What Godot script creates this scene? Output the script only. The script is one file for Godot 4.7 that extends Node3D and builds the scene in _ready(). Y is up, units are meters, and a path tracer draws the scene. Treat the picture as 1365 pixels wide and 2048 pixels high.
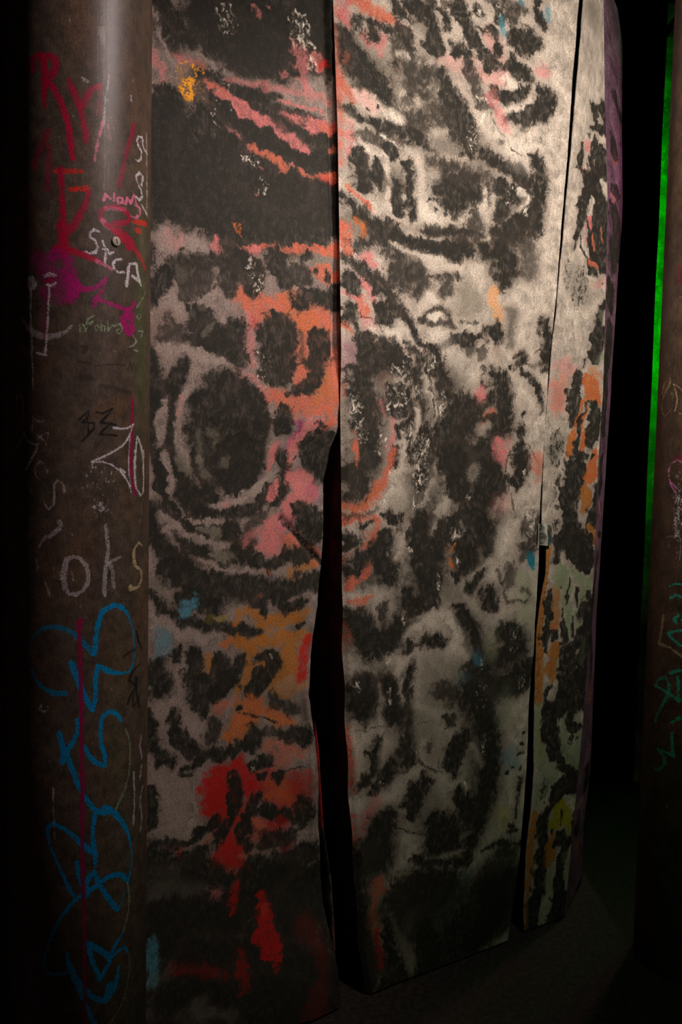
extends Node3D
# A dim passage: a graffitied steel column, tall painted canvas sheets hung on a wall, and a second column beside a gap lit green.
# Wall frame: A runs along the sheets, N points out of them, WALL is a point at their foot.

const WALL := Vector3(0.1133, 0, -2.5119)
const A := Vector3(0.83713, 0, -0.54702)
const N := Vector3(0.54702, 0, 0.83713)
const END := Vector3(0.45, 0, -0.893)

const PAINTS := {
	"K": Color8(46, 44, 39), "L": Color8(156, 139, 130), "N": Color8(116, 94, 84), "P": Color8(202, 117, 114), "S": Color8(194, 103, 80), "O": Color8(194, 104, 56),
	"R": Color8(188, 40, 36), "H": Color8(176, 110, 52), "M": Color8(142, 58, 96), "T": Color8(24, 112, 134), "Z": Color8(80, 134, 150), "Y": Color8(158, 146, 30),
	"A": Color8(142, 152, 118), "W": Color8(224, 211, 194), "C": Color8(198, 184, 168), "G": Color8(124, 116, 102), "V": Color8(50, 56, 78), "J": Color8(88, 82, 72), "Q": Color8(60, 57, 50), "X": Color8(255, 168, 48), "U": Color8(212, 156, 110),
	"c": Color8(196, 188, 196), "r": Color8(158, 14, 48), "R2": Color8(205, 24, 54), "p": Color8(205, 110, 140), "m": Color8(158, 12, 98), "g": Color8(118, 140, 108),
	"k": Color8(26, 22, 20), "w": Color8(78, 66, 57), "o": Color8(126, 72, 36), "q": Color8(138, 20, 68), "b": Color8(6, 124, 184), "i": Color8(190, 165, 125),
	"v": Color8(84, 72, 140), "d": Color8(200, 125, 170), "t": Color8(56, 172, 150)}

# ---------------------------------------------------------------- painting
class Surface:
	static var fine: PackedByteArray
	static var mid: PackedByteArray
	static var streak: PackedByteArray
	static var rag: PackedFloat32Array
	static var slow: PackedByteArray
	static var drift: PackedByteArray
	var w: int
	var h: int
	var col: PackedVector3Array
	var mask: PackedFloat32Array
	var paints: Dictionary
	var rng := RandomNumberGenerator.new()
	var dry := 0.0
	var bleed := 0.4
	var spread := 1.7
	var warp := 1.0

	static func prepare() -> void:
		var n := FastNoiseLite.new()
		n.noise_type = FastNoiseLite.TYPE_SIMPLEX
		n.seed = 11
		n.fractal_octaves = 2
		n.frequency = 0.24
		fine = n.get_image(512, 2048, false, false, false).get_data()
		n.seed = 12
		n.frequency = 0.05
		n.fractal_octaves = 3
		mid = n.get_image(512, 2048, false, false, false).get_data()
		n.seed = 13
		n.frequency = 0.16
		n.fractal_octaves = 3
		var im := n.get_image(512, 512, false, false, false)
		im.resize(512, 2048, Image.INTERPOLATE_CUBIC)
		streak = im.get_data()
		n.seed = 14
		n.frequency = 0.022
		slow = n.get_image(512, 2048, false, false, false).get_data()
		n.seed = 15
		drift = n.get_image(512, 2048, false, false, false).get_data()
		rag.resize(512 * 2048)
		for i in 512 * 2048:
			rag[i] = (fine[i] + 1.3 * mid[i] + 0.6 * streak[i] - 370.0) / 150.0

	func start(wide: int, high: int, table: Dictionary, ground: Color, blotch: float) -> void:
		w = wide
		h = high
		paints = table
		rng.seed = 77 + wide
		col.resize(w * h)
		mask.resize(w * h)
		var g := Vector3(ground.r, ground.g, ground.b)
		for y in h:
			var o := y * w
			var q := (y & 2047) * 512
			for x in w:
				var j := q + (x & 511)
				col[o + x] = g * (1.0 + blotch * ((mid[j] - 128) * 0.0007 + (streak[j] - 128) * 0.0009 + (slow[j] - 140) * 0.0014))

	func s(paint: String, alpha: float, soft: float, p: Array, wide := 1.0) -> void:
		if dry > 0.0:
			stroke(paint, alpha, soft, p, wide)
			return
		if paint == "K" and soft > 1.8:
			# ink bleeds into the cloth round the stroke
			stroke("N", alpha * bleed, soft * 4.0 + 5.0, p, wide, 1.0, 3.0)
			stroke(paint, alpha, soft * spread, p, wide, 1.06, 0.9)
			return
		stroke(paint, alpha * 0.97, soft * spread, p, wide)

	func stroke(paint: String, alpha: float, soft: float, p: Array, wide: float, swell := 1.0, more := 0.0) -> void:
		# one brush stroke: x, y, radius triples joined by a smooth tapered line with ragged edges
		# the texture is stretched by «wide» along x where the sheet is narrow
		var thin := 1.0 / wide
		var pts := PackedVector3Array()
		var n := p.size() / 3
		for i in n:
			pts.append(Vector3(p[3 * i] * thin, p[3 * i + 1], p[3 * i + 2] * swell + more))
		if n == 1:
			pts.append(pts[0] + Vector3(0.01, 0, 0))
		elif n > 2:
			var fine_pts := PackedVector3Array()
			for i in n - 1:
				var a := pts[maxi(i - 1, 0)]
				var b := pts[i]
				var c := pts[i + 1]
				var d := pts[mini(i + 2, n - 1)]
				var steps := clampi(int(Vector2(c.x - b.x, c.y - b.y).length() / 9.0), 1, 4)
				for k in steps:
					var t := float(k) / steps
					fine_pts.append(0.5 * (2.0 * b + (c - a) * t + (2.0 * a - 5.0 * b + 4.0 * c - d) * t * t + (3.0 * b - a - 3.0 * c + d) * t * t * t))
			fine_pts.append(pts[n - 1])
			pts = fine_pts
		soft = maxf(soft, 1.3)
		var amp := clampf(soft * 0.4 + 0.5, 0.5, 5.0) if dry <= 0.0 else 0.7
		var inv_soft := 1.0 / soft
		var wob := 0.0 if dry > 0.0 else 0.005
		var bx0 := w
		var bx1 := -1
		var by0 := h
		var by1 := -1
		for i in pts.size() - 1:
			var a := pts[i]
			var b := pts[i + 1]
			var reach := maxf(a.z, b.z) + soft * 0.5 + amp * 1.6 + 1.0 + wob * 80.0 * minf(a.z, 12.0)
			var x0 := maxi(int((minf(a.x, b.x) - reach) * wide), 0)
			var x1 := mini(int((maxf(a.x, b.x) + reach) * wide) + 1, w - 1)
			var y0 := maxi(int(minf(a.y, b.y) - reach), 0)
			var y1 := mini(int(maxf(a.y, b.y) + reach) + 1, h - 1)
			if x0 > x1 or y0 > y1:
				continue
			bx0 = mini(bx0, x0)
			bx1 = maxi(bx1, x1)
			by0 = mini(by0, y0)
			by1 = maxi(by1, y1)
			var dx := b.x - a.x
			var dy := b.y - a.y
			var dr := b.z - a.z
			var il := 1.0 / maxf(dx * dx + dy * dy, 0.0001)
			for y in range(y0, y1 + 1):
				var o := y * w
				var q := (y & 2047) * 512
				var ey := y - a.y
				for x in range(x0, x1 + 1):
					var ex := x * thin - a.x
					var t := clampf((ex * dx + ey * dy) * il, 0.0, 1.0)
					var fx := ex - t * dx
					var fy := ey - t * dy
					var v := (a.z + t * dr - sqrt(fx * fx + fy * fy) + rag[q + (x & 511)] * amp + (slow[q + (x & 511)] - 128) * wob * minf(a.z, 12.0)) * inv_soft + 0.5
					if v > mask[o + x]:
						mask[o + x] = v
		if bx1 < 0:
			return
		var cc: Color = paints[paint]
		var c := Vector3(cc.r, cc.g, cc.b)
		for y in range(by0, by1 + 1):
			var o := y * w
			var q := (y & 2047) * 512
			for x in range(bx0, bx1 + 1):
				var m := mask[o + x]
				if m > 0.0:
					mask[o + x] = 0.0
					if m > 1.0:
						m = 1.0
					var j := q + (x & 511)
					m = m * m * (3.0 - 2.0 * m) * alpha
					if dry > 0.0:
						m *= clampf(1.0 + dry * (fine[j] + 0.7 * mid[j] - 210.0) / 90.0, 0.15, 1.0)
					else:
						m *= clampf(0.93 + (streak[j] + mid[j] - 256) * 0.0022, 0.5, 1.0)
					col[o + x] = col[o + x].lerp(c, m)

	func flecks(paint: String, cx: float, cy: float, rx: float, ry: float, n: int, small: float, big: float) -> void:
		# paint specks, denser mid-patch; the whites on sheets mostly paint in glints
		var was := dry
		dry = 0.0
		for k in n * 2:
			var r := rng.randf() ** 0.7
			var a := rng.randf() * TAU
			var x := cx + cos(a) * r * rx
			var y := cy + sin(a) * r * ry
			var z := lerpf(small, big, rng.randf() ** 3.0)
			s(paint, rng.randf_range(0.3, 0.85), 1.3, [x, y, z, x + rng.randf_range(-1, 1) * z, y + rng.randf_range(0.5, 3.0) * z, z * 0.6])
		dry = was

	func texture(grain: float) -> ImageTexture:
		var bytes := PackedByteArray()
		bytes.resize(w * h * 3)
		var i := 0
		for y in h:
			var q := (y & 2047) * 512
			var weave := 0.012 if y & 1 else -0.012
			for x in w:
				var k := 1.0 + grain * ((fine[q + (x & 511)] - 128) * 0.0013 + (weave if x & 1 else -weave))
				var j := q + (x & 511)
				var sx := x
				var sy := y
				if warp > 0.0:
					sx = clampi(x + int((slow[j] - 128) * 0.05 * warp + (mid[j] - 128) * 0.013 * warp), 0, w - 1)
					sy = clampi(y + int((drift[j] - 128) * 0.05 * warp + (streak[j] - 128) * 0.018 * warp), 0, h - 1)
				var c := col[sy * w + sx] * k * 255.0
				bytes[i] = clampi(int(c.x), 0, 255)
				bytes[i + 1] = clampi(int(c.y), 0, 255)
				bytes[i + 2] = clampi(int(c.z), 0, 255)
				i += 3
		return ImageTexture.create_from_image(Image.create_from_data(w, h, false, Image.FORMAT_RGB8, bytes))

# ---------------------------------------------------------------- helpers
var wave := FastNoiseLite.new()

func skin(tex: Texture2D, rough: float, spec := 0.4) -> StandardMaterial3D:
	var m := StandardMaterial3D.new()
	m.albedo_texture = tex
	m.roughness = rough
	m.metallic_specular = spec
	m.texture_repeat = false
	return m

func plain(c: Color, rough: float, spec := 0.4) -> StandardMaterial3D:
	var m := StandardMaterial3D.new()
	m.albedo_color = c
	m.roughness = rough
	m.metallic_specular = spec
	return m

func mottled(a: Color, b: Color, freq: float, scale: float, rough: float, number: int) -> StandardMaterial3D:
	var n := FastNoiseLite.new()
	n.seed = number
	n.frequency = freq
	n.fractal_octaves = 5
	var ramp := Gradient.new()
	ramp.set_color(0, a)
	ramp.set_color(1, b)
	var t := NoiseTexture2D.new()
	t.width = 512
	t.height = 512
	t.seamless = true
	t.noise = n
	t.color_ramp = ramp
	var m := StandardMaterial3D.new()
	m.albedo_texture = t
	m.uv1_triplanar = true
	m.uv1_world_triplanar = true
	m.uv1_scale = Vector3.ONE * scale
	m.roughness = rough
	m.heightmap_enabled = false
	return m

func tag(o: Node3D, label: String, category: String, group := "") -> Node3D:
	o.set_meta("label", label)
	o.set_meta("category", category)
	if group:
		o.set_meta("group", group)
	return o

func add(called: String, mesh: Mesh, mat: Material, parent: Node3D = self) -> MeshInstance3D:
	var o := MeshInstance3D.new()
	o.name = called
	o.mesh = mesh
	o.material_override = mat
	o.cast_shadow = GeometryInstance3D.SHADOW_CASTING_SETTING_ON
	parent.add_child(o, true)
	return o

func structure(called: String, size: Vector3, at: Vector3, mat: Material, turn := 0.0) -> MeshInstance3D:
	var b := BoxMesh.new()
	b.size = size
	var o := add(called, b, mat)
	o.position = at
	o.rotation.y = turn
	o.set_meta("kind", "structure")
	return o

func along(e: Array, y: float) -> Vector2:
	# (a, n) of an edge at height y; e holds [y, a, n] from the top down
	var i := 0
	while i < e.size() - 2 and y < e[i + 1][0]:
		i += 1
	var t: float = (e[i][0] - y) / (e[i][0] - e[i + 1][0])
	return Vector2(lerpf(e[i][1], e[i + 1][1], t), lerpf(e[i][2], e[i + 1][2], clampf(t, 0.0, 1.0)))

func grid_mesh(nu: int, nv: int, thick: float, at: Callable, turned := false) -> ArrayMesh:
	# a cloth-like slab: front grid, back grid a thickness behind it, and a rim between them
	var pos := PackedVector3Array()
	var nor := PackedVector3Array()
	var uv := PackedVector2Array()
	var idx := PackedInt32Array()
	for j in nv + 1:
		for i in nu + 1:
			pos.append(at.call(float(i) / nu, float(j) / nv))
			uv.append(Vector2(float(i) / nu, float(j) / nv))
	var row := nu + 1
	for j in nv + 1:
		for i in row:
			var du := pos[j * row + mini(i + 1, nu)] - pos[j * row + maxi(i - 1, 0)]
			var dv := pos[mini(j + 1, nv) * row + i] - pos[maxi(j - 1, 0) * row + i]
			nor.append(dv.cross(du).normalized())
	var front := pos.size()
	for k in front:
		pos.append(pos[k] - nor[k] * thick)
		nor.append(-nor[k])
		uv.append(uv[k])
	for j in nv:
		for i in nu:
			var a := j * row + i
			idx.append_array(PackedInt32Array([a, a + 1, a + row + 1, a, a + row + 1, a + row]))
			var b := a + front
			idx.append_array(PackedInt32Array([b, b + row + 1, b + 1, b, b + row, b + row + 1]))
	var rim := PackedInt32Array()
	for i in row:
		rim.append(i)
	for j in range(1, nv + 1):
		rim.append(j * row + nu)
	for i in range(nu - 1, -1, -1):
		rim.append(nv * row + i)
	for j in range(nv - 1, -1, -1):
		rim.append(j * row)
	for k in rim.size() - 1:
		var a := rim[k]
		var b := rim[k + 1]
		var side := (pos[b] - pos[a]).cross(nor[a]).normalized()
		var base := pos.size()
		for v in [a, b, b + front, a + front]:
			pos.append(pos[v])
			nor.append(-side)
			uv.append(uv[v])
		idx.append_array(PackedInt32Array([base, base + 2, base + 1, base, base + 3, base + 2]))
	var arr := []
	arr.resize(Mesh.ARRAY_MAX)
	arr[Mesh.ARRAY_VERTEX] = pos
	arr[Mesh.ARRAY_NORMAL] = nor
	arr[Mesh.ARRAY_TEX_UV] = uv
	arr[Mesh.ARRAY_INDEX] = idx
	var m := ArrayMesh.new()
	m.add_surface_from_arrays(Mesh.PRIMITIVE_TRIANGLES, arr)
	return m

func wall_node(called: String, a: float) -> Node3D:
	var o := Node3D.new()
	o.name = called
	add_child(o, true)
	o.transform = Transform3D(Basis(A, Vector3.UP, N), WALL + A * a)
	return o

func lathe(profile: Array, sides: int, az: float, y_low: float, y_high: float) -> ArrayMesh:
	# a turned solid; texture u covers 200 degrees about azimuth az, v the heights y_high..y_low
	var st := SurfaceTool.new()
	st.begin(Mesh.PRIMITIVE_TRIANGLES)
	for k in profile.size() - 1:
		for i in sides:
			var q: Array = []
			for c in [[k, i], [k, i + 1], [k + 1, i + 1], [k + 1, i]]:
				var r: float = profile[c[0]][0]
				var y: float = profile[c[0]][1]
				var th: float = TAU * c[1] / sides - PI
				q.append([Vector3(r * sin(az + th), y, r * cos(az + th)), Vector2(0.5 + rad_to_deg(th) / 200.0, (y_high - y) / (y_high - y_low))])
			for v in [0, 1, 2, 0, 2, 3]:
				st.set_smooth_group(0)
				st.set_uv(q[v][1])
				st.add_vertex(q[v][0])
	st.generate_normals()
	return st.commit()

# ---------------------------------------------------------------- scene
func _ready() -> void:
	var cam := Camera3D.new()
	cam.name = "camera"
	cam.fov = rad_to_deg(2.0 * atan(1024.0 / 1774.0))
	cam.near = 0.05
	cam.transform = Transform3D(Basis(Vector3(0.99978, 0.02097, -0.00142), Vector3(-0.02102, 0.99751, -0.06733), Vector3(0.00000, 0.06735, 0.99773)), Vector3(0, 1.6, 0))
	add_child(cam)
	cam.current = true
	var env := Environment.new()
	env.background_mode = Environment.BG_COLOR
	env.background_color = Color(0.0, 0.0, 0.0)
	env.tonemap_mode = Environment.TONE_MAPPER_LINEAR
	env.tonemap_exposure = 1.0
	env.sdfgi_enabled = true
	env.ssao_enabled = true
	env.ssil_enabled = true
	var we := WorldEnvironment.new()
	we.name = "surroundings"
	we.environment = env
	add_child(we)
	spot("work_light", Vector3(1.0, 2.75, -1.5), Vector3(0.5, 2.28, -2.75), Color(1.0, 0.95, 0.91), 3.1, 51.0, 1.0, 0.04)
	spot("side_fill", Vector3(0.85, 3.0, -1.2), Vector3(-0.6, 1.6, -1.86), Color(1.0, 0.92, 0.9), 2.6, 40.0, 1.0, 0.05)  # unseen spot added to brighten the left column
	spot("purple_light", Vector3(1.62, 2.8, -3.78), Vector3(0.86, 2.1, -3.08), Color(0.92, 0.5, 0.74), 0.9, 56.0, 1.0, 0.05)
	spot("green_light", Vector3(2.6, 2.6, -3.85), Vector3(1.9, 2.5, -4.5), Color(0.0, 1.0, 0.02), 6.5, 54.0, 1.0, 0.05)
	fill_light("green_fill", Vector3(1.3, 0.5, -1.5), Color(0.35, 1.0, 0.5), 0.04)  # unseen fill added low on the right for a green cast
	fill_light("dim_fill", Vector3(-0.3, 1.6, 0.4), Color(1.0, 0.84, 0.78), 0.075)  # unseen fill added near the camera to lift the dark lower parts

	Surface.prepare()
	wave.seed = 5
	wave.frequency = 1.0
	wave.fractal_octaves = 3
	room()
	columns()
	sheets()
	passage()

func spot(called: String, at: Vector3, to: Vector3, c: Color, energy: float, angle: float, soft: float, size: float) -> void:
	var l := SpotLight3D.new()
	l.name = called
	add_child(l)
	l.look_at_from_position(at, to)
	l.light_color = c
	l.light_energy = energy
	l.spot_range = 12.0
	l.spot_attenuation = 2.0
	l.spot_angle = angle
	l.spot_angle_attenuation = soft
	l.light_size = size
	l.shadow_enabled = true

func fill_light(called: String, at: Vector3, c: Color, energy: float) -> void:
	var l := OmniLight3D.new()
	l.name = called
	add_child(l)
	l.position = at
	l.light_color = c
	l.light_energy = energy
	l.omni_range = 12.0
	l.omni_attenuation = 2.0
	l.light_size = 0.25
	l.shadow_enabled = true

func room() -> void:
	var concrete := mottled(Color8(26, 22, 19), Color8(66, 58, 50), 0.05, 1.6, 0.9, 3)
	var dark := mottled(Color8(12, 10, 9), Color8(26, 22, 20), 0.02, 0.7, 0.95, 4)
	structure("floor", Vector3(7.0, 0.2, 7.4), Vector3(0.6, -0.1, -2.2), concrete)
	structure("ceiling", Vector3(7.0, 0.2, 7.4), Vector3(0.6, 4.1, -2.2), dark)
	structure("wall_left", Vector3(0.2, 4.0, 7.0), Vector3(-2.8, 2.0, -2.2), dark)
	structure("wall_right", Vector3(0.2, 4.0, 7.0), Vector3(4.0, 2.0, -2.2), dark)
	structure("wall_rear", Vector3(6.6, 4.0, 0.2), Vector3(0.6, 2.0, 1.4), dark)
	structure("wall_far", Vector3(6.6, 4.0, 0.2), Vector3(0.6, 2.0, -5.8), dark)
	var at := WALL + A * -0.65 - N * 0.33
	structure("wall_back", Vector3(2.9, 4.0, 0.16), Vector3(at.x, 2.0, at.z), dark, atan2(0.54702, 0.83713))
	at = WALL + A * 0.765 - N * 0.15
	structure("light_stop_1", Vector3(0.05, 4.0, 0.22), Vector3(at.x, 2.0, at.z), dark, atan2(0.54702, 0.83713))  # added hidden post that stops green light leaking behind the strip

func columns() -> void:
	var c := Surface.new()
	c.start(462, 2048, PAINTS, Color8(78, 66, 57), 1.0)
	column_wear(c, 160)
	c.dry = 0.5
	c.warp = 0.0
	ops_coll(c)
	var base := Node3D.new()
	base.name = "steel_column"
	add_child(base, true)
	base.position = Vector3(-0.5571, 0, -1.8585)
	tag(base, "brown round steel column with blue looping tag and red letters, left of the painted sheets", "column")
	var r := 0.1501
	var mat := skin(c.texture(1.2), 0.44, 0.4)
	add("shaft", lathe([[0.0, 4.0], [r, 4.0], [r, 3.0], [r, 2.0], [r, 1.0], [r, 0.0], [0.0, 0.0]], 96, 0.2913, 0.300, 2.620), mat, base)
	var spot_at: Array = [0.8037, 1.9990]
	var bolt := add("bolt_head", lathe([[0.0, 0.0052], [0.0015, 0.0052], [0.0075, 0.005], [0.0092, 0.0038], [0.0098, 0.0], [0.0, 0.0]], 24, 0.0, 0.0, 1.0), plain(Color8(168, 156, 140), 0.5), base)
	var out := Vector3(sin(spot_at[0]), 0, cos(spot_at[0]))
	bolt.transform = Transform3D(Basis(Vector3.UP.cross(out), out, out.cross(Vector3.UP.cross(out)) * -1.0).orthonormalized(), out * (r - 0.001) + Vector3.UP * spot_at[1])
	bolt.set_meta("label", "pale round slotted bolt head beside the chalk letters")
	var slot_mesh := BoxMesh.new()
	slot_mesh.size = Vector3(0.0016, 0.0008, 0.009)
	var slot := add("slot", slot_mesh, plain(Color8(30, 26, 22), 0.8), bolt)
	slot.position = Vector3(0, 0.0053, 0)
	slot.rotation.y = 0.2

	c = Surface.new()
	c.start(284, 1536, PAINTS, Color8(84, 66, 54), 1.2)
	column_wear(c, 60)
	c.dry = 0.5
	c.warp = 0.0
	ops_colr(c)
	base = Node3D.new()
	base.name = "steel_column"
	add_child(base, true)
	base.position = Vector3(1.1417, 0, -2.7500)
	tag(base, "brown round steel column with teal and pink marker writing, beside the green glow", "column")
	r = 0.1643
	add("shaft", lathe([[0.0, 4.0], [r, 4.0], [r, 3.0], [r, 2.0], [r, 1.0], [r, 0.0], [0.0, 0.0]], 96, -0.3935, 0.000, 3.100), skin(c.texture(1.2), 0.5, 0.4), base)

func column_wear(c: Surface, n: int) -> void:
	# rusty stains and tiny scuffs all over the old paint
	for k in n:
		var x := c.rng.randf() * c.w
		var y := c.rng.randf() * c.h
		c.s("o" if k % 3 else "k", 0.10, 30.0, [x, y, 12.0, x + c.rng.randf_range(-12, 12), y + c.rng.randf_range(30, 120), 20.0])
	for k in n * 2:
		var x := c.rng.randf() * c.w
		var y := c.rng.randf() * c.h
		c.s("c", c.rng.randf_range(0.1, 0.5), 1.3, [x, y, 0.4, x + c.rng.randf_range(-1, 1), y + c.rng.randf_range(0, 4), 0.3])

func sheet_mesh(l: Array, r: Array, a0: float, nu: int, nv: int, bend: Callable) -> ArrayMesh:
	return grid_mesh(nu, nv, 0.003, func(u: float, v: float) -> Vector3:
		var y := lerpf(3.3, 0.01, v)
		var p := along(l, y)
		var q := along(r, y)
		var a := lerpf(p.x, q.x, u)
		return Vector3(a - a0, y, lerpf(p.y, q.y, u) + bend.call(u, y, a)))

func ripple(a: float, y: float) -> float:
	return 0.006 * wave.get_noise_2d(a * 4.0 + 9.0, y * 1.6) + 0.0018 * wave.get_noise_2d(a * 22.0, y * 9.0)

func sheets() -> void:
	# the three painted sheets, each edge given as [height, along, out]
	var ll := [[2.629, -0.7214, 0.0000], [1.447, -0.7219, 0.0000], [0.171, -0.7277, 0.0000]]
	var lr := [[2.785, -0.1833, -0.0060], [2.470, -0.1607, -0.0070], [2.145, -0.1455, -0.0080], [1.743, -0.1214, -0.0168], [1.675, -0.1270, -0.0233], [1.619, -0.1448, -0.0447], [1.521, -0.1528, -0.0650], [1.279, -0.1419, -0.0815], [1.107, -0.1594, -0.0875], [0.906, -0.1749, -0.0930], [0.768, -0.1432, -0.0960], [0.510, -0.1213, -0.1000], [0.281, -0.1161, -0.1000], [-0.105, -0.1003, -0.1000]]
	var c := Surface.new()
	c.start(367, 2048, PAINTS, PAINTS["L"] * 0.94, 1.0)
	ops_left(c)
	var t := wall_node("painted_sheet", -0.3)
	tag(t, "dark painted canvas with big black eye shape and red patches, beside the left column", "canvas sheet")
	var c0: Array = [Vector2(-0.2968, 1.4189), Vector2(-0.1540, 1.2951)]
	add("canvas", sheet_mesh(ll, lr, -0.3, 130, 300, func(u: float, y: float, a: float) -> float:
		var d := ripple(a, y)
		d += 0.003 * smoothstep(0.8, 1.0, u) * wave.get_noise_2d(a * 40.0, y * 14.0)
		d += 0.11 * smoothstep(0.4, 0.0, y) * smoothstep(0.2, 1.0, u)
		d -= 0.024 * exp(-pow((u - 0.957 + 0.008 * sin(y * 5.0)) / 0.02, 2.0)) * smoothstep(1.75, 1.9, y)
		var p := Geometry2D.get_closest_point_to_segment(Vector2(a, y), c0[0], c0[1])
		var k := p.distance_to(Vector2(a, y))
		d -= 0.012 * exp(-pow(k / 0.0075, 2.0))
		var low := smoothstep(1.15, 0.9, y) * smoothstep(0.3, 0.5, y)
		d += low * 0.012 * exp(-pow((u - 0.965 - 0.01 * sin(y * 9.0)) / 0.02, 2.0))
		d += 0.004 * smoothstep(0.7, 0.95, u) * sin(y * 26.0 + a * 20.0) * smoothstep(1.9, 1.2, y)
		return d), skin(c.texture(1.0), 0.66, 0.22), t)

	# a pleat of the same cloth standing in the dark of the fold
	var way := [[0.825, -0.1424, -0.1050], [0.675, -0.1322, -0.1050], [0.507, -0.1164, -0.1050], [0.348, -0.0866, -0.1050], [0.206, -0.0727, -0.1050], [0.015, -0.0574, -0.1050]]
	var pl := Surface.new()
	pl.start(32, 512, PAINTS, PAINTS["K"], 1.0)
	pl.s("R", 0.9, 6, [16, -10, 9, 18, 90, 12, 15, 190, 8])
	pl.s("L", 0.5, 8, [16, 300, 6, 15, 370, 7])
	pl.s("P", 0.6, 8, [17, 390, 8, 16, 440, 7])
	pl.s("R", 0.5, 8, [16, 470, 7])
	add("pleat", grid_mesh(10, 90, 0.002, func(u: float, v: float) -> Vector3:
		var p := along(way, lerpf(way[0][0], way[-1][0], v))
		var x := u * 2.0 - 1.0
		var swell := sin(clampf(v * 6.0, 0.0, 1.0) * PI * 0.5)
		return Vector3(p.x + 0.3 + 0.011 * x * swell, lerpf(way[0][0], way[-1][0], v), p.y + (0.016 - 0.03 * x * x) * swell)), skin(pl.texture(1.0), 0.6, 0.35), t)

	var rl := [[2.780, -0.1917, 0.0000], [2.466, -0.1699, 0.0000], [2.142, -0.1554, 0.0000], [1.674, -0.1340, 0.0000], [1.330, -0.1203, 0.0000], [1.048, -0.1114, 0.0000], [0.831, -0.0958, 0.0000], [0.611, -0.0781, 0.0000], [0.384, -0.0548, 0.0000], [0.153, -0.0310, 0.0000], [0.001, -0.0036, 0.0000]]
	var rr := [[3.042, 0.7258, 0.0000], [2.495, 0.6922, 0.0000], [2.179, 0.6751, 0.0000], [1.940, 0.6526, 0.0000], [1.685, 0.6398, 0.0000], [1.476, 0.6324, 0.0000], [1.387, 0.6301, 0.0000], [1.297, 0.6315, 0.0000], [1.134, 0.6292, 0.0000], [0.970, 0.6261, 0.0000], [0.806, 0.6115, 0.0000], [0.640, 0.6128, 0.0000], [0.473, 0.6073, 0.0000], [0.306, 0.5972, 0.0000], [0.141, 0.5778, 0.0000], [0.013, 0.5569, 0.0000]]
	c = Surface.new()
	c.start(481, 2048, PAINTS, PAINTS["C"] * 0.97, 1.0)
	c.spread = 2.2
	c.bleed = 0.5
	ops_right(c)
	t = wall_node("painted_sheet", 0.3)
	tag(t, "widest painted canvas, pale cream with black ink swirls, in the middle of the wall", "canvas sheet")
	var right_skin := skin(c.texture(1.0), 0.66, 0.22)
	add("canvas", sheet_mesh(rl, rr, 0.3, 130, 300, func(u: float, y: float, a: float) -> float:
		var d := ripple(a + 3.0, y) * smoothstep(0.0, 0.05, u)
		d -= lerpf(0.014, 0.003, smoothstep(1.7, 1.9, y)) * pow(1.0 - smoothstep(0.0, 0.035, u), 2.0)
		d += 0.004 * smoothstep(0.14, 0.03, u) * sin(y * 31.0 + a * 24.0) * smoothstep(1.6, 0.9, y)
		return d), right_skin, t)
	# its left edge is turned back into the fold
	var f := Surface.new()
	f.start(64, 1024, PAINTS, Color8(62, 40, 36), 1.4)  # dark ground puts the shade inside the fold into the colour
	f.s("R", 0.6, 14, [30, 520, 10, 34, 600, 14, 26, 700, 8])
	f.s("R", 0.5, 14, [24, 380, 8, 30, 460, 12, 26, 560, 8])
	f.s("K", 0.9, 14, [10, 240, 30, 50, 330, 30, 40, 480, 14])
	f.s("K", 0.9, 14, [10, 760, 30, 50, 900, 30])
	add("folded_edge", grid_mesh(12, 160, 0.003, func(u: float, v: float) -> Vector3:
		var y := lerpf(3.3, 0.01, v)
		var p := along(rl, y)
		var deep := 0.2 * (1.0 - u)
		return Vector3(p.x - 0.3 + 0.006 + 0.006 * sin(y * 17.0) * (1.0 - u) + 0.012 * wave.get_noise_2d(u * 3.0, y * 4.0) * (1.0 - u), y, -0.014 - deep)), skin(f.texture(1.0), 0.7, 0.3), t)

	var sl := [[3.056, 0.7591, -0.0120], [2.503, 0.7208, -0.0120], [2.184, 0.6968, -0.0120], [1.943, 0.6707, -0.0120], [1.685, 0.6556, -0.0120], [1.458, 0.6547, -0.0120], [1.328, 0.6591, -0.0120], [1.307, 0.6761, -0.0120], [1.212, 0.6788, -0.0120], [1.130, 0.6622, -0.0120], [1.048, 0.6549, -0.0120], [0.882, 0.6494, -0.0120], [0.764, 0.6530, -0.0120], [0.543, 0.6617, -0.0120], [0.425, 0.6536, -0.0120], [0.293, 0.6347, -0.0120], [0.121, 0.6338, -0.0120], [-0.028, 0.6456, -0.0120]]
	var sr := [[3.082, 0.8497, -0.0120], [2.796, 0.8719, -0.0120], [2.456, 0.9073, -0.0120], [2.129, 0.9174, -0.0120], [1.829, 0.9231, -0.0120], [1.575, 0.9133, -0.0120], [1.198, 0.9130, -0.0120], [0.938, 0.9031, -0.0120], [0.678, 0.8880, -0.0120], [0.381, 0.8647, -0.0120], [-0.009, 0.8340, -0.0120]]
	c = Surface.new()
	c.start(162, 2048, PAINTS, PAINTS["C"] * 0.94, 1.0)
	ops_strip(c)
	t = wall_node("painted_sheet", 0.72)
	tag(t, "narrow painted canvas strip with orange patches and purple-lit outer edge, right of the black seam", "canvas sheet")
	add("canvas", sheet_mesh(sl, sr, 0.72, 48, 330, func(u: float, y: float, a: float) -> float:
		return ripple(a + 6.0, y) * smoothstep(1.0, 0.8, u) + 0.004 * wave.get_noise_1d(y * 3.0) * (1.0 - u)), skin(c.texture(1.0), 0.66, 0.22), t)
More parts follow.
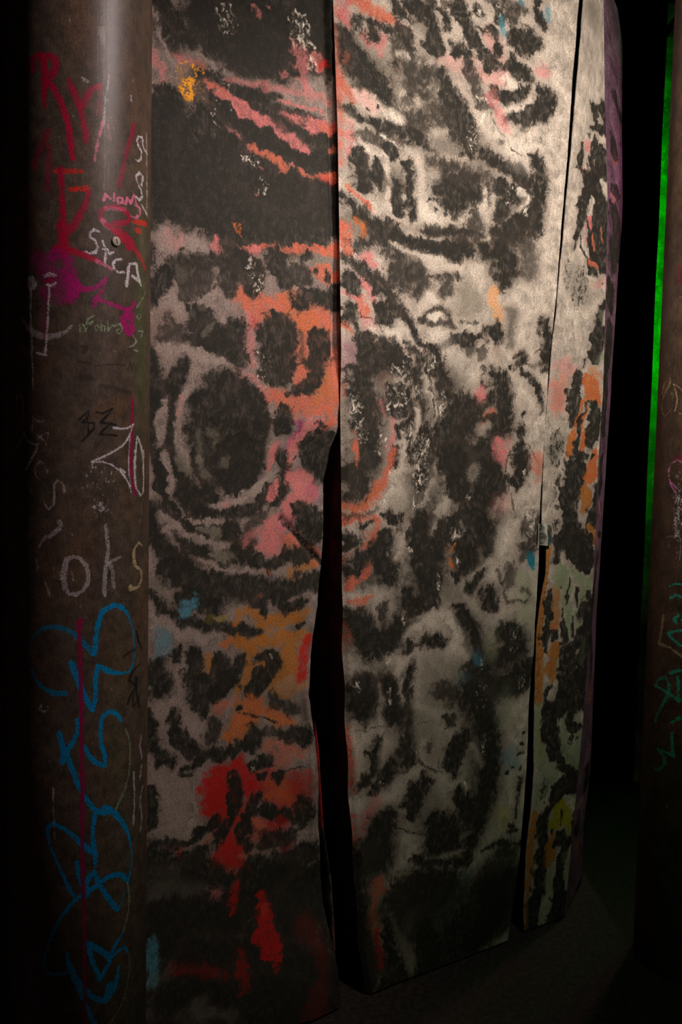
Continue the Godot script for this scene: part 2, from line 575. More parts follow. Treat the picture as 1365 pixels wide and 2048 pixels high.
	var rw := [[3.170, 0.2674, 0.0000], [3.089, 0.3673, 0.0000], [2.534, 0.3096, 0.0000], [2.253, 0.2278, 0.0000], [1.892, 0.1505, 0.0000], [1.539, 0.1458, 0.0000], [1.292, 0.1152, 0.0000], [1.062, 0.0994, 0.0000], [0.725, 0.1642, 0.0000], [0.425, 0.2467, 0.0000], [0.252, 0.2086, 0.0000], [-0.082, 0.3316, 0.0000], [-0.156, 0.3466, 0.0000]]
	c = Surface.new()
	c.start(46, 1024, PAINTS, Color8(116, 88, 104), 1.2)  # ground tinted purple to paint in the coloured light on this face
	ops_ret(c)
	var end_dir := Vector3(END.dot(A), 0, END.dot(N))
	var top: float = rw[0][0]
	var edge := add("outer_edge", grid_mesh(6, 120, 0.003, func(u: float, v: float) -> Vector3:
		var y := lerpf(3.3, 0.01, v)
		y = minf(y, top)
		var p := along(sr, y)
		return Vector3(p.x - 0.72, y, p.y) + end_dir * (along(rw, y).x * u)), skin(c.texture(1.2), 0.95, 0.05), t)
	edge.set_meta("label", "outer edge of the strip turning the corner, purple light painted in")
	# the peeled corner that stands proud of the seam
	var box: Array = [0.6173, 0.6833, 1.3825, 1.3128]
	var fl := Surface.new()
	fl.start(64, 96, PAINTS, Color8(176, 180, 168), 1.0)
	fl.s("W", 0.8, 6, [30, -10, 3, 31, 110, 4])
	fl.s("K", 0.85, 12, [54, 20, 8, 52, 50, 14, 54, 84, 12])
	fl.s("T", 0.5, 14, [50, 60, 8, 56, 80, 8])
	fl.s("K", 0.9, 6, [15, -10, 5, 15, 110, 3])  # black stripe paints in the dark of the open curl
	var flap := add("peeled_flap", grid_mesh(24, 12, 0.0015, func(u: float, v: float) -> Vector3:
		var a := lerpf(box[0] + 0.004 * (1.0 - v), box[1], u)
		var bow := 0.016 * sin(clampf(u / 0.42, 0.0, 1.0) * PI) * -1.0 + 0.014 * exp(-pow((u - 0.45) / 0.16, 2.0)) + 0.006 * (1.0 - u)
		return Vector3(a - 0.72, lerpf(box[2], box[3], v), 0.006 + bow * smoothstep(-0.2, 0.7, v))), skin(fl.texture(1.0), 0.45, 0.5), t)
	flap.set_meta("label", "small curled pale flap of canvas at the seam")

func passage() -> void:
	var g: Array = [1.4812, 3.7266]
	var board := Node3D.new()
	board.name = "mottled_board"
	add_child(board, true)
	board.position = Vector3(g[0], 0, -4.3)
	tag(board, "tall mottled board lit green in the gap behind the right column", "board")
	var c := Surface.new()
	c.start(512, 1024, PAINTS, Color8(190, 190, 180), 1.5)
	for k in 90:
		var y := c.rng.randf() * 1024.0
		c.s("K" if k % 3 else "W", 0.45, 14.0, [c.rng.randf() * 30.0, y, 6.0, c.rng.randf() * 30.0, y + c.rng.randf_range(10, 60), 10.0])
	add("face", grid_mesh(40, 60, 0.03, func(u: float, v: float) -> Vector3:
		return Vector3(lerpf(0.0, 1.8, u), lerpf(g[1], 0.0, v), 0.004 * sin(v * 30.0))), skin(c.texture(1.0), 0.8), board)
	var h: Array = [3.4161, 3.4674]
	var beam := BoxMesh.new()
	beam.size = Vector3(2.6, h[1] - h[0], 0.12)
	var b := add("cross_beam", beam, plain(Color8(16, 14, 12), 0.9))
	b.position = Vector3(2.665, (h[0] + h[1]) / 2.0, -3.9)
	tag(b, "black horizontal beam crossing the top of the green board", "beam")

# ---------------------------------------------------------------- brush strokes, in texels of each surface
func ops_coll(c: Surface) -> void:
	c.s("c", 0.2, 2.4, [274.7, 151.9, 2, 276.2, 227.1, 2, 275.1, 310.8, 1.5, 278, 394.2, 1.5, 276.9, 467, 1])  # faint pale streaks from here paint in the highlight down the shaft
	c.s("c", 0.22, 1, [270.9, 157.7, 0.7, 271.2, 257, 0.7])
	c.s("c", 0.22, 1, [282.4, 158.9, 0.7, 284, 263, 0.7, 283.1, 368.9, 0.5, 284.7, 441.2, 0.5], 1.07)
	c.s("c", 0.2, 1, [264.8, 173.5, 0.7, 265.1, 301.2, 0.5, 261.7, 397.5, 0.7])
	c.s("c", 0.25, 3.4, [271.1, 204.9, 5.9, 273.6, 223.1, 4.9])
	c.s("c", 0.5, 1.5, [285.4, 274.6, 1, 282.8, 289.7, 1.2, 279, 312.2, 1.2, 277.8, 331.7, 2, 276.5, 346.4, 3, 274, 361.4, 2.5])
	c.s("p", 0.8, 2, [274, 354.2, 2.5, 267.8, 379.5, 2.5, 262.9, 402.1, 2.2, 260.5, 420.5, 1.7])
	c.s("p", 0.5, 2, [283, 356.9, 1.5, 288.4, 379.7, 1.2], 1.09)
	c.s("g", 0.7, 1, [285.6, 343.7, 1.2, 291, 342.3, 1], 1.10)
	c.s("c", 0.5, 1.2, [240, 289.5, 1.9, 249.5, 293.8, 2.4])
	c.s("c", 0.7, 1, [330.6, 294.1, 1, 330.6, 301.5, 1.3], 1.42)
	c.s("r", 0.85, 2.9, [158.7, 281.1, 4.8, 157.4, 264.6, 5.8, 175.9, 257.5, 5.8, 195.6, 263.4, 6.3, 199.2, 275, 5.8, 190.8, 289.3, 6.3, 178.4, 293.9, 6.3])
	c.s("r", 1, 2.4, [175.9, 258.7, 5.8, 178.4, 282.2, 6.3, 178.4, 310.4, 4.8, 178.3, 338.6, 3.4])
	c.s("r", 1, 2.4, [183.4, 296.4, 4.4, 198, 317.3, 5.3, 209.8, 342.6, 5.3, 218, 370.3, 5.3, 221.5, 398.4, 5.4, 225, 421.8, 3.9])
	c.s("r", 0.75, 3.4, [219.1, 297, 4.8, 226.1, 312.7, 5.8, 235.4, 335.1, 5.4, 240.1, 353.4, 4.9, 244.9, 371.7, 5.4, 246.1, 390.6, 4.9])
	c.s("r", 0.75, 2.9, [268.8, 295.6, 3.9, 254.2, 305.9, 4.4, 244.8, 324.2, 5.9, 237.8, 334.8, 6.3])
	c.s("r", 0.5, 2.5, [270.1, 295.3, 2.9, 268.9, 319.5, 2.5, 266.5, 348.7, 2])
	c.s("r", 0.5, 4.9, [183.3, 381.2, 5.8, 173.1, 404.7, 5.8, 162.5, 423.3, 4.9, 159.7, 439.8, 3.9], 1.11)
	c.s("r", 0.4, 4.9, [185.7, 404.9, 4.9, 185.7, 440.5, 5.8, 183.1, 471.5, 5.9])
	c.s("R", 0.95, 1.7, [196.7, 444.6, 3.4, 214.5, 443.7, 4.4, 239.1, 440.5, 3.4])
	c.s("r", 1, 2.4, [205, 440, 4.4, 207.4, 475.6, 4.4, 208.6, 506.6, 4.9, 209.8, 537.7, 5.9, 209.7, 561.8, 8.8, 209.7, 576.2, 8.8])
	c.s("R", 0.95, 1.7, [221.5, 472.3, 3.9, 247.4, 468.2, 4.9])
	c.s("r", 0.8, 2.5, [251, 473.7, 4.4, 247.4, 488.7, 4.4, 236.8, 511.6, 5.9, 223.9, 534.4, 6.4, 212.1, 549.6, 4.9])
	c.s("r", 0.55, 3.1, [338.3, 340.8, 4.6, 331.1, 362.9, 4.1, 319.3, 393.5, 3.5, 314.6, 414.5, 3, 308.6, 435.7, 4, 304.2, 453.9, 4], 1.30)
	c.s("p", 1, 1.2, [275.7, 483, 2.5, 279.5, 472.6, 2.5, 287.5, 477.1, 2, 294.3, 479.4, 2.3, 294.3, 468.4, 2], 1.08)
	c.s("p", 1, 1.3, [301.4, 475.5, 2, 304.3, 472.4, 1.5, 311.8, 471.9, 2, 311.9, 479.3, 2, 302.9, 482.5, 1.8, 300.8, 476.8, 1.8], 1.18)
	c.s("p", 1, 1.3, [318.2, 480.3, 1.8, 323.1, 467.9, 2, 330.1, 476.2, 2, 339.3, 460.1, 2, 345.4, 474.8, 1.8], 1.42)
	c.s("p", 0.9, 1.3, [343.4, 476.6, 1.8, 356.6, 476.9, 2.1, 356.7, 487, 2.1, 345.6, 497.4, 2.1, 332, 498.2, 1.5], 1.65)
	c.s("c", 0.95, 1, [367, 359.2, 1.6, 362.7, 353.9, 1.5, 350.8, 356.6, 1.5, 345.3, 364.6, 1.5, 351, 374.1, 1.8, 360.4, 378.6, 1.8, 359.1, 391.6, 1.8, 349, 399.7, 1.5, 342.7, 397.9, 1.3], 1.76)
	c.s("c", 0.9, 1, [361.7, 361.8, 1.3, 371.2, 372.5, 1.3, 384.8, 375.7, 1.3], 2.37)
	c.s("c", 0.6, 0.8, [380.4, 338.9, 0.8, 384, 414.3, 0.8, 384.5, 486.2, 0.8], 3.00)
	c.s("c", 0.95, 1, [361.1, 437.7, 1.6, 366.2, 419.7, 1.8, 356, 417.2, 1.8, 344.2, 424.9, 1.5, 347.2, 435.3, 1.5, 358.7, 444.7, 1.8, 363.9, 455.9, 1.8, 354.1, 464.9, 1.8, 344.5, 461.2, 1.3], 1.87)
	c.s("c", 0.8, 1, [361.5, 470.6, 1.3, 372.7, 476.5, 1.6, 382.9, 482.8, 1.3], 2.43)
	c.s("r", 0.9, 2.5, [271.9, 516.5, 3.5, 270.6, 502.1, 3.5, 282.2, 491.6, 3.5, 301.4, 489, 4, 319.9, 492.3, 4.6, 328.5, 502.7, 4.1, 316.8, 512.8, 4.6, 295.9, 517.1, 4], 1.16)
	c.s("p", 0.8, 3, [273.2, 516.3, 4, 279.7, 522.5, 5, 293.1, 527.5, 5.5])
	c.s("r", 1, 2.5, [293.1, 528.7, 5, 310.6, 538.9, 5.6, 327.1, 553.1, 5.1], 1.23)
	c.s("R", 1, 1.5, [345.7, 504.9, 4.1, 376.2, 499.9, 4.7], 2.61)
	c.s("R", 1, 1.6, [352.3, 517.3, 5.7], 1.79)
	c.s("p", 0.5, 3, [279.6, 495.7, 3.5, 316.6, 489.3, 3.5], 1.28)
	c.s("c", 1, 1, [267.5, 536.1, 2.2, 259.5, 534.8, 2.2, 252.8, 540, 2, 252.8, 546.8, 2, 260.8, 551.1, 2, 265.8, 562.6, 2, 262.1, 571.6, 2.2, 252.3, 574.5, 2.2, 244, 572.1, 2.2])
	c.s("c", 1, 1, [274.6, 551.1, 2, 278.5, 560.8, 2, 279.8, 572.8, 2, 278.6, 586.5, 2])
	c.s("c", 1, 1, [274.6, 563.8, 1.7, 283.7, 562.4, 1.7, 286.4, 570.6, 1.8, 293.3, 566.3, 1.8], 1.08)
	c.s("c", 1, 1, [309.3, 575.9, 2, 297.5, 578.6, 2, 292.8, 586.8, 2, 297.6, 596, 2, 304.9, 599, 2, 316.6, 596.5, 1.8], 1.18)
	c.s("c", 1, 1, [321.3, 620.3, 1.8, 324.6, 600.1, 2, 329, 579.7, 2, 346.3, 576.3, 2.1, 350.8, 592.8, 2.1, 361.5, 611.7, 1.8], 1.66)
	c.s("c", 1, 1.3, [337.6, 599.8, 2.6, 348.7, 603.4, 3.6, 358, 606.8, 2.1], 1.71)
	c.s("r", 1, 2.5, [284.9, 523, 4.5, 307.5, 528.6, 5.5, 327, 539.5, 5.6, 346.1, 555.6, 4.6, 365.2, 566.8, 4.2, 377.4, 579.8, 3.2], 1.66)
	c.s("r", 0.9, 3.4, [207.4, 532, 8.8, 209.7, 555.9, 8.3, 209.7, 570.4, 6.9])
	c.s("r", 1, 2.9, [197.8, 570.8, 6.4, 226.3, 574.1, 5.9, 249.9, 580.4, 4.9, 272.1, 587.4, 3.5])
	c.s("p", 0.8, 2.5, [264.6, 586, 3.5, 279.9, 591.2, 3, 290.6, 595.8, 2.3])
	c.s("m", 0.5, 12.3, [167.5, 587.8, 14.7, 190.4, 612, 22.1, 207.4, 647.8, 14.8, 177.8, 643.6, 9.8])
	c.s("m", 0.7, 7.4, [197.8, 580.5, 12.3, 216.8, 591.7, 12.3, 219.2, 613.3, 12.3, 226.3, 632.2, 12.3, 221.6, 652, 8.9])
	c.s("m", 1, 5.4, [221.6, 622.8, 9.8, 231, 631.9, 9.9, 226.3, 644.4, 7.4])
	c.s("w", 0.8, 4.9, [202.6, 596, 8.3])
	c.s("w", 0.8, 4.9, [231, 595.5, 7.4])
	c.s("w", 0.8, 4, [245.2, 621, 5.4])
	c.s("w", 0.5, 3.9, [197.7, 653, 6.4])
	c.s("m", 1, 2, [233.4, 634.2, 5.9, 250, 635.2, 4.5, 264.7, 628.8, 3, 281.3, 610, 1.5])
	c.s("m", 0.9, 2, [281.3, 610, 1.5, 274.8, 632.5, 3, 262.3, 651.1, 4.5, 259.8, 659.9, 4])
	c.s("m", 1, 1.7, [262.3, 648.6, 3, 280.1, 652.8, 3.5, 299.3, 656.6, 3.5, 324.3, 660.7, 4.1], 1.15)
	c.s("m", 1, 1.8, [324.3, 663.2, 3.6, 335, 654, 2.6, 343.6, 642.5, 1.8], 1.48)
	c.s("m", 1, 2.3, [327.8, 667.7, 9.2, 322.7, 678.6, 11.3, 328, 690.5, 11.3, 329.8, 700.5, 5.7], 1.39)
	c.s("w", 0.6, 2.1, [327.9, 680.4, 4.1], 1.39)
	c.s("c", 0.8, 2, [153.5, 621.3, 6.4, 154.9, 631.1, 7.9], 1.16)
	c.s("c", 0.7, 1, [153.5, 638.3, 2, 152.8, 667.5, 1.7, 152.7, 696.8, 1.7, 154.7, 718.9, 2, 154.6, 740.9, 1.5, 156.5, 775.3, 1, 156.4, 809.8, 0.7], 1.15)
	c.s("c", 0.8, 1.2, [179.1, 615.7, 3.4, 187.9, 613.2, 3.9, 195.8, 614.8, 2.9])
	c.s("r", 0.7, 1, [177.8, 624.2, 2.5, 192.9, 621.6, 2.5])
	c.s("c", 0.8, 1.2, [182.4, 630.2, 2, 189.2, 632.6, 2.9, 197.3, 626.8, 2.2])
	c.s("c", 0.8, 1, [186.7, 632.6, 2, 185.4, 658.1, 2, 184.1, 687.2, 2, 182.3, 711.6, 2.2, 179.7, 745.8, 2.2])
	c.s("c", 0.8, 1, [180.7, 747.8, 2, 172.4, 745.9, 2, 163.8, 743.4, 1.5], 1.06)
	c.s("c", 0.55, 2.2, [134.9, 686.4, 2, 147.4, 701.6, 5, 161.7, 711.6, 5.4, 180.3, 716.5, 5.4, 197.7, 715, 4.4, 212.1, 708.4, 3.5, 219.2, 702, 2.5, 222.8, 697.7, 1.5])
	c.s("m", 0.7, 1, [177.3, 638.7, 1.5, 176.7, 677.6, 1.5, 177.7, 719, 1.7])
	c.s("g", 1, 0.7, [236.5, 705.2, 1.2, 235.8, 693.7, 1.2, 244.1, 694.4, 1.2, 246.5, 704.5, 1.2])
	c.s("g", 1, 0.7, [261.1, 676.3, 1.2, 250.1, 684.1, 1.2, 246.5, 694.2, 1.2, 259.9, 685.7, 1, 250.1, 696.4, 1.2, 245.3, 704.6, 1.2])
	c.s("g", 1, 0.7, [262.4, 695.4, 1, 266.1, 692.5, 1.2, 268.6, 697.3, 1.2, 264.9, 702.5, 1.2, 261.9, 699.1, 1, 262.4, 695.4, 1])
	c.s("g", 1, 0.8, [272.5, 702.3, 1.3, 272.4, 691.9, 1.3, 278.1, 693.9, 1.3, 278.9, 701.7, 1.3])
	c.s("g", 1, 0.8, [284.2, 683.3, 1, 285, 693.1, 1, 284.2, 701.2, 1.3, 291, 691.2, 1, 293.8, 689.7, 1], 1.07)
	c.s("g", 1, 0.8, [296.6, 691.9, 1, 306.8, 685.6, 1.3, 313, 692.4, 1.3, 308.4, 703, 1.3, 301, 702.6, 1, 300.9, 696.4, 1, 306.9, 695.2, 1], 1.20)
	c.s("c", 0.5, 0.8, [356.1, 661, 1, 349.3, 667.2, 1, 353.9, 672.9, 1, 362.2, 666.5, 1, 356.1, 661, 1], 1.88)
	c.s("c", 0.5, 0.8, [354.1, 692.2, 1, 371.4, 691.2, 1.1, 361.6, 704.1, 1], 2.02)
	c.s("c", 0.6, 1, [337.3, 702.1, 1, 347.5, 711.1, 1.3, 339.4, 719.7, 1, 330, 723.4, 1], 1.55)
	c.s("c", 0.5, 0.8, [337.5, 727.6, 1.3, 349.9, 727.5, 1.6], 1.73)
	c.s("c", 0.4, 0.8, [378.1, 621.7, 1.1, 360.8, 639.7, 1, 349.2, 651.8, 1], 2.00)
	c.s("k", 0.5, 2, [240.6, 731.4, 2, 247.8, 731, 3.5, 243, 739.9, 3.5])
	c.s("k", 0.4, 2, [235.9, 756.3, 2, 255.1, 758.8, 2])
	c.s("k", 0.4, 2, [262.5, 762.1, 1.3, 288.5, 757.7, 1.3, 318.2, 756.3, 1.5], 1.09)
	c.s("k", 0.5, 1.3, [325, 764.6, 1, 332, 748.7, 1, 335.8, 763.7, 1, 341.6, 750.3, 1, 348, 762.6, 1], 1.49)
	c.s("k", 0.35, 2.5, [240.7, 783.1, 6.5, 252.7, 782.5, 5.5])
	c.s("k", 0.35, 2, [272.7, 795, 3.5, 291.4, 796.3, 3.5, 312, 801.3, 3.1, 332.4, 802.5, 2.6], 1.24)
	c.s("c", 0.4, 0.8, [331.1, 786.6, 1], 1.43)
	c.s("k", 0.4, 1, [352.8, 798.4, 1.3, 360.1, 803.1, 1.3, 357.7, 816.3, 1.1], 1.92)
	c.s("o", 0.22, 15.3, [303, 829.7, 15.3, 275.4, 841.1, 15.1], 1.17)
	c.s("k", 1, 1, [234.8, 855.1, 1.5, 250.4, 839.7, 1.7, 251.6, 847.1, 1.5, 240.8, 858.6, 1.5, 260.2, 859.2, 1.8, 260.3, 868, 1.8, 250.5, 879.5, 1.8, 239.6, 891, 1.2])
	c.s("k", 1, 1, [246.8, 842.3, 1.2, 250.4, 862.1, 1.3, 250.5, 882, 1.3])
	c.s("k", 1, 1, [264, 840.4, 1.5, 275.4, 842.4, 1.8, 292.9, 832.8, 1.5, 280.7, 848.4, 2, 271.6, 857.6, 2, 286.1, 859.6, 1.8, 300.2, 860.8, 1.5])
	c.s("k", 1, 1, [291.6, 858.1, 1.8, 275.5, 871.3, 2, 270.4, 879, 1.8, 286.2, 878.5, 1.8, 301.8, 879.3, 1.5], 1.08)
	c.s("q", 1, 0.8, [337.3, 811.1, 2.6, 337.4, 869.3, 2.6, 335, 910.8, 2.3, 334.5, 949.8, 2.3], 1.51)
	c.s("c", 1, 1, [295.9, 866, 2, 309.2, 867.6, 1.8, 325.6, 865.8, 1.5, 340.5, 858.8, 1.3], 1.36)
	c.s("c", 0.95, 0.8, [338.5, 860.2, 1.6, 331, 877.2, 1.6, 315.7, 895.6, 1.5, 286.3, 911.4, 1.5, 257.9, 924.9, 1.5], 1.27)
	c.s("c", 0.95, 0.8, [256.7, 924.9, 1.5, 257.9, 935.7, 1.3])
	c.s("c", 0.95, 0.8, [257.9, 926.9, 1.5, 275.7, 925.4, 1.5, 291.9, 930.4, 1.5, 306.5, 939.3, 1.5, 319.3, 950.9, 1.6], 1.11)
	c.s("c", 0.6, 0.8, [332.2, 879.8, 1, 329.5, 910.9, 1, 328.3, 949.7, 1], 1.41)
	c.s("c", 0.85, 0.8, [351.3, 879.3, 1.3, 347.2, 910.7, 1.3, 345.4, 950, 1.3], 1.68)
	c.s("c", 0.85, 0.8, [351.3, 879.3, 1.3, 363.7, 894.8, 1.3, 372.7, 921.2, 1.3, 376.4, 950.6, 1.1], 2.44)
	c.s("c", 0.35, 0.8, [120.1, 832, 1.3, 122.1, 817, 1.3, 132.7, 814.7, 1.2, 137.6, 832.1, 1.2, 134.2, 852, 1.3, 142.2, 860.6, 1.2], 1.33)
	c.s("c", 0.45, 0.7, [155.7, 849.4, 1.2, 157.1, 861.7, 1.2, 154.2, 874.2, 1.2], 1.15)
	c.s("c", 0.45, 0.7, [155.7, 851.8, 1.2, 166.9, 859.1, 1.2, 177.5, 857.7, 1], 1.09)
	c.s("c", 0.5, 1, [139, 879.3, 1.5, 145.2, 891.7, 1.5, 158.4, 898.9, 1.7, 166.8, 896.3, 1.5, 161.2, 911.3, 1.5, 149.6, 929, 1.8, 143.5, 941.7, 1.3], 1.19)
	c.s("c", 0.4, 0.8, [139, 876.8, 1.3, 127.1, 897, 1, 115.8, 912.2, 1], 1.40)
	c.s("c", 0.5, 0.7, [162.7, 881.5, 1.2, 170.8, 886.3, 1.2, 177.4, 891.1, 1.2], 1.07)
	c.s("c", 0.5, 0.7, [174.8, 881.3, 1.2, 165.4, 887.6, 1.2], 1.09)
	c.s("c", 0.5, 0.7, [178.7, 878.7, 1.2, 185.1, 877.4, 1.2, 182.6, 888.6, 1, 180, 898.5, 1])
	c.s("c", 0.3, 0.7, [169.7, 804.8, 1], 1.07)
	c.s("c", 0.95, 0.8, [319.3, 943.4, 1.5, 309.6, 936.9, 1.5], 1.30)
	c.s("c", 0.95, 0.8, [309.6, 938.2, 1.3, 319.3, 951.1, 1.3, 331.7, 966.9, 1.6, 335.5, 978.7, 1], 1.44)
	c.s("c", 0.6, 0.8, [328, 909.8, 1, 329.7, 943.4, 1, 337.4, 969.6, 1.3], 1.41)
	c.s("c", 0.85, 0.8, [345, 904.4, 1.3, 344.5, 943.6, 1.3, 349.9, 972.6, 1.3, 364.8, 986.3, 1.6, 373.6, 981.4, 1.3, 376.3, 944.1, 1.1, 375.7, 904.1, 1.1], 2.13)
	c.s("q", 1, 0.8, [334.2, 901.9, 2.3, 336, 943.5, 2.3, 339.3, 967, 2.4, 347.8, 983, 2.4], 1.54)
	c.s("c", 0.5, 0.7, [177.3, 929.8, 1.2, 169.4, 926.2, 1.2, 161.2, 935.1, 1.5, 161.1, 948.9, 1.5, 168, 957.4, 1.5], 1.08)
	c.s("c", 0.5, 1, [178.6, 934.7, 1.2, 183.8, 945.8, 1.5])
	c.s("c", 0.4, 0.7, [161.2, 910.2, 1.2, 149.6, 925.4, 1.2, 143.5, 940.6, 1], 1.19)
	c.s("c", 0.3, 1, [146.5, 955.5, 1.3, 152.4, 982.9, 1.3], 1.21)
	c.s("c", 0.6, 1, [210.9, 977.7, 1.7, 210.9, 966.5, 1.5, 206.1, 960.3, 1.5])
	c.s("c", 0.6, 1, [200, 957.9, 1.5, 193.8, 966.8, 1.7, 195, 984.2, 2, 193.8, 999.2, 1.7, 185, 1008.2, 1.7, 178.5, 999.6, 1.5, 175.9, 994.7, 1.2])
	c.s("c", 0.5, 1.5, [203.6, 1029.1, 4, 207.3, 1035.4, 3])
	c.s("c", 0.65, 1.3, [202.4, 1041.7, 4, 195, 1046.9, 4.5, 186.2, 1054.6, 3.5])
	c.s("c", 0.5, 1.3, [179.7, 1054.8, 2.3, 171.8, 1065.1, 2.3, 167.7, 1072.8, 1.3], 1.06)
	c.s("c", 0.2, 2, [152.3, 1023.1, 3.5, 149.2, 1058.5, 2.5, 149.1, 1099, 2.5], 1.19)
	c.s("c", 0.4, 1, [163.6, 1093.2, 1.8, 164.9, 1112.1, 1.3], 1.10)
	c.s("c", 0.4, 1, [178.3, 1130.5, 1.3, 182.2, 1143, 1.8, 187.3, 1158.1, 2])
	c.s("c", 0.65, 1.5, [226.6, 1088.2, 3, 215.7, 1093.2, 4.5, 212.1, 1107.1, 5, 209.7, 1124.8, 4.5, 212.1, 1142.6, 4.5, 219.4, 1152.8, 3.5, 231.4, 1154.3, 3.5, 243.5, 1147, 3.3, 250.9, 1133.3, 3.5, 251.3, 1118, 3.3, 245.9, 1102.6, 3.3, 236.2, 1090.9, 3.5, 226.6, 1088.2, 3])
	c.s("c", 0.4, 1.3, [204.8, 1117.3, 3.5, 206, 1127.4, 2.5])
	c.s("c", 0.5, 1.3, [224.2, 1114.8, 1.3, 226.6, 1130, 1])
	c.s("c", 0.6, 1.5, [281.3, 1036.2, 3.3, 284.1, 1058.1, 3.6, 286.1, 1078.8, 3.3, 282.9, 1099.2, 3.3, 280.3, 1124.7, 3.8, 279.6, 1153, 4.1, 280.4, 1158.3, 3.1])
	c.s("c", 0.5, 1.3, [287, 1102, 2.3, 298.3, 1096.3, 3.1, 312, 1093.5, 1.6], 1.14)
	c.s("c", 0.5, 1.3, [288.4, 1103.4, 3.6, 295.5, 1118.1, 3.1, 295.6, 1133.7, 3.1, 297.9, 1145.6, 2.3], 1.13)
	c.s("i", 0.8, 1.1, [370.6, 1077.6, 1.6, 357.9, 1070.6, 1.9, 345.6, 1080.6, 1.8, 343.2, 1098.9, 2.1, 349, 1112.8, 2.4, 366.4, 1121.6, 2.4, 371.3, 1137, 1.9, 358.8, 1151.5, 2.7, 336.8, 1153.9, 3.2, 334.8, 1147, 2.1], 1.92)
	c.s("c", 0.2, 1.1, [355.3, 1054.9, 0.8, 365.3, 1023.6, 0.8, 373.7, 992.1, 0.8], 2.14)
	c.flecks("c", 273.2, 963.6, 32.9, 50.6, 36, 0.4, 0.9)
	c.flecks("c", 275.9, 1006.8, 20.3, 15.2, 20, 0.6, 1.2)
	c.s("c", 0.25, 0.8, [118.4, 1149.9, 1, 129.4, 1161.7, 1, 132.8, 1176.7, 1, 125.7, 1187.7, 1], 1.41)
	c.s("b", 0.7, 1, [148.5, 1273.6, 1.3, 146.1, 1250.7, 1.3, 156.1, 1229.3, 1.8, 171.5, 1215.5, 2.8, 189.8, 1210.2, 3.5, 209.7, 1213.3, 4.3, 229.1, 1223.9, 4.3, 246.1, 1242.8, 5.1, 259.9, 1260.6, 3.6])
	c.s("b", 0.8, 1, [148.5, 1273.6, 1.3, 155.9, 1296.1, 2, 171.3, 1314.2, 3.3, 192.2, 1326.2, 5.1, 212.1, 1326.9, 4.6], 1.07)
	c.s("b", 1, 1, [261.1, 1260.8, 3.8, 264.9, 1232.7, 3.6, 269.2, 1204.6, 3.8, 277.8, 1184.7, 4.4, 295.7, 1177.4, 4.6, 317.3, 1185.2, 3.4, 333.4, 1207.4, 1.8, 343.5, 1235.8, 1.1, 347.2, 1268.7, 1.1, 344, 1289.6, 1.3, 332.1, 1303.3, 2.1], 1.28)
	c.s("b", 1, 1, [223, 1272.4, 4.6, 231.5, 1294.7, 6.1, 241.3, 1323.7, 5.6, 257.5, 1359.1, 3.6])
	c.s("b", 1, 1, [258.8, 1360.6, 3.6, 263.8, 1336.4, 4.6, 263.8, 1307.8, 4.1, 267.6, 1283.5, 4.1])
	c.s("b", 1, 1, [267.6, 1280.9, 3.6, 282.1, 1290.5, 5.2, 299.2, 1298.4, 4.2, 318, 1302.6, 2.1, 332.1, 1303.3, 1.6], 1.15)
	c.s("b", 1, 1.1, [315.1, 1389.2, 2.6, 305.5, 1375.1, 3.7, 287.9, 1366.3, 4.4, 275.7, 1374.8, 3.9, 273.1, 1398, 3.6, 274.5, 1421.9, 3.9, 281.3, 1447, 4.2, 280, 1462.7, 4.2, 264.1, 1454.4, 4.4, 251.4, 1436.8, 3.8, 243.9, 1421.5, 2.6])
	c.s("b", 1, 1, [202.2, 1397.1, 5.1, 207.2, 1415.3, 5.1, 212.1, 1433.6, 6.6, 208.4, 1446.5, 5.6])
	c.s("b", 1, 1, [232.8, 1373.6, 3.1, 232.8, 1398.3, 3.6, 221.9, 1418.4, 4.6, 212.1, 1433.6, 5.1])
	c.s("b", 1, 1, [214.5, 1433.7, 5.1, 224.3, 1460.3, 4.6, 236.6, 1495.4, 4.6, 241.6, 1506.4, 3.6, 254.1, 1526.7, 4.6, 265.6, 1542, 4.1])
	c.s("g", 0.7, 1.1, [324.8, 1406.4, 1.1, 335, 1436.1, 1.3, 335.2, 1471.6, 1.3, 329.8, 1502.5, 1.3, 315.9, 1528.1, 1.9, 303.3, 1545.9, 2.6], 1.41)
	c.s("b", 1, 1.3, [269.5, 1542.8, 5.7, 283, 1544.5, 9.4, 294.3, 1548.8, 6.3], 1.06)
	c.s("q", 1, 1, [237, 1202, 6.6, 236.3, 1222.9, 3.8, 238.4, 1287.3, 3.6, 239.6, 1352.1, 3.6, 240.5, 1430.3, 3.3, 241.6, 1509.1, 3.3, 242.1, 1567.2, 3.3])
	c.s("k", 0.8, 1.1, [352.3, 1232, 1.3, 359.9, 1252.3, 1.6, 371.2, 1268.3, 1.3], 1.98)
	c.s("k", 0.8, 1, [317.8, 1272.5, 1.3, 339.7, 1265.9, 1.9, 350.3, 1265.3, 1.3], 1.55)
	c.s("k", 0.8, 1.1, [368.6, 1295, 1.3, 340, 1304.9, 2.1, 332.2, 1319.4, 2.1, 353.3, 1335.1, 2.1, 336.3, 1347.2, 2.1, 328.8, 1361.6, 1.3], 1.55)
	c.s("k", 0.8, 1.1, [353.2, 1318.7, 2.1, 353.4, 1346, 1.6, 366.7, 1376.8, 1.6], 1.81)
	c.s("k", 0.8, 1.1, [344.4, 1343.8, 1.3, 344.6, 1370.9, 1.3, 369.3, 1350, 1.4], 1.63)
	c.s("c", 0.5, 0.8, [346.5, 1491.5, 1.1, 349.6, 1536.6, 1.1, 347.4, 1591.1, 1.1], 1.68)
	c.s("c", 0.6, 0.8, [373.4, 1431.3, 1.1, 367.6, 1448.8, 1.1, 377.4, 1477.1, 1.1], 2.47)
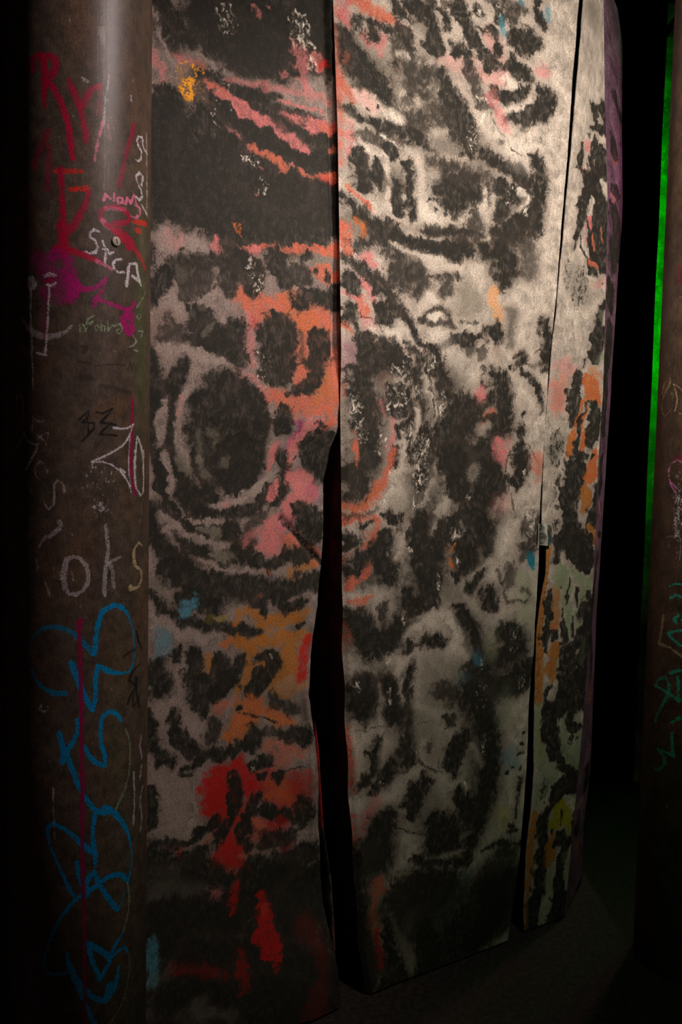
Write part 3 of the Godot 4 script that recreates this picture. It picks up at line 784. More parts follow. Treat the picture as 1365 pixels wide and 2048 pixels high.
	c.s("c", 0.6, 0.8, [374.2, 1489.9, 1.1, 368.4, 1515.7, 1.1], 2.51)
	c.s("c", 0.5, 0.8, [192.1, 1494.8, 1.3, 192.8, 1522.2, 1])
	c.s("c", 0.35, 0.8, [165.9, 1513.4, 1.3, 164, 1521.5, 1], 1.10)
	c.flecks("c", 174, 1354, 10.2, 7.6, 10, 0.6, 1.1)
	c.s("b", 1, 1, [264.3, 1543.9, 5.2, 261.8, 1562, 3.6, 259.2, 1580.1, 3.6, 260.6, 1601.7, 4.7, 264.5, 1623.9, 4.2, 264.5, 1641.3, 3.1])
	c.s("b", 1, 1.1, [300.3, 1554, 4.7, 316.1, 1573.8, 3.7, 330.4, 1600.7, 2.7, 340.4, 1632.1, 1.3, 341.9, 1660.4, 1.3, 336.7, 1680.4, 1.9, 331.8, 1695, 2.7], 1.44)
	c.s("b", 1, 1, [261.9, 1618, 4.7, 244.2, 1601.4, 5.7, 226.9, 1580.8, 4.1, 207.1, 1565.1, 3.6, 192, 1557.2, 3.8, 182.9, 1564.1, 3.3, 184.2, 1587.7, 2.8, 194.5, 1616.4, 2.3, 207.1, 1645.6, 2.6, 219.5, 1675.5, 3.6, 226.9, 1689.5, 2.8])
	c.s("b", 1, 1, [232.3, 1629, 3.9, 234.3, 1647.8, 3.6, 238, 1672.3, 1.6])
	c.s("b", 1, 1, [238.8, 1691.1, 4.1, 222, 1705, 3.6, 202, 1733.2, 3.1, 186.6, 1768.2, 2.6, 177.2, 1795.6, 2.1, 175.9, 1817.2, 2.3, 185.2, 1829.9, 3.4, 202, 1832.3, 3.6, 219.5, 1828.1, 3.6])
	c.s("b", 1, 1, [249.3, 1693, 5.7, 246.8, 1673.8, 4.7, 254.3, 1659.2, 5.2, 262, 1652.8, 4.7, 269.9, 1673.5, 4.7, 283.5, 1698.9, 4.7, 298, 1722.8, 5.3, 307.2, 1735.9, 4.2])
	c.s("b", 1, 1, [249.3, 1684.9, 5.7, 267.2, 1678.2, 4.7, 283.4, 1669.1, 4.7, 303.8, 1668.2, 4.5, 320.1, 1677.8, 4.3, 330.3, 1694.3, 2.7], 1.18)
	c.s("b", 0.8, 1.1, [308.8, 1735.2, 2.1, 318.6, 1722.6, 1.6, 325.6, 1706.2, 1.3], 1.29)
	c.s("g", 0.8, 1.1, [330.3, 1695.7, 1.9, 335.9, 1727.3, 1.3, 331.5, 1758.7, 1.3, 320.7, 1781.6, 2.1], 1.43)
	c.s("b", 1, 1.1, [320.7, 1784.4, 2.4, 305.9, 1797.3, 3.2, 298.3, 1807.9, 3.4, 296, 1820.8, 3.7], 1.19)
	c.s("b", 1, 1, [252, 1782.3, 5.7, 267.5, 1794.5, 5.2, 292.4, 1820.7, 5.3, 283.9, 1838.1, 4.2, 274.3, 1853.9, 4.2])
	c.s("b", 1, 1, [252, 1785, 4.7, 258.4, 1813.7, 4.2, 273, 1850.7, 4.2])
	c.s("b", 1, 1.1, [292.4, 1820.7, 4.2, 310.8, 1813.2, 3.5, 326.2, 1814.2, 2.7, 333.9, 1829.6, 1.4], 1.37)
	c.s("g", 0.6, 1.1, [335, 1830.2, 1.1, 336.8, 1859.3, 1.1, 328.6, 1897.1, 1.1, 314.7, 1923.6, 1.3, 292.9, 1943.8, 2.1], 1.40)
	c.s("b", 1, 1, [215.8, 1792.8, 2.8, 219.5, 1814.6, 4.4, 229.5, 1840.1, 6.2, 239.5, 1866.2, 5.7, 245.1, 1886.4, 3.1])
	c.s("b", 1, 1, [249.6, 1868.4, 4.7, 265.1, 1886.4, 4.7, 284.1, 1897.3, 5.8, 295.6, 1886.8, 6.9, 306.3, 1866.6, 4.8, 311, 1843.8, 1.9], 1.13)
	c.s("b", 1, 1.1, [291.2, 1871.2, 6.9, 286.9, 1891.5, 6.4], 1.10)
	c.s("b", 1, 1, [250.1, 1893.1, 3.1, 254.8, 1913.4, 3.7, 265.2, 1935.8, 3.2])
	c.s("q", 1, 1, [242.7, 1469.3, 3.1, 241.6, 1550.8, 3.1, 241.7, 1630.3, 3.1, 244.3, 1710.8, 3.1, 245.7, 1791.7, 2.6, 246.6, 1930.4, 2.6])
	c.s("c", 0.5, 0.8, [345.7, 1493.5, 1.1, 348.3, 1538.4, 1.1, 345.6, 1592.7, 1.1], 1.65)
	c.s("c", 0.6, 0.8, [381.9, 1531.4, 1.1, 368.9, 1554.4, 1.1, 377.7, 1588.8, 1.1, 369.6, 1614.9, 1.1], 2.69)
	c.s("c", 0.45, 0.8, [192.1, 1493, 1.3, 192.5, 1521.8, 1, 195, 1584.7, 1])
	c.s("v", 0.8, 1.3, [145.2, 1797.9, 2.3, 146.7, 1832.7, 3.4, 146.6, 1865.2, 3.1], 1.21)
	c.s("v", 0.8, 1.6, [95.2, 1882.7, 2.1, 129.6, 1883.4, 2.6, 167.4, 1881.6, 2.6], 1.37)

func ops_colr(c: Surface) -> void:
	c.s("i", 0.8, 0.5, [51.1, 645, 0.6, 55, 631.4, 0.6, 64.5, 622.9, 0.6, 72.6, 622.7, 0.6, 71.4, 631, 0.6, 59.3, 644, 0.6, 50, 658.9, 0.6, 52.1, 671.4, 0.6, 60.8, 678.7, 0.6, 68.5, 675.2, 0.6, 72.9, 670, 0.5], 1.82)
	c.s("i", 0.8, 0.5, [79.1, 631.5, 0.8, 83.8, 642.4, 0.8, 87.3, 654.6, 0.8, 84.5, 671.1, 0.8, 80.4, 669.5, 0.6], 1.27)
	c.s("i", 0.8, 0.5, [80.1, 631.6, 0.8, 90, 636.6, 0.8, 97.4, 644.5, 0.8], 1.18)
	c.s("i", 0.8, 0.5, [90.3, 675.1, 0.8, 100.6, 675.8, 0.8], 1.18)
	c.s("c", 0.4, 0.5, [74.4, 642.6, 0.5, 79.2, 649.7, 0.5, 77.2, 667.8, 0.5], 1.38)
	c.s("q", 0.5, 4.6, [92.2, 741, 4.6], 1.16)
	c.s("d", 1, 0.6, [106, 749.8, 1.1, 94.1, 744.3, 1.2, 81.2, 748.8, 1.2, 77.3, 759.6, 1.2, 78.5, 771.9, 1.2, 83.3, 782.5, 1.2, 92.3, 792.8, 1.1], 1.28)
	c.s("d", 0.9, 0.6, [79.7, 774.9, 0.9, 89, 782.2, 1.1, 99.9, 790.1, 0.9], 1.20)
	c.s("d", 0.7, 0.6, [82.1, 796.3, 0.6, 88.1, 799.9, 0.8, 95.3, 800.2, 0.6], 1.21)
	c.flecks("c", 99, 821.4, 7.6, 36.5, 60, 0.6, 1.3)
	c.s("c", 0.5, 0.6, [103.4, 859.2, 1.1, 104.6, 877.4, 1.1, 103.4, 891.3, 0.9])
	c.s("c", 0.4, 0.8, [79.8, 859.8, 0.9, 98.2, 855, 1.2], 1.33)
	c.s("t", 1, 0.8, [89.2, 933.1, 1.5, 99.3, 927.9, 1.8, 112.7, 928.7, 1.8], 1.09)
	c.s("t", 1, 0.8, [91.2, 950.9, 1.8, 100.2, 945.2, 1.8, 113.5, 947, 1.8], 1.08)
	c.s("t", 1, 0.8, [105.8, 974.5, 2, 100.6, 981.7, 3.1, 102.3, 986.6, 2.3], 1.06)
	c.s("t", 1, 0.8, [111.3, 980.1, 2, 114.3, 989.9, 2])
	c.s("i", 0.7, 0.8, [80.4, 978.7, 2.1, 78.1, 998.8, 2.1, 74, 1023.2, 2.1, 92.7, 1024.6, 1.8, 117.7, 1036.8, 1.8], 1.32)
	c.s("t", 1, 0.8, [115.8, 994.8, 1.8, 90.1, 1004.8, 2.1, 103.7, 1014.8, 2, 117.1, 1022.8, 2])
	c.s("t", 1, 0.8, [98.3, 1063.1, 2.6, 108.5, 1057.9, 2.3, 118.6, 1054.7, 2.3])
	c.s("t", 1, 0.8, [109.6, 1065.4, 2.3, 111.1, 1085.8, 2.3, 111.9, 1102.5, 2.6, 99.4, 1096.2, 2.3, 80.2, 1090.4, 1.8, 67.6, 1089.7, 1.6], 1.09)
	c.s("t", 0.8, 0.8, [68.6, 1090.8, 1.6, 75.8, 1078.3, 1.8, 89.2, 1072.4, 2.1, 96.3, 1081.2, 2.3, 95.1, 1097.2, 2.3, 88.2, 1112.1, 2.1, 75.6, 1134.1, 1.6, 72.5, 1145.7, 1.3], 1.41)
	c.s("t", 1, 0.8, [103.7, 1137, 2.3, 111.9, 1129.8, 2.3, 121.9, 1126.4, 2.3])
	c.s("i", 0.6, 0.8, [106.4, 1136.3, 1, 107.2, 1153.1, 1])
	c.s("t", 1, 0.8, [104.6, 1155.1, 2.3, 106, 1173.1, 2.3, 108.9, 1188.1, 2.6, 98.2, 1185.8, 2.3, 78.9, 1185.1, 2.1])
	c.s("t", 0.8, 0.8, [78.9, 1185.1, 1.8, 94.1, 1192.3, 2.3, 90.6, 1211.9, 2.3, 80.9, 1217.8, 2.1, 71.2, 1215.8, 1.3], 1.31)
	c.flecks("c", 96.9, 825.8, 7.6, 71.1, 40, 0.6, 1.2)
	c.s("r", 0.4, 2.5, [77.1, 457.1, 2, 82.1, 484.6, 2], 1.38)
	c.s("c", 0.4, 0.7, [84.9, 504.4, 1], 1.25)

func ops_left(c: Surface) -> void:
	c.s("K", 1, 13.4, [31.7, 422, 20.1, 52.1, 457.9, 18.1], 1.14)
	c.s("K", 1, 9.5, [189.4, 355.7, 78.1, 188.3, 401.3, 78.3, 310.1, 358.8, 49.5, 339.7, 410.7, 32.6], 1.29)
	c.s("K", 1, 9.3, [109.2, 512.7, 27.8, 157.9, 533.7, 37.8, 243, 562.6, 48.9, 334.1, 569, 50.7], 1.20)
	c.s("K", 1, 9, [39.6, 581.2, 38.4, 52.4, 667.4, 45.7, 143.6, 651.4, 71, 286.7, 638.5, 62.5, 348.3, 652.9, 38.4], 1.14)
	c.s("K", 1, 6.8, [22.5, 628.6, 20.3, 20.4, 717.2, 18.1], 1.09)
	c.s("K", 1, 6.9, [127, 370.3, 37, 188.1, 412.7, 61.7, 277.1, 409.2, 49.1, 325.4, 373.8, 39.8], 1.26)
	c.s("K", 0.9, 9.2, [110.1, 421.2, 34.6, 216.4, 440.1, 31.3], 1.22)
	c.s("K", 1, 7.5, [326.8, 340.4, 29.8, 349.1, 415.7, 15.1], 1.30)
	c.s("K", 0.9, 5.6, [34.2, 404.1, 12.3, 59.8, 432, 12.4, 85.8, 456.1, 10.3], 1.15)
	c.s("K", 1, 3.1, [29.2, 439.9, 7.8, 39.3, 448.1, 9], 1.13)
	c.s("L", 1, 5.6, [21.6, 424.7, 4.9, 39.3, 463.3, 4, 52, 495, 3.4], 1.13)
	c.s("P", 0.7, 6.7, [25.6, 490.5, 6.7, 34.3, 503.6, 8.5, 36.9, 524.8, 5], 1.12)
	c.s("P", 0.75, 5, [64.9, 481, 5.7, 85.7, 484.8, 8, 106.8, 484.2, 4.2], 1.15)
	c.s("N", 0.6, 9.2, [77.7, 511, 18.3, 103.9, 527.4, 13.9], 1.14)
	c.s("K", 1, 5.8, [125.2, 527.1, 7, 163.3, 546.3, 16.6, 208.2, 564.9, 19.3, 257.7, 571.6, 14.8, 318.2, 584.2, 15.1, 356.2, 574.7, 10.2], 1.21)
	c.s("K", 1, 4.7, [169.2, 506, 9.5, 229.4, 499.6, 8.5, 244, 501.1, 4.9], 1.21)
	c.s("P", 1, 2.8, [106.6, 504.4, 3.2, 128, 510.7, 5.1, 146.9, 517.8, 8, 185.7, 533.4, 10.5, 219.9, 542.6, 11.1, 252, 549, 8.3, 275.8, 560.9, 8.4, 300, 568.3, 5.5], 1.20)
	c.s("S", 0.8, 2.8, [104, 503.9, 2.8, 130.7, 510.1, 4.7, 152.4, 518.9, 4.2], 1.16)
	c.s("P", 0.6, 3.8, [155.6, 493.2, 4.2, 197.8, 489.3, 5.7, 244.5, 485.8, 5.4, 299, 483.2, 6.5, 352.7, 477.5, 5.1], 1.22)
	c.s("P", 1, 2.2, [240.9, 507.6, 2.2, 273.8, 505.3, 3.2, 307.5, 502.8, 3.5, 340.5, 500, 1.8], 1.25)
	c.s("P", 1, 2.9, [249.4, 524.6, 4.4, 279.3, 526.7, 6.9, 303.7, 530.1, 11.2, 360.4, 522.2, 11.5], 1.24)
	c.s("S", 0.7, 2.5, [328.5, 531.1, 7.1, 363.6, 522.8, 10.7], 1.27)
	c.s("K", 0.7, 3.9, [237.4, 537.8, 6.8, 258.1, 537, 10.3, 273.1, 538.7, 4.9], 1.22)
	c.s("K", 0.7, 2, [288.4, 529.6, 5], 1.23)
	c.s("K", 0.85, 4.5, [297.2, 551.9, 5, 318.9, 547.6, 7.5, 363.3, 538.8, 6.4], 1.24)
	c.s("S", 0.8, 2.5, [343.8, 557.4, 2.5, 362.9, 558.6, 5.1], 1.26)
	c.s("N", 0.7, 4.2, [98.6, 544.2, 6.9, 130.5, 557.7, 7.5, 146.7, 565.8, 4.7], 1.15)
	c.s("P", 1, 2.8, [141.3, 562.3, 2.8, 157.6, 572.7, 4.7, 168.7, 576.3, 3.8], 1.16)
	c.s("P", 0.7, 2.9, [174.1, 601.8, 3.6, 196.7, 583.5, 4.3, 213.7, 586.1, 2.4], 1.18)
	c.s("S", 1, 2.2, [193.8, 580.6, 2.4, 202.3, 588.3, 4.8, 222.3, 591.5, 6.8, 242.6, 595.9, 8.3, 254.3, 605.7, 9.9, 245.3, 621.7, 7.9, 239.3, 629.9, 2.9], 1.19)
	c.s("P", 1, 2, [257.4, 598, 2, 275.2, 600.7, 2], 1.21)
	c.s("S", 1, 2.5, [287.2, 604.5, 4, 305.4, 612.2, 6.5, 333.4, 608.5, 7.1, 362, 600.9, 11.5], 1.24)
	c.s("R", 0.5, 4.1, [342.8, 611.7, 10.2], 1.24)
	c.s("K", 1, 7.9, [52.1, 556.5, 29.5, 47.3, 623.8, 34.1, 52.5, 689.7, 29.7], 1.10)
	c.s("K", 1, 7, [103.8, 567.8, 25.5, 130.2, 630.8, 56.5, 146.2, 685.6, 54.6, 271.2, 677.5, 59.8, 332.5, 655.5, 38.2], 1.14)
	c.s("K", 1, 6, [196.4, 616.3, 21.7, 213.2, 639.2, 24.3, 271.7, 636.3, 27.3], 1.18)
	c.s("P", 0.6, 1.9, [201.7, 653, 2.4], 1.17)
	c.s("P", 0.7, 1.5, [209.2, 612.8, 2.4], 1.18)
	c.s("L", 1, 4.1, [37.7, 732.3, 4.1, 45.1, 749.1, 11.4, 62.6, 753.3, 12.7, 85.4, 750.1, 6.5, 97, 745, 0.9], 1.09)
	c.s("P", 0.35, 6.9, [60.1, 746.9, 13.8], 1.09)
	c.s("P", 0.8, 7.4, [289.1, 418, 11.1, 294.9, 428.4, 12.4, 287.4, 463.2, 9.9, 296.2, 475.5, 5], 1.26)
	c.s("P", 0.8, 4.9, [257.2, 460.7, 4.9], 1.24)
	c.s("K", 1, 3.7, [275.5, 454.1, 6.9], 1.25)
	c.s("P", 0.8, 5, [320.3, 417.7, 10, 332.4, 431.5, 7.5], 1.28)
	c.s("R", 0.8, 3.5, [335.6, 430.8, 4, 352.2, 418.6, 4.5], 1.30)
	c.s("P", 0.8, 2.4, [199.1, 373.5, 2.9, 209, 383.4, 4.3], 1.23)
	c.s("P", 0.7, 1.9, [227.1, 368, 2.9], 1.25)
	c.s("N", 0.5, 4.6, [90.9, 483.6, 6.9, 109.5, 485.8, 4.6], 1.16)
	c.flecks("W", 290.3, 384.8, 22.1, 32, 90, 0.7, 1.8)
	c.flecks("W", 148.7, 406.9, 21, 25.7, 45, 0.6, 1.3)
	c.flecks("W", 310.4, 429.5, 19.9, 14.9, 25, 0.6, 1.1)
	c.s("W", 1, 1.5, [308.4, 400.4, 3, 314.6, 403.6, 5], 1.28)
	c.flecks("W", 130.6, 521.4, 25.7, 60.8, 18, 0.6, 1.1)
	c.flecks("W", 190.8, 605.6, 16.8, 12, 40, 0.6, 1.1)
	c.flecks("W", 213.2, 639.2, 14.6, 14.6, 14, 0.6, 1.1)
	c.flecks("X", 80.3, 521.5, 16, 18.3, 260, 0.3, 1)
	c.flecks("X", 82.9, 507.6, 27.5, 22.9, 110, 0.3, 0.8)
	c.s("O", 0.3, 5.8, [96.2, 486.8, 3.7, 106.8, 485.4, 1.8], 1.16)
	c.flecks("O", 167.8, 712.6, 7.2, 7.2, 14, 0.6, 1.1)
	c.s("K", 1, 6.8, [14.1, 910.7, 13.7, 21.5, 955.4, 20.6, 33.9, 988.9, 25.4, 41.4, 1046.3, 30.2, 56, 1092.7, 32.8])
	c.s("L", 1, 9.2, [52.7, 802.7, 27.6, 40.5, 853.9, 27.6, 90.5, 830.2, 16.4, 124.3, 807.8, 14.2], 1.09)
	c.s("N", 0.6, 11.5, [42.9, 867.3, 20.7, 35.7, 899.8, 16.1], 1.06)
	c.s("S", 1, 3.3, [149.9, 753.2, 2.4, 167.6, 746, 5.3, 212.3, 736.2, 5.9, 270.4, 730.5, 7.5, 315.8, 726.7, 8.1, 366.1, 718.6, 11.9], 1.19)
	c.s("P", 1, 3.3, [127.3, 728.5, 3.3, 129.8, 742, 6.2, 135.1, 754, 8.1, 119.2, 763.2, 3.3], 1.13)
	c.s("P", 0.8, 3.9, [196.7, 742, 9.7, 189.6, 754.8, 7.3], 1.16)
	c.s("S", 1, 9.7, [183.5, 817.4, 21.9, 200, 832.4, 22, 269, 830, 32.7, 313.8, 840.4, 33.3], 1.18)
	c.s("S", 1, 11.5, [303.5, 906.8, 51.3, 327, 956.2, 33.8, 267.9, 977.2, 22.9, 226.8, 961.9, 15], 1.18)
	c.s("O", 0.5, 12.5, [257.5, 811.5, 12.5, 292.5, 847.5, 22.9], 1.18)
	c.s("H", 0.5, 12.9, [312.2, 931.5, 23.2, 320.9, 956.5, 18.1], 1.18)
	c.s("S", 1, 3.9, [161.7, 803.3, 4.8, 183.4, 829.4, 7.3], 1.14)
	c.s("R", 0.5, 4.4, [197, 856.8, 9.8], 1.14)
	c.s("P", 0.7, 7.3, [180.5, 848.8, 8.8, 185.7, 886.7, 8.3, 188.1, 920.4, 8.3], 1.13)
	c.s("S", 1, 5.1, [282.6, 908.4, 7.6, 285.2, 928.3, 7.6], 1.17)
	c.s("G", 0.9, 7.5, [252.4, 753.6, 6.5, 300.2, 746.1, 6.6, 368.8, 738.4, 7.3], 1.20)
	c.s("S", 1, 5.1, [303, 761.8, 7.6, 339.9, 762.2, 15.4, 358.8, 759.8, 10.4], 1.22)
	c.s("K", 1, 5.7, [18.6, 836.1, 13.6, 33, 811.9, 16, 57.6, 788.5, 13.8, 108.7, 772.7, 11.8, 167.5, 763.7, 13.2], 1.08)
	c.s("K", 1, 6.8, [8.6, 759.4, 11.3, 18.3, 775.8, 9.1], 1.07)
	c.s("K", 0.8, 5.8, [85.4, 803.2, 21, 108.6, 793.4, 16.5, 77.7, 822.5, 14], 1.09)
	c.s("K", 1, 4.8, [162, 763.2, 19.2, 183.9, 772.2, 21.8, 194.8, 797, 15.1], 1.14)
	c.s("K", 0.9, 4.8, [145.6, 788.8, 14.3, 150.9, 806.9, 12], 1.12)
	c.s("K", 1, 3.4, [167.5, 753.1, 9.6, 203.5, 769.6, 9.8], 1.15)
	c.s("G", 0.5, 4.6, [70.2, 793.7, 9.3], 1.09)
	c.s("K", 1, 4.4, [235.1, 748.7, 18.3, 240.5, 772.1, 14.9, 252, 785.3, 12], 1.17)
	c.s("K", 0.9, 4.5, [281.8, 769.4, 17.6, 272.9, 765.6, 12.5, 296.6, 777.4, 9.1], 1.19)
	c.s("K", 1, 3, [300.3, 738.7, 6.6], 1.20)
	c.s("K", 1, 2, [310.6, 763.3, 3.6], 1.20)
	c.s("K", 1, 2.6, [339.8, 768.4, 5.1], 1.22)
	c.s("K", 1, 4.5, [279.5, 815.3, 12.1, 302.3, 802.8, 13.2, 339.2, 799.9, 17, 361.2, 797.5, 18.2], 1.21)
	c.s("K", 1, 5, [228, 853.7, 14.4, 239.3, 867.3, 29.4, 236.1, 892.2, 30.9, 235.8, 916.8, 30, 238.5, 931.5, 22.5], 1.15)
	c.s("K", 1, 3, [231.1, 838.8, 6.9], 1.16)
	c.s("K", 0.8, 3.5, [210.1, 938.3, 9.9, 221.3, 947.4, 6.2], 1.14)
	c.s("K", 1, 3.6, [317.7, 875.3, 18.5, 325.2, 884.8, 15.5, 309.5, 911.4, 13.4, 306.1, 937, 13.4, 293.7, 958.1, 10.8, 267.1, 958.3, 9.1], 1.18)
	c.s("K", 1, 2.1, [343.5, 898.6, 3.1], 1.20)
	c.s("K", 0.5, 3.5, [280.3, 863.6, 4.6, 282.6, 903.3, 4.6], 1.18)
	c.s("K", 1, 7.1, [98.1, 857.1, 16.5, 108.4, 874.7, 26, 103.2, 886.9, 21.3], 1.09)
	c.s("K", 1, 7.2, [155.9, 870.3, 20.7, 155.7, 889.3, 19.3, 166.3, 912.4, 13.4], 1.12)
	c.s("K", 1, 6, [123.9, 887.4, 23.8, 144.9, 904.5, 19.2], 1.11)
	c.s("K", 0.7, 7, [60.2, 883.9, 18.6, 47.9, 894.1, 11.5], 1.07)
	c.s("L", 0.9, 3.4, [139.9, 855.3, 6.2, 134.7, 844, 4.8], 1.11)
	c.s("K", 1, 1.4, [82.3, 847.9, 3.7], 1.09)
	c.s("G", 0.6, 2.4, [121.4, 864.1, 3.8, 110.9, 881.5, 3.3], 1.10)
	c.s("L", 1, 3.7, [35.7, 906.6, 6.9, 67.7, 908.5, 9.8, 103.1, 914.9, 9.9, 134.3, 922, 8.2, 166.2, 936.4, 5.8, 179.7, 942.7, 2.4], 1.10)
	c.s("P", 0.6, 4.4, [166.2, 936.4, 5.4, 193.4, 946.7, 8.4, 209.8, 965.3, 8.4], 1.12)
	c.s("K", 1, 4.1, [18.9, 921.6, 9.1, 26.2, 941.4, 7.8])
	c.s("K", 1, 4.2, [70.2, 931.4, 10.7, 62.8, 952.7, 12.1, 56.9, 980.8, 10.2], 1.06)
	c.s("K", 1, 5.7, [24.1, 978, 12.6, 26.7, 996.1, 11.5, 20.1, 1023.9, 9.2])
	c.s("K", 0.6, 5.8, [56.7, 1043.6, 10.5], 1.11)
	c.s("K", 1, 8.5, [144.6, 966.6, 33.8, 141.2, 1000.4, 50.7, 159.1, 1038.5, 58.6, 157.4, 1067.9, 58.7], 1.15)
	c.s("K", 1, 4.9, [182.2, 964.4, 14.7, 200.1, 985.5, 14.8, 215.6, 1017, 15], 1.12)
	c.s("L", 1, 3.2, [43.4, 979.2, 2.3, 42.8, 1006.9, 5.6, 39.1, 1030.1, 7.9, 38.9, 1051, 5.1], 1.09)
	c.s("L", 1, 2.8, [85.2, 960.6, 4.7, 71.8, 980, 5.6, 66.5, 1010.6, 4.2, 69.5, 1040.9, 5.2, 82.1, 1073.6, 6.2, 91.9, 1102.1, 3.8], 1.12)
	c.s("P", 0.5, 2.3, [70.5, 977.8, 2.8, 66.5, 1008.2, 2.3], 1.07)
	c.s("G", 0.7, 5.3, [128, 1036.9, 9.6, 148.7, 1068, 9.8], 1.18)
	c.s("G", 0.6, 5.5, [204.5, 1067.2, 10], 1.20)
	c.s("G", 0.6, 3.8, [99.6, 1028.2, 4.8, 109.6, 1073.3, 5.3], 1.16)
	c.s("K", 1, 3.5, [249.9, 998.2, 12.6, 254.4, 1015.7, 15.2, 265.9, 1025.5, 10.2], 1.15)
	c.s("M", 1, 7.7, [287.2, 1012, 7.7, 288.7, 1035.1, 8.8, 276.8, 1055.9, 6.7], 1.20)
	c.s("P", 1, 6.3, [332.2, 1015.6, 15.7, 309.4, 1013.7, 10.4, 280.2, 1073.9, 10.3, 288.6, 1050.6, 7.7], 1.23)
	c.s("S", 1, 7.9, [340.7, 999.6, 15.7], 1.19)
	c.s("K", 1, 1.6, [317, 1007, 1.3, 330.1, 1011.7, 2.3, 340, 1012.7, 1], 1.18)
	c.s("K", 1, 1.6, [291.8, 1067.3, 4.7], 1.25)
	c.s("K", 1, 1.6, [306.3, 1090.7, 5.2], 1.27)
	c.s("P", 1, 2.5, [252.1, 1048.8, 4.6, 246.5, 1071.7, 5.1, 241.1, 1087.1, 3.6], 1.23)
	c.s("K", 1, 5.3, [337.1, 1049.6, 26.3, 361.7, 1081.1, 29.3, 387.1, 1059.3, 16], 1.29)  # black stroke paints in the shadow beside the fold
	c.s("K", 0.5, 2.6, [303.4, 916.9, 4.6, 343.3, 908.9, 1.6], 1.20)
	c.flecks("W", 200.4, 791.5, 14.7, 19.5, 26, 0.6, 1.1)
	c.flecks("W", 210.3, 918.7, 17.3, 39.6, 22, 0.6, 1.1)
	c.flecks("W", 189.6, 761.9, 7.3, 14.6, 14, 0.6, 1.1)
	c.s("K", 1, 6.9, [22.3, 1153.5, 20.8, 59.9, 1183, 30.7, 121.4, 1205, 36.5, 186.5, 1213.3, 27.6], 1.18)
	c.s("K", 1, 7, [45.4, 1095.6, 28, 86.9, 1131.3, 28.6], 1.17)
	c.s("L", 1, 3.7, [13.6, 1070.4, 9.2, 21.9, 1102.6, 12, 24.7, 1128.1, 9.3, 14.3, 1137.1, 6.9], 1.13)
	c.s("K", 1, 4.2, [36.8, 1070.1, 9.3, 40.3, 1102.6, 8.4, 51.3, 1130.8, 8, 76, 1159.7, 8.1, 98.5, 1179.7, 7.2], 1.15)
	c.s("L", 1, 1.9, [48.4, 1065.3, 4.2, 56.1, 1095.6, 5.6, 63.5, 1126.2, 5.7, 73.1, 1145.4, 3.8, 84.3, 1162.4, 2.4], 1.15)
	c.s("G", 0.85, 3.3, [76.8, 1074.3, 6.1, 87.4, 1095.6, 7.1, 97.9, 1111.1, 2.4], 1.16)
	c.s("K", 1, 6, [98, 1131.5, 24, 120.8, 1139.1, 24.2], 1.18)
	c.s("G", 0.7, 2.9, [109.7, 1073.9, 4.3, 119.5, 1093.1, 4.3, 140.6, 1105.3, 2.9], 1.18)
	c.s("K", 1, 6.2, [178.8, 1102.9, 29.7, 201.1, 1087.9, 25, 181.3, 1073.1, 39.6], 1.21)
	c.s("G", 0.6, 4.4, [147, 1080.8, 7.3, 157.9, 1073.4, 5.9], 1.18)
	c.s("L", 1, 1.5, [237.7, 1105.6, 4.1, 222.4, 1118.2, 6.6, 200.8, 1130.6, 6.5, 173.6, 1143.8, 9.4, 149.9, 1148.3, 10.3, 130.9, 1149.1, 4.9], 1.23)
	c.s("P", 0.4, 2.5, [161.7, 1144.8, 7.4], 1.21)
	c.s("K", 1, 3.6, [254.2, 1128.7, 12.8, 222.7, 1146.1, 10.1, 179.8, 1160.2, 8, 144.1, 1161.7, 7.4, 109.5, 1153.4, 9.6], 1.22)
	c.s("K", 1, 4.1, [259.4, 1064.6, 10.2, 276.7, 1090.1, 10.3, 273.6, 1123.8, 10.3, 257.7, 1146.9, 10.3], 1.26)
	c.s("P", 1, 2.3, [263.7, 1112.1, 4.1, 255.9, 1131.3, 5.6, 246.4, 1142.8, 2.6], 1.26)
	c.s("P", 0.9, 2.5, [245, 1072.4, 5.1, 251.1, 1052, 5.1], 1.23)
	c.s("L", 1, 2.4, [92.7, 1167.4, 2.4, 115.4, 1173, 5.3, 144.3, 1176, 5.9, 171, 1174.9, 4], 1.20)
	c.s("L", 1, 2.5, [193.7, 1177, 2.5, 210.6, 1171.2, 4.5, 226.1, 1166.6, 2], 1.23)
	c.s("L", 1, 2.8, [40.8, 1158.7, 7.9, 59.8, 1175.8, 10.9, 84.6, 1191.2, 10, 115.7, 1202.3, 8.2, 144.7, 1209.9, 6.9, 174.4, 1212.7, 6], 1.18)
	c.s("L", 1, 2.3, [46.4, 1180.1, 3.8, 68.2, 1202.4, 5.7, 96.1, 1223.1, 5.8, 124.6, 1237.2, 5.9, 154, 1251.6, 5.4, 187.3, 1260.3, 5.5, 217.9, 1254.9, 5.6, 225.8, 1254.1, 3.1], 1.20)
	c.s("G", 0.9, 2.4, [109.8, 1182.5, 4.3, 135.7, 1189.7, 7.3, 156.2, 1189.3, 6.4], 1.19)
	c.s("K", 1, 3.5, [174.1, 1187.6, 15.4, 162.1, 1182.1, 9.9], 1.21)
	c.s("K", 0.7, 3.5, [204.5, 1183.7, 10.1, 232.4, 1166.8, 8.7], 1.24)
	c.s("K", 1, 5.2, [65.4, 1192.7, 2.4, 87.6, 1210.6, 6.2, 121.6, 1219.7, 9.7, 133.2, 1227.8, 7.3], 1.18)
	c.s("G", 0.9, 3.4, [139, 1228.2, 8.4, 174.6, 1230.3, 8.5], 1.21)
	c.s("K", 1, 4.5, [192.8, 1227.6, 18.6, 186.6, 1218.4, 12.5], 1.22)
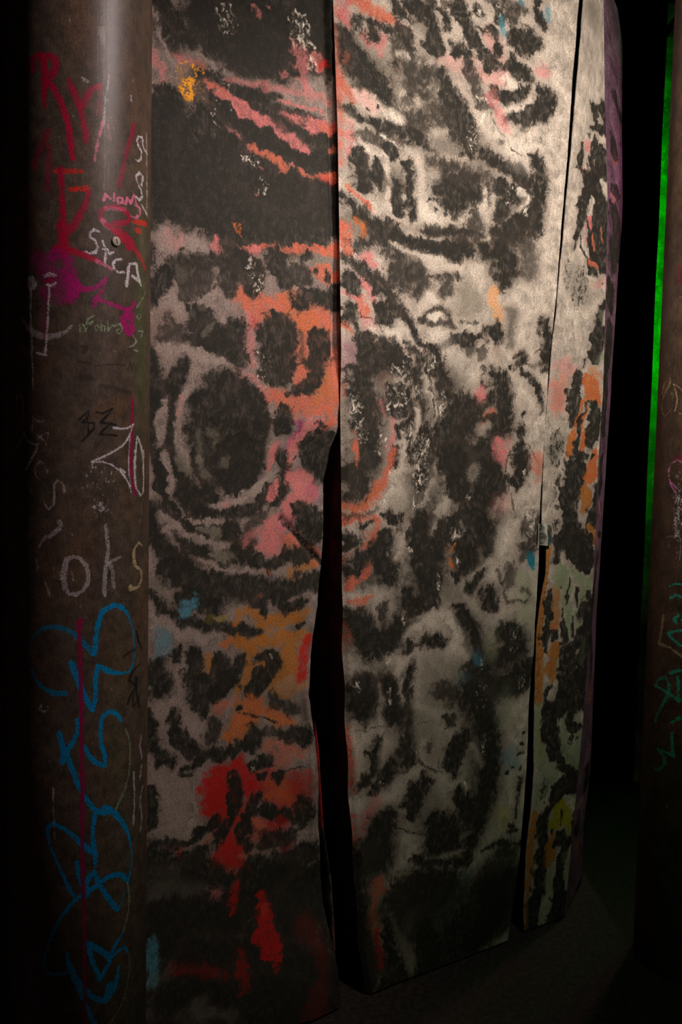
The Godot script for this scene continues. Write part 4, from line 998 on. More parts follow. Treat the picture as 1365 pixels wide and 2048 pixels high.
	c.s("P", 0.7, 7.6, [201.7, 1201.4, 10.1, 226.5, 1192.3, 7.6], 1.24)
	c.s("P", 1, 7.8, [306.5, 1108.4, 20.9, 320.3, 1124.3, 23.7, 293.8, 1150.2, 18.3], 1.28)
	c.s("P", 1, 6.5, [287.5, 1165.8, 18.3, 255.2, 1193.5, 20.6, 255.6, 1222.2, 15.5, 236.4, 1221.1, 10.3], 1.25)
	c.s("M", 0.25, 15.7, [294.5, 1187.2, 21], 1.28)
	c.s("M", 0.3, 6.6, [340.8, 1121.9, 10.6, 355.1, 1140.8, 8], 1.31)
	c.s("S", 1, 5.3, [301.5, 1203.4, 10.5, 288.3, 1213.4, 13.1, 350.1, 1232.8, 10.8, 346.9, 1249, 13.5], 1.30)
	c.s("H", 0.8, 5.4, [336.6, 1253.8, 13.4, 303.8, 1267.6, 13.2, 291.2, 1274.7, 7.9], 1.29)
	c.s("S", 1, 3.1, [243.6, 1260.6, 6.7], 1.25)
	c.s("K", 1, 4.1, [220.9, 1240.9, 9.2, 256, 1247.1, 9.3, 275.6, 1244.4, 7.8], 1.25)
	c.s("K", 1, 4.2, [288.6, 1232, 11.5, 315.7, 1238.9, 15.9, 325.9, 1236.8, 13.3], 1.29)
	c.s("K", 0.3, 4.3, [315.7, 1241.6, 10.6], 1.29)
	c.s("K", 1, 3.7, [314.2, 1158.6, 13.2, 331.5, 1172.5, 18.6, 345.7, 1191.8, 18.7, 349.6, 1208.3, 10.7], 1.30)
	c.s("K", 1, 2.1, [274.4, 1170.7, 1, 294.5, 1189.8, 1.6, 315.1, 1206.7, 2.1, 336, 1226.6, 2.4, 368.2, 1250.4, 2.7], 1.29)  # thin dark line paints shade along the diagonal crease
	c.s("K", 1, 3.7, [304.1, 1270.3, 2.1, 335, 1269.9, 3.2, 322.9, 1282.5, 3.2], 1.31)
	c.s("K", 1, 5.8, [22.3, 1153.5, 9.3, 22.6, 1181.5, 11.6, 33.3, 1200.6, 11.7, 60.3, 1225.8, 14.2, 96.4, 1247.5, 12.1], 1.13)
	c.s("K", 1, 5.9, [65.9, 1245.3, 21.4, 117, 1271, 21.9, 164.8, 1282.5, 22.4, 240.2, 1288.9, 20.6, 307.1, 1291.9, 15.9, 358.5, 1285.3, 16.3], 1.26)
	c.s("K", 1, 6, [89.6, 1290.6, 21.7, 142.7, 1308, 17.3], 1.21)
	c.s("L", 0.9, 3.7, [17.6, 1209.2, 3.2, 20.4, 1223.3, 5.6, 18, 1246.6, 3.7], 1.12)
	c.s("G", 0.9, 4.2, [28.7, 1261.5, 7, 42.3, 1276.8, 8.5, 59.2, 1297.4, 5.7, 73.6, 1310.9, 4.3], 1.16)
	c.s("L", 0.7, 4.7, [24.1, 1294, 4.7, 37.9, 1314.4, 5.6, 63.3, 1333.9, 7.1], 1.15)
	c.s("K", 1, 3.7, [15.8, 1269.8, 5.6, 34.6, 1287.9, 5.6, 59.7, 1311.9, 7.1, 85.4, 1324.2, 8.2, 120.7, 1335.5, 8.8, 163.7, 1347.8, 10, 215.1, 1358.9, 11.8, 238.3, 1361.6, 7.7], 1.21)
	c.s("H", 1, 5.6, [187.7, 1337.8, 4.5, 211.8, 1325, 8.7, 246, 1341.5, 12.9, 290, 1343.6, 15.8, 335, 1340.3, 10.8], 1.29)
	c.s("K", 1, 3.6, [232.9, 1311.6, 12.9, 244.2, 1325.7, 7.8], 1.28)
	c.s("K", 1, 4.7, [275.3, 1307.7, 10.5, 294.8, 1328.1, 9.5, 332.1, 1321, 8.1], 1.32)
	c.s("S", 0.8, 3.6, [228.6, 1300.8, 3.6, 222.9, 1308.1, 2], 1.26)
	c.s("K", 0.6, 5.1, [209.1, 1296.5, 15.3], 1.25)
	c.s("G", 0.5, 6, [178.9, 1306.4, 10], 1.24)
	c.s("H", 1, 6.3, [171.5, 1369, 8.5, 216.9, 1379.7, 12.8, 270.2, 1378.5, 12, 318.7, 1376.3, 13.4, 352.3, 1385.8, 10.8], 1.32)
	c.s("S", 0.6, 4.5, [171.7, 1371.5, 7.5], 1.26)
	c.s("H", 1, 6.7, [307.7, 1404.6, 21.3, 303.9, 1433.7, 24, 315, 1467.8, 24.1, 224.4, 1391.1, 10.3, 221.7, 1437.5, 10.3, 202.9, 1450.2, 12.8], 1.35)
	c.s("K", 1, 2.7, [324.2, 1363.5, 4.8, 337.9, 1359.6, 3.8], 1.36)
	c.s("L", 0.9, 5.2, [55, 1335.3, 6.2, 83.6, 1348.4, 10.6, 122, 1357.9, 11.3, 146.1, 1358.3, 7.4, 158.3, 1357.2, 3], 1.22)
	c.s("L", 0.7, 7.3, [90.7, 1378.5, 5.8, 89, 1410.2, 7.3, 83.9, 1431.5, 9.7], 1.22)
	c.s("H", 0.9, 5.9, [136, 1394.6, 9.9, 137.1, 1414.7, 9.9, 147, 1426.3, 5], 1.25)
	c.s("K", 1, 3.4, [77.4, 1371.9, 6.7, 73.6, 1386, 9.6], 1.20)
	c.s("K", 1, 3.9, [108.2, 1378.4, 8.8, 109, 1395.8, 13.2, 107, 1417.8, 12.2], 1.23)
	c.s("K", 1, 3.5, [162.1, 1393.1, 8.5, 168.2, 1414.2, 14, 166.3, 1434.3, 17.6], 1.27)
	c.s("K", 1, 3.6, [198.9, 1398, 8.6, 196.8, 1413.2, 11.2, 182.1, 1431.5, 15.2, 157.7, 1448.2, 15], 1.28)
	c.s("K", 1, 3.6, [239, 1406.1, 7.8, 269.9, 1410.3, 13.1, 275.3, 1429.6, 14.2, 249.2, 1444.3, 18.2, 233.7, 1460.3, 15.5], 1.33)
	c.s("Z", 1, 4.9, [109.6, 1292.5, 2.9, 98.7, 1303.7, 9.7, 87.7, 1312.3, 9.6, 76.8, 1320.9, 2.9], 1.19)
	c.s("Z", 0.6, 5.2, [46.9, 1344, 9.5, 53, 1359.1, 14.2, 45, 1374.9, 9.5, 39.6, 1381.3, 2.8], 1.18)
	c.s("Y", 0.35, 4.4, [126.4, 1331.1, 2.9, 153.1, 1327.8, 7.5, 168.3, 1328.1, 3.5], 1.23)
	c.s("R", 0.9, 4.9, [359.4, 1383.9, 5.4, 350.7, 1402, 8.1, 343.1, 1428.4, 8.1, 342.9, 1455.7, 8.1], 1.38)
	c.s("K", 1, 5.9, [31.7, 1399.3, 18.8, 46.3, 1425.5, 19], 1.20)
	c.s("W", 0.4, 2.3, [21.2, 1426.3, 2.3, 29.4, 1424.1, 1.9], 1.19)
	c.flecks("W", 335, 1175.3, 4, 4, 3, 0.6, 1.1)
	c.flecks("W", 273.3, 1409.4, 3.9, 3.9, 4, 0.6, 1.1)
	c.s("R", 1, 15.4, [182.6, 1610.4, 33.3, 169.5, 1649.4, 28, 193, 1687.9, 28.4, 179.7, 1737.5, 23.2], 1.19)
	c.s("R", 0.8, 15.8, [245.7, 1626, 29, 294, 1666.1, 29.7, 258.8, 1712.4, 29.3], 1.23)
	c.s("L", 0.9, 9.5, [38.8, 1465.8, 16.6, 83.2, 1490.9, 21.8, 122.3, 1483.1, 14.8, 111.8, 1516.6, 17.2], 1.22)
	c.s("L", 0.9, 12.1, [65.7, 1581.9, 26.6, 65.6, 1619.1, 31.5, 76.6, 1654.7, 26.8, 35.8, 1550.2, 16.6], 1.15)
	c.s("O", 1, 7.7, [205, 1477.1, 10.2, 246.1, 1484, 10.4, 224, 1506.9, 23.2, 189, 1524.2, 20.4, 175.7, 1529.5, 10.1], 1.27)
	c.s("O", 1, 6.6, [279, 1506.1, 13.2, 303.4, 1527.5, 12.3, 322.4, 1539.8, 7], 1.28)
	c.s("S", 0.8, 6.3, [159.9, 1482.2, 10, 172, 1471.5, 7.6], 1.29)
	c.s("S", 0.7, 8.1, [298.3, 1574.7, 21.5, 280.1, 1595.7, 13.4, 260.2, 1558, 7.9, 328.8, 1589.8, 10.9], 1.26)
	c.s("P", 0.4, 8, [292.6, 1567.8, 13.4], 1.24)
	c.s("L", 0.5, 5.4, [314.5, 1463, 16.1, 335.2, 1482.6, 10.8], 1.40)
	c.s("R", 1, 10, [146.6, 1586, 10, 158, 1620.1, 22.8, 169.3, 1659.9, 20.4], 1.19)
	c.s("R", 1, 10.2, [189.6, 1580.3, 17.9, 152.4, 1597.8, 20.2, 142.9, 1626.6, 20.1, 151.3, 1654.9, 15.2, 194.8, 1618.8, 20.6], 1.19)
	c.s("R", 0.9, 7.8, [214.2, 1602.1, 15.6, 226.3, 1626.6, 13.1, 219.2, 1646.5, 10.4], 1.22)
	c.s("O", 0.6, 10.7, [278.2, 1642.4, 21.4, 317.7, 1672.4, 16.4], 1.25)
	c.s("R", 0.6, 10.9, [326.2, 1640.4, 19.1, 330.2, 1698.8, 13.8], 1.27)
	c.s("R", 1, 7.7, [168.4, 1702, 15.3, 156, 1724.8, 15.3, 144, 1739.4, 10.1, 185.8, 1755.5, 12.9, 216.7, 1776.3, 10.5], 1.17)
	c.s("S", 0.6, 4.2, [236.8, 1695, 10.6, 223.4, 1718.5, 7.9, 207.7, 1719.2, 5.2], 1.19)
	c.s("S", 0.8, 3.6, [188.8, 1740.4, 4.1, 229.1, 1747.6, 4.7], 1.20)
	c.s("K", 1, 4.7, [21.8, 1460.4, 7.1, 30.7, 1483.6, 8, 33.5, 1510.8, 8.1, 47.1, 1535.6, 8.1, 66.5, 1549.7, 8.2], 1.18)
	c.s("K", 1, 4.3, [69.4, 1476.1, 9.6, 76.9, 1499.7, 10.6, 90.7, 1522.4, 11.2, 110.3, 1541.7, 11.3, 148.6, 1552.6, 10, 185.6, 1555.4, 10.2, 218.1, 1551.7, 10.4], 1.21)
	c.s("K", 1, 3.9, [112.3, 1557.5, 10.9, 94.3, 1568.6, 6.4], 1.18)
	c.s("K", 1, 2, [88.2, 1577.3, 1.2, 102.6, 1575.6, 2], 1.16)
	c.s("K", 1, 4.2, [235.7, 1530.9, 10.4, 228.3, 1548.4, 17.2, 214.6, 1553.7, 10.3], 1.23)
	c.s("K", 0.85, 4.5, [152.8, 1504.1, 12, 148.6, 1516.2, 10, 144.3, 1530.9, 7.5], 1.23)
	c.s("K", 1, 6.1, [119.8, 1432.7, 19.7, 127.5, 1464, 14.8, 131.3, 1477.2, 8.4], 1.26)
	c.s("K", 1, 5, [175.8, 1433.8, 20.2, 145.6, 1454.4, 12.4], 1.28)
	c.s("K", 0.8, 5.3, [280.8, 1481.8, 7.9, 298.1, 1498.5, 9.1, 328.5, 1509.6, 10.8], 1.31)
	c.s("K", 1, 5.9, [305.6, 1553.5, 10.8, 339.2, 1563.4, 16.4], 1.26)
	c.s("K", 0.7, 3.7, [253.3, 1537.1, 6.3, 306.1, 1550.8, 6.5], 1.26)
	c.s("K", 1, 1.5, [205.8, 1492.8, 0.8, 231.3, 1502.9, 1.3, 263.7, 1514.4, 1.6, 289, 1529, 1.6], 1.27)
	c.s("K", 1, 2.6, [208.2, 1483.3, 3.6], 1.32)
	c.s("K", 1, 3.1, [227.4, 1591.7, 8.9, 247.1, 1588.1, 14.2, 260.2, 1591.1, 6.9], 1.24)
	c.s("K", 1, 2.1, [244.5, 1614.8, 7.4], 1.23)
	c.s("K", 1, 2.1, [278.9, 1625.9, 8.6, 286, 1616.5, 6.4], 1.25)
	c.s("K", 1, 1.3, [286.1, 1613.7, 1.3, 334.3, 1620.9, 1.4], 1.28)
	c.s("L", 0.7, 1.5, [97.1, 1569.3, 3.9], 1.16)
	c.s("K", 1, 3.1, [186.1, 1595.4, 5.6, 190.2, 1617.6, 7.7, 185, 1637.6, 14.9, 184.5, 1658.7, 11.3, 168.8, 1680.9, 9.2, 153.5, 1697.6, 9.1, 144.5, 1708, 6.1], 1.19)
	c.s("K", 1, 3.7, [235.3, 1645.2, 6.3, 218.7, 1662.6, 10.4, 208.6, 1686.9, 12, 214.3, 1704.9, 7.8], 1.21)
	c.s("K", 1, 4.2, [244.1, 1672.2, 10.6, 269.7, 1687.6, 13.4, 302.5, 1702.5, 8.2, 329.1, 1721.5, 8.3], 1.23)
	c.s("K", 0.9, 6.8, [324.5, 1674.2, 8.2, 336.8, 1706.4, 16.6], 1.25)
	c.s("S", 1, 3.2, [230.6, 1690.4, 6.8, 242.9, 1705, 5.3], 1.20)
	c.s("R", 0.7, 3.8, [275.6, 1703.3, 8.1, 288.8, 1707.1, 5.4], 1.23)
	c.s("K", 1, 4.1, [192.6, 1703.9, 6.2, 216.6, 1732.9, 5.2], 1.18)
	c.s("K", 0.9, 5.3, [242.1, 1729.6, 13.3, 290.9, 1738.8, 16.3], 1.24)
	c.s("R", 0.4, 8.1, [290.9, 1758.5, 13.6], 1.23)
	c.s("K", 1, 6.6, [222.9, 1756.5, 7.9, 274.4, 1778.4, 16.2, 342.3, 1780, 19.5], 1.22)
	c.s("K", 1, 3.3, [26.1, 1584.4, 9.5, 30.3, 1612.3, 11.9, 30.4, 1636.8, 10.5], 1.13)
	c.s("K", 1, 1.9, [49.2, 1669.3, 2.4, 71, 1682, 4.4, 93.1, 1689.9, 4.9, 113, 1683, 5, 127.5, 1674.3, 7.5, 151.1, 1665.4, 7.6], 1.15)
	c.s("K", 1, 1.2, [107.9, 1673.8, 3.5], 1.15)
	c.s("W", 0.25, 4.5, [107.8, 1627.8, 4, 104.6, 1662.6, 4.9], 1.16)
	c.s("R", 0.8, 4.9, [79.2, 1695.8, 7.3, 76.4, 1705.1, 12.2], 1.13)
	c.s("K", 1, 2.4, [76.4, 1692.5, 2.9], 1.13)
	c.s("K", 1, 2.4, [56, 1693.7, 6.3], 1.12)
	c.s("S", 0.7, 3.5, [130.1, 1698.4, 7.5, 138.9, 1690.6, 4], 1.16)
	c.s("K", 1, 6, [28, 1677.8, 14.3, 43.9, 1712.4, 21.7, 101.2, 1725.7, 22.3, 121.2, 1711.3, 12.5, 127, 1710.5, 7.5], 1.13)
	c.s("G", 0.55, 14.5, [44, 1737.3, 21.7, 71, 1764, 22, 98.4, 1750.4, 14.9], 1.11)
	c.s("V", 0.4, 12.1, [54.9, 1771, 14.6], 1.10)
	c.s("L", 0.7, 4.5, [129.6, 1753, 6.5, 124, 1761.5, 3.5], 1.15)
	c.s("P", 1, 4.6, [147.2, 1774.5, 7.6, 153.1, 1787.1, 6.6], 1.16)
	c.s("M", 1, 4.6, [141.5, 1790.9, 7.6, 147.4, 1806.2, 5.1], 1.15)
	c.s("K", 1, 4.1, [141.2, 1756.8, 7.6, 170.8, 1771.9, 12.8], 1.17)
	c.s("K", 1, 7.8, [192.2, 1813.9, 15.6, 192.3, 1843.7, 15.6, 274.5, 1828.8, 29.7, 294.5, 1881.1, 41], 1.22)
	c.s("K", 1, 6.7, [248.4, 1792.2, 16, 307.9, 1811.8, 27.4, 342.3, 1866.6, 33.5], 1.24)
	c.s("R", 0.9, 4.6, [179.8, 1766.9, 6.2, 210.5, 1782.4, 9.4, 192, 1784.3, 5.2], 1.18)
	c.s("R", 1, 5.2, [180.1, 1823.1, 5.2, 177.2, 1843.5, 5.2], 1.17)
	c.flecks("W", 227.3, 1594.4, 7.8, 7.8, 8, 0.6, 1.1)
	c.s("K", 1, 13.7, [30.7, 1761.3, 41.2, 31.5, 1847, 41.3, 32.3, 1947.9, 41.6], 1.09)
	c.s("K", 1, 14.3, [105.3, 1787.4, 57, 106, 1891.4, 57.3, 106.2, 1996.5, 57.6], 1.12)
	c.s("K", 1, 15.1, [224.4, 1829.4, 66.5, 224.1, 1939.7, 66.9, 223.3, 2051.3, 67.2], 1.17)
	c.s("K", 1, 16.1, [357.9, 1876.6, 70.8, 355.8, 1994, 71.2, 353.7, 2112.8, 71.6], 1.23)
	c.s("G", 0.4, 13.7, [30.6, 1744.3, 16.4, 61, 1757.5, 22.3, 114.9, 1779, 11.5], 1.11)
	c.s("P", 0.7, 5.8, [147.9, 1787.4, 11.6, 151.3, 1806.7, 4.7], 1.15)
	c.s("K", 1, 8.3, [49.2, 1810.8, 44.4, 105.7, 1840.8, 45.7, 165.1, 1854.2, 26.5], 1.13)
	c.s("K", 1, 8.6, [105.9, 1885.5, 28.7, 278.8, 1962.2, 40.6, 339.4, 2021, 51.5], 1.20)
	c.s("K", 1, 8.5, [74.6, 1931.6, 33.9, 138.4, 1947.3, 17.5, 241.6, 2004.8, 43.1, 315.7, 2044.3, 31.9], 1.17)
	c.s("R", 1, 4.3, [235.2, 1823.7, 7.9, 239, 1856.6, 14.6, 239, 1882, 15.3, 246, 1916.6, 18.4, 251.3, 1938, 9.2, 251.1, 1950.8, 2.5], 1.19)
	c.s("S", 0.3, 6.1, [238.9, 1844, 9.1], 1.20)
	c.s("R", 0.9, 5.3, [187.1, 1788.6, 7.1, 183.8, 1812, 5.9, 182.2, 1836, 2.4], 1.17)
	c.s("K", 1, 4.7, [171.5, 1774.2, 11.8], 1.17)
	c.s("Z", 1, 5, [37.3, 1820.6, 2.2, 33, 1841.8, 9.9, 31.7, 1867.1, 13.8, 34.9, 1891.3, 11.1, 38, 1907.1, 2.8], 1.08)
	c.s("G", 0.4, 7, [56, 1891.5, 16.8, 26, 1893.3, 8.3], 1.09)
	c.s("R", 0.45, 7.9, [74.4, 1890.4, 6.8, 118.9, 1908.7, 9.2, 158.4, 1931.3, 8.8], 1.12)
	c.s("R", 0.6, 7.2, [192.6, 1908.1, 4.8, 192.5, 1933, 10.2, 195.8, 1965.8, 7.2], 1.16)
	c.s("G", 0.5, 11.6, [122.1, 1964.5, 8.7, 99.8, 1972.5, 11.5, 171.7, 2005.2, 7.7, 164.9, 2020.8, 5.9], 1.13)
	c.s("G", 0.4, 8.3, [26.4, 1945.2, 8.3], 1.07)
	c.s("R", 0.3, 12.7, [317.9, 1898.6, 19, 340.6, 1954, 9.6, 315.7, 2044.3, 19.1], 1.23)
	c.s("R", 0.4, 6.5, [394.3, 1906.6, 6.5, 397.9, 1932, 6.5], 1.28)
	c.s("S", 0.5, 5.2, [399.9, 2033.2, 11.1, 387.3, 2041.7, 6.5], 1.26)
	c.s("R", 0.4, 5.9, [393.9, 2117.9, 6.5], 1.24)

func ops_right(c: Surface) -> void:
	c.s("J", 0.85, 15.9, [13, 377.1, 23.9, 45.6, 411, 40.4, 82.8, 447.8, 32.9], 1.07)
	c.s("J", 0.8, 19.6, [134.6, 391.3, 41.9, 172.2, 419, 39.8, 153.6, 478.5, 19.8], 1.12)
	c.s("J", 0.7, 13.7, [72.8, 508.4, 16.5, 153.7, 508.6, 19.8], 1.13)
	c.s("J", 0.8, 16.4, [51.2, 587.3, 30, 119.6, 592.7, 28.1], 1.14)
	c.s("J", 0.8, 17.5, [215, 574, 37.8, 287.4, 545.2, 29.8], 1.19)
	c.s("J", 0.8, 18.6, [382.8, 580.5, 34, 367.4, 634.9, 40], 1.24)
	c.s("J", 0.8, 16.3, [26.3, 671.5, 24.5, 104.4, 685.8, 22.4, 239.6, 673.1, 23.6, 330.5, 655.9, 27.4], 1.20)
	c.s("J", 0.7, 17.4, [218, 440.5, 26.1, 249.6, 481.1, 23.5, 321.6, 508.6, 15.1], 1.16)
	c.s("J", 0.7, 14, [146.5, 285.8, 27.9, 177.4, 332.7, 14.2], 1.10)
	c.s("S", 1, 5.3, [28.9, 309, 13.3, 59.2, 316.9, 11.9, 87.6, 320.7, 10.9, 110.8, 323.9, 7.2], 1.06)
	c.s("P", 1, 5.3, [14.8, 323.7, 9, 16.9, 343.1, 9.5, 21.9, 356.7, 5.3])
	c.s("P", 0.5, 4.4, [110.8, 326.5, 7.2, 134.6, 332.4, 5.6], 1.08)
	c.s("S", 1, 5.8, [-0.1, 431.3, 5.8, 7.6, 449.5, 9.6, 18.4, 461.9, 10.7, 26.5, 475.2, 5.9], 1.07)
	c.s("P", 0.6, 5.4, [44.3, 460.4, 10.8, 61.7, 469, 8.2], 1.09)
	c.s("P", 0.8, 4.8, [19.8, 505.2, 7, 22, 533.2, 8.1, 18.8, 557.3, 5.9], 1.09)
	c.s("P", 0.8, 5.4, [63.8, 367, 13.5, 81.3, 353.9, 10.9, 75.1, 379.2, 8.2], 1.07)
	c.s("P", 0.6, 7.9, [1.2, 398.1, 7.9, 2.9, 499, 5.3, -1.8, 577.3, 8], 1.08)
	c.s("P", 0.5, 11.9, [293.2, 294.4, 17.8, 313.5, 357.9, 18, 262.2, 358, 11.7], 1.13)
	c.s("P", 0.6, 6.2, [408.3, 319.1, 14.3], 1.17)
	c.s("P", 0.4, 11.5, [203.2, 360.9, 14.3, 245.4, 354.3, 17.5], 1.13)
	c.s("N", 0.25, 17.4, [223, 377.5, 23.1, 250.5, 409.6, 17.6], 1.14)
	c.s("K", 1, 3.7, [38.9, 346.4, 9.6])
	c.s("K", 1, 3.3, [69.8, 354.8, 9.2, 65.3, 361.3, 8.1], 1.06)
	c.s("K", 1, 5.3, [10.5, 370.3, 10.6, 23.6, 391.7, 16, 37, 413.4, 24.2, 59.6, 427.8, 24.4, 82.9, 442.5, 16.5, 91.7, 458.8, 8.3], 1.08)
	c.s("K", 1, 4.8, [7.2, 386.3, 7.9, 17.3, 413.8, 10.7])
	c.s("S", 0.5, 2.7, [17.8, 398.4, 3.2, 19.8, 420.7, 2.7], 1.06)
	c.s("K", 1, 3.8, [47.5, 336, 4.3, 75.8, 337.4, 4.9, 104.8, 336.2, 7.2, 131.6, 338.6, 10, 137.6, 352.8, 5.6], 1.07)
	c.s("K", 1, 4.4, [105.2, 294.1, 8.2, 116.8, 306.1, 9.9, 128.6, 309, 6.7], 1.07)
	c.s("K", 1, 3.9, [134.6, 281.8, 13.9, 152.5, 289.2, 14], 1.08)
	c.s("K", 1, 3.4, [170.5, 261.7, 7.3, 172.3, 293.6, 7.9, 180.4, 318.2, 10.2, 187, 346.3, 9.7], 1.09)
	c.s("K", 1, 3.4, [166.6, 338.7, 7.3, 177.7, 354.5, 8.5], 1.10)
	c.s("K", 0.8, 8.3, [113.6, 354.7, 13.8, 125.5, 356.4, 11.1, 134.6, 385.9, 14, 134.6, 418.2, 12.9, 131.5, 446, 5.6], 1.09)
	c.s("K", 0.8, 7.1, [175, 385.4, 14.2, 162.6, 410.6, 13, 166, 431.6, 6.8], 1.11)
	c.s("K", 0.6, 8.3, [104.4, 389.1, 5.5, 110.5, 376.8, 5.5], 1.08)
	c.s("K", 1, 3.9, [105.8, 393.5, 5], 1.09)
	c.s("K", 0.8, 7, [134.6, 472.2, 11.2, 153.6, 478.5, 14.1, 128.3, 495.4, 11.2], 1.12)
	c.s("C", 0.8, 4.5, [127, 373.3, 5.6, 116.4, 377.7, 3.9], 1.09)
	c.s("C", 0.8, 3.3, [119.2, 435.7, 7.2], 1.10)
	c.s("C", 0.8, 3.9, [150.2, 446.6, 7.9], 1.12)
	c.s("C", 0.8, 4, [178.9, 442.1, 6.3], 1.13)
	c.s("C", 0.8, 3.9, [153, 380.7, 4.5], 1.10)
	c.s("C", 0.8, 4, [171.6, 371.3, 5.7], 1.10)
	c.s("C", 0.8, 2.3, [191.3, 414, 4, 188.2, 420.3, 2.9], 1.12)
	c.s("C", 0.6, 2.8, [178.2, 395.4, 2.8, 162.7, 421.5, 2.3], 1.11)
	c.s("K", 1, 3.7, [9.1, 484.7, 5.9, 37.5, 495.8, 7, 70, 499.8, 7.1, 109.6, 502.5, 8.3, 153.7, 505.9, 13], 1.10)
	c.s("K", 0.7, 3.8, [33.9, 522.7, 5.9, 60.5, 524.4, 8.7, 94, 524.9, 8.3, 109.5, 526.8, 5.6], 1.11)
	c.s("K", 1, 2.8, [94, 541, 11.6, 98.7, 545.3, 9.4], 1.12)
	c.s("W", 1, 2.8, [81.7, 516.9, 1.7, 97, 521.5, 2.2, 112.6, 527.4, 2.2], 1.11)
	c.s("W", 1, 2.2, [44, 540, 2.2, 54.5, 544.3, 2.5, 55.8, 575.8, 2.2, 58.8, 593.8, 2.5, 67.9, 613.4, 2.2], 1.11)
	c.s("W", 0.8, 2.2, [54.4, 550.9, 2.7, 78.7, 544.3, 3.9], 1.11)
	c.s("K", 1, 3.8, [36.5, 558.7, 10.8, 37.7, 584.8, 12, 48.1, 606.5, 12.6], 1.10)
	c.s("K", 1, 3.3, [68, 560, 9.3, 69.5, 583.7, 11, 72.6, 601.8, 8.3], 1.11)
	c.s("K", 1, 3.4, [135.2, 559.4, 11.3, 135.6, 586.8, 11.3, 140.9, 616.2, 10.2, 139.7, 641.3, 8.5], 1.15)
	c.s("K", 1, 3.3, [103.7, 590.3, 11.2, 107.1, 614.2, 12.3, 113.7, 637.6, 8.4], 1.14)
	c.s("C", 1, 2.2, [83.3, 548.7, 3.3, 91.1, 573.9, 3.9, 88.1, 596.1, 3.3, 89.7, 617.4, 5.6], 1.12)
	c.s("K", 0.5, 2.2, [88.1, 593.4, 3.9], 1.12)
	c.s("C", 1, 2.8, [91.3, 634.7, 7.2], 1.13)
	c.s("C", 0.8, 2.3, [124.6, 609.5, 4.5], 1.14)
	c.s("S", 1, 2.2, [15.1, 614.2, 2.7, 29.8, 625.9, 4.9, 50.9, 638, 4.4, 63.2, 646.5, 2.8], 1.12)
	c.s("W", 0.9, 2.8, [63.2, 646.5, 2.8, 82, 656.7, 2.8], 1.14)
	c.s("K", 1, 4.8, [5.9, 635.6, 8.1, 35.6, 651.3, 10.9, 60, 671.2, 13.8, 88.3, 671.9, 16.7, 85.2, 694.2, 16.7], 1.13)
	c.s("K", 1, 5.8, [211.4, 569.1, 20.3, 229, 579.9, 29.2, 263.4, 564.5, 23.7, 281.4, 569.8, 14.9, 223, 603.9, 20.4, 230.4, 616.9, 8.8], 1.18)
	c.s("K", 0.85, 5.8, [193.6, 538.8, 11.5, 220.7, 541.6, 12.8, 241.4, 543, 5.9], 1.16)
	c.s("K", 0.5, 5.7, [174, 548.5, 11.4, 180.2, 533.3, 7.4], 1.15)
	c.s("C", 0.6, 5.2, [184.3, 561.8, 11.5], 1.15)
	c.s("K", 0.5, 5.4, [290.6, 538.7, 11.9, 255.4, 543, 8.8], 1.19)
	c.s("K", 1, 1.7, [187.6, 623.1, 3.5], 1.17)
	c.s("K", 1, 1.7, [204.8, 627.1, 4.1], 1.18)
	c.s("K", 1, 1.1, [165.5, 608.8, 2, 178.7, 603.6, 1.7], 1.16)
	c.s("K", 1, 1.1, [165.1, 593.6, 1.4, 171.5, 581.2, 1.4], 1.15)
	c.s("K", 1, 1.2, [255, 615.4, 1.8, 269, 608.6, 1.8], 1.20)
	c.s("K", 1, 4.6, [197.1, 379.2, 4.6, 207.3, 404.1, 10.4, 217.7, 429.4, 20.2, 238.6, 458, 23.4, 249.8, 486.8, 19.4, 257.4, 508, 11.8], 1.15)
	c.s("K", 0.7, 5.7, [179, 455.8, 14.3, 198.7, 462.1, 14.4], 1.14)
	c.s("K", 1, 5.3, [274.3, 492.7, 7.7, 303.4, 506.7, 12, 333, 515.1, 13.3, 366.9, 520, 15.3, 383.2, 534.8, 13.6, 392.2, 551.3, 6.2], 1.22)
	c.s("K", 0.4, 8.6, [179.8, 511.1, 11.4, 226.3, 500.6, 17.5], 1.16)
	c.s("K", 1, 3.5, [223, 252.2, 12.7, 236.4, 275.6, 12.2, 253.5, 301.1, 9.9, 277.6, 322.1, 10.6, 295.1, 334.2, 10.1, 316.1, 339.7, 7.8], 1.13)
	c.s("K", 1, 3.4, [198.5, 279.7, 7.4, 203.6, 302.7, 6.9], 1.10)
	c.s("K", 0.6, 2.8, [199.7, 262.8, 5.1], 1.09)
	c.s("K", 1, 4, [225, 329.4, 13.3, 241.5, 335.7, 12.8, 248.5, 347.8, 8.8], 1.12)
	c.s("K", 0.8, 4.7, [252.1, 358, 8.8, 259.4, 373, 10.6, 266.9, 393.8, 11.8, 281.3, 410.1, 11.8, 299, 417.1, 7.8], 1.14)
	c.s("K", 1, 2.9, [263.1, 250, 7.6, 266.7, 257.3, 5.9], 1.11)
	c.s("K", 1, 3, [302.5, 239.7, 8.9, 310, 254.5, 9.5], 1.12)
	c.s("K", 1, 3, [294.2, 279.7, 7.7, 301.6, 291.8, 4.8], 1.13)
	c.s("K", 1, 3, [309, 304, 6, 309.6, 315.4, 6], 1.14)
	c.s("K", 1, 2.3, [272, 283.9, 5.3], 1.12)
	c.s("K", 0.8, 4.2, [337.9, 233.7, 12, 335.5, 252, 9], 1.13)
	c.s("K", 1, 5.4, [344.2, 281.5, 13.3, 364.9, 272.1, 18.3, 386.1, 268.4, 14.1, 362.7, 293.6, 11], 1.15)
	c.s("K", 1, 3.7, [386.1, 217.6, 7.4, 401.6, 233.4, 8.6], 1.15)
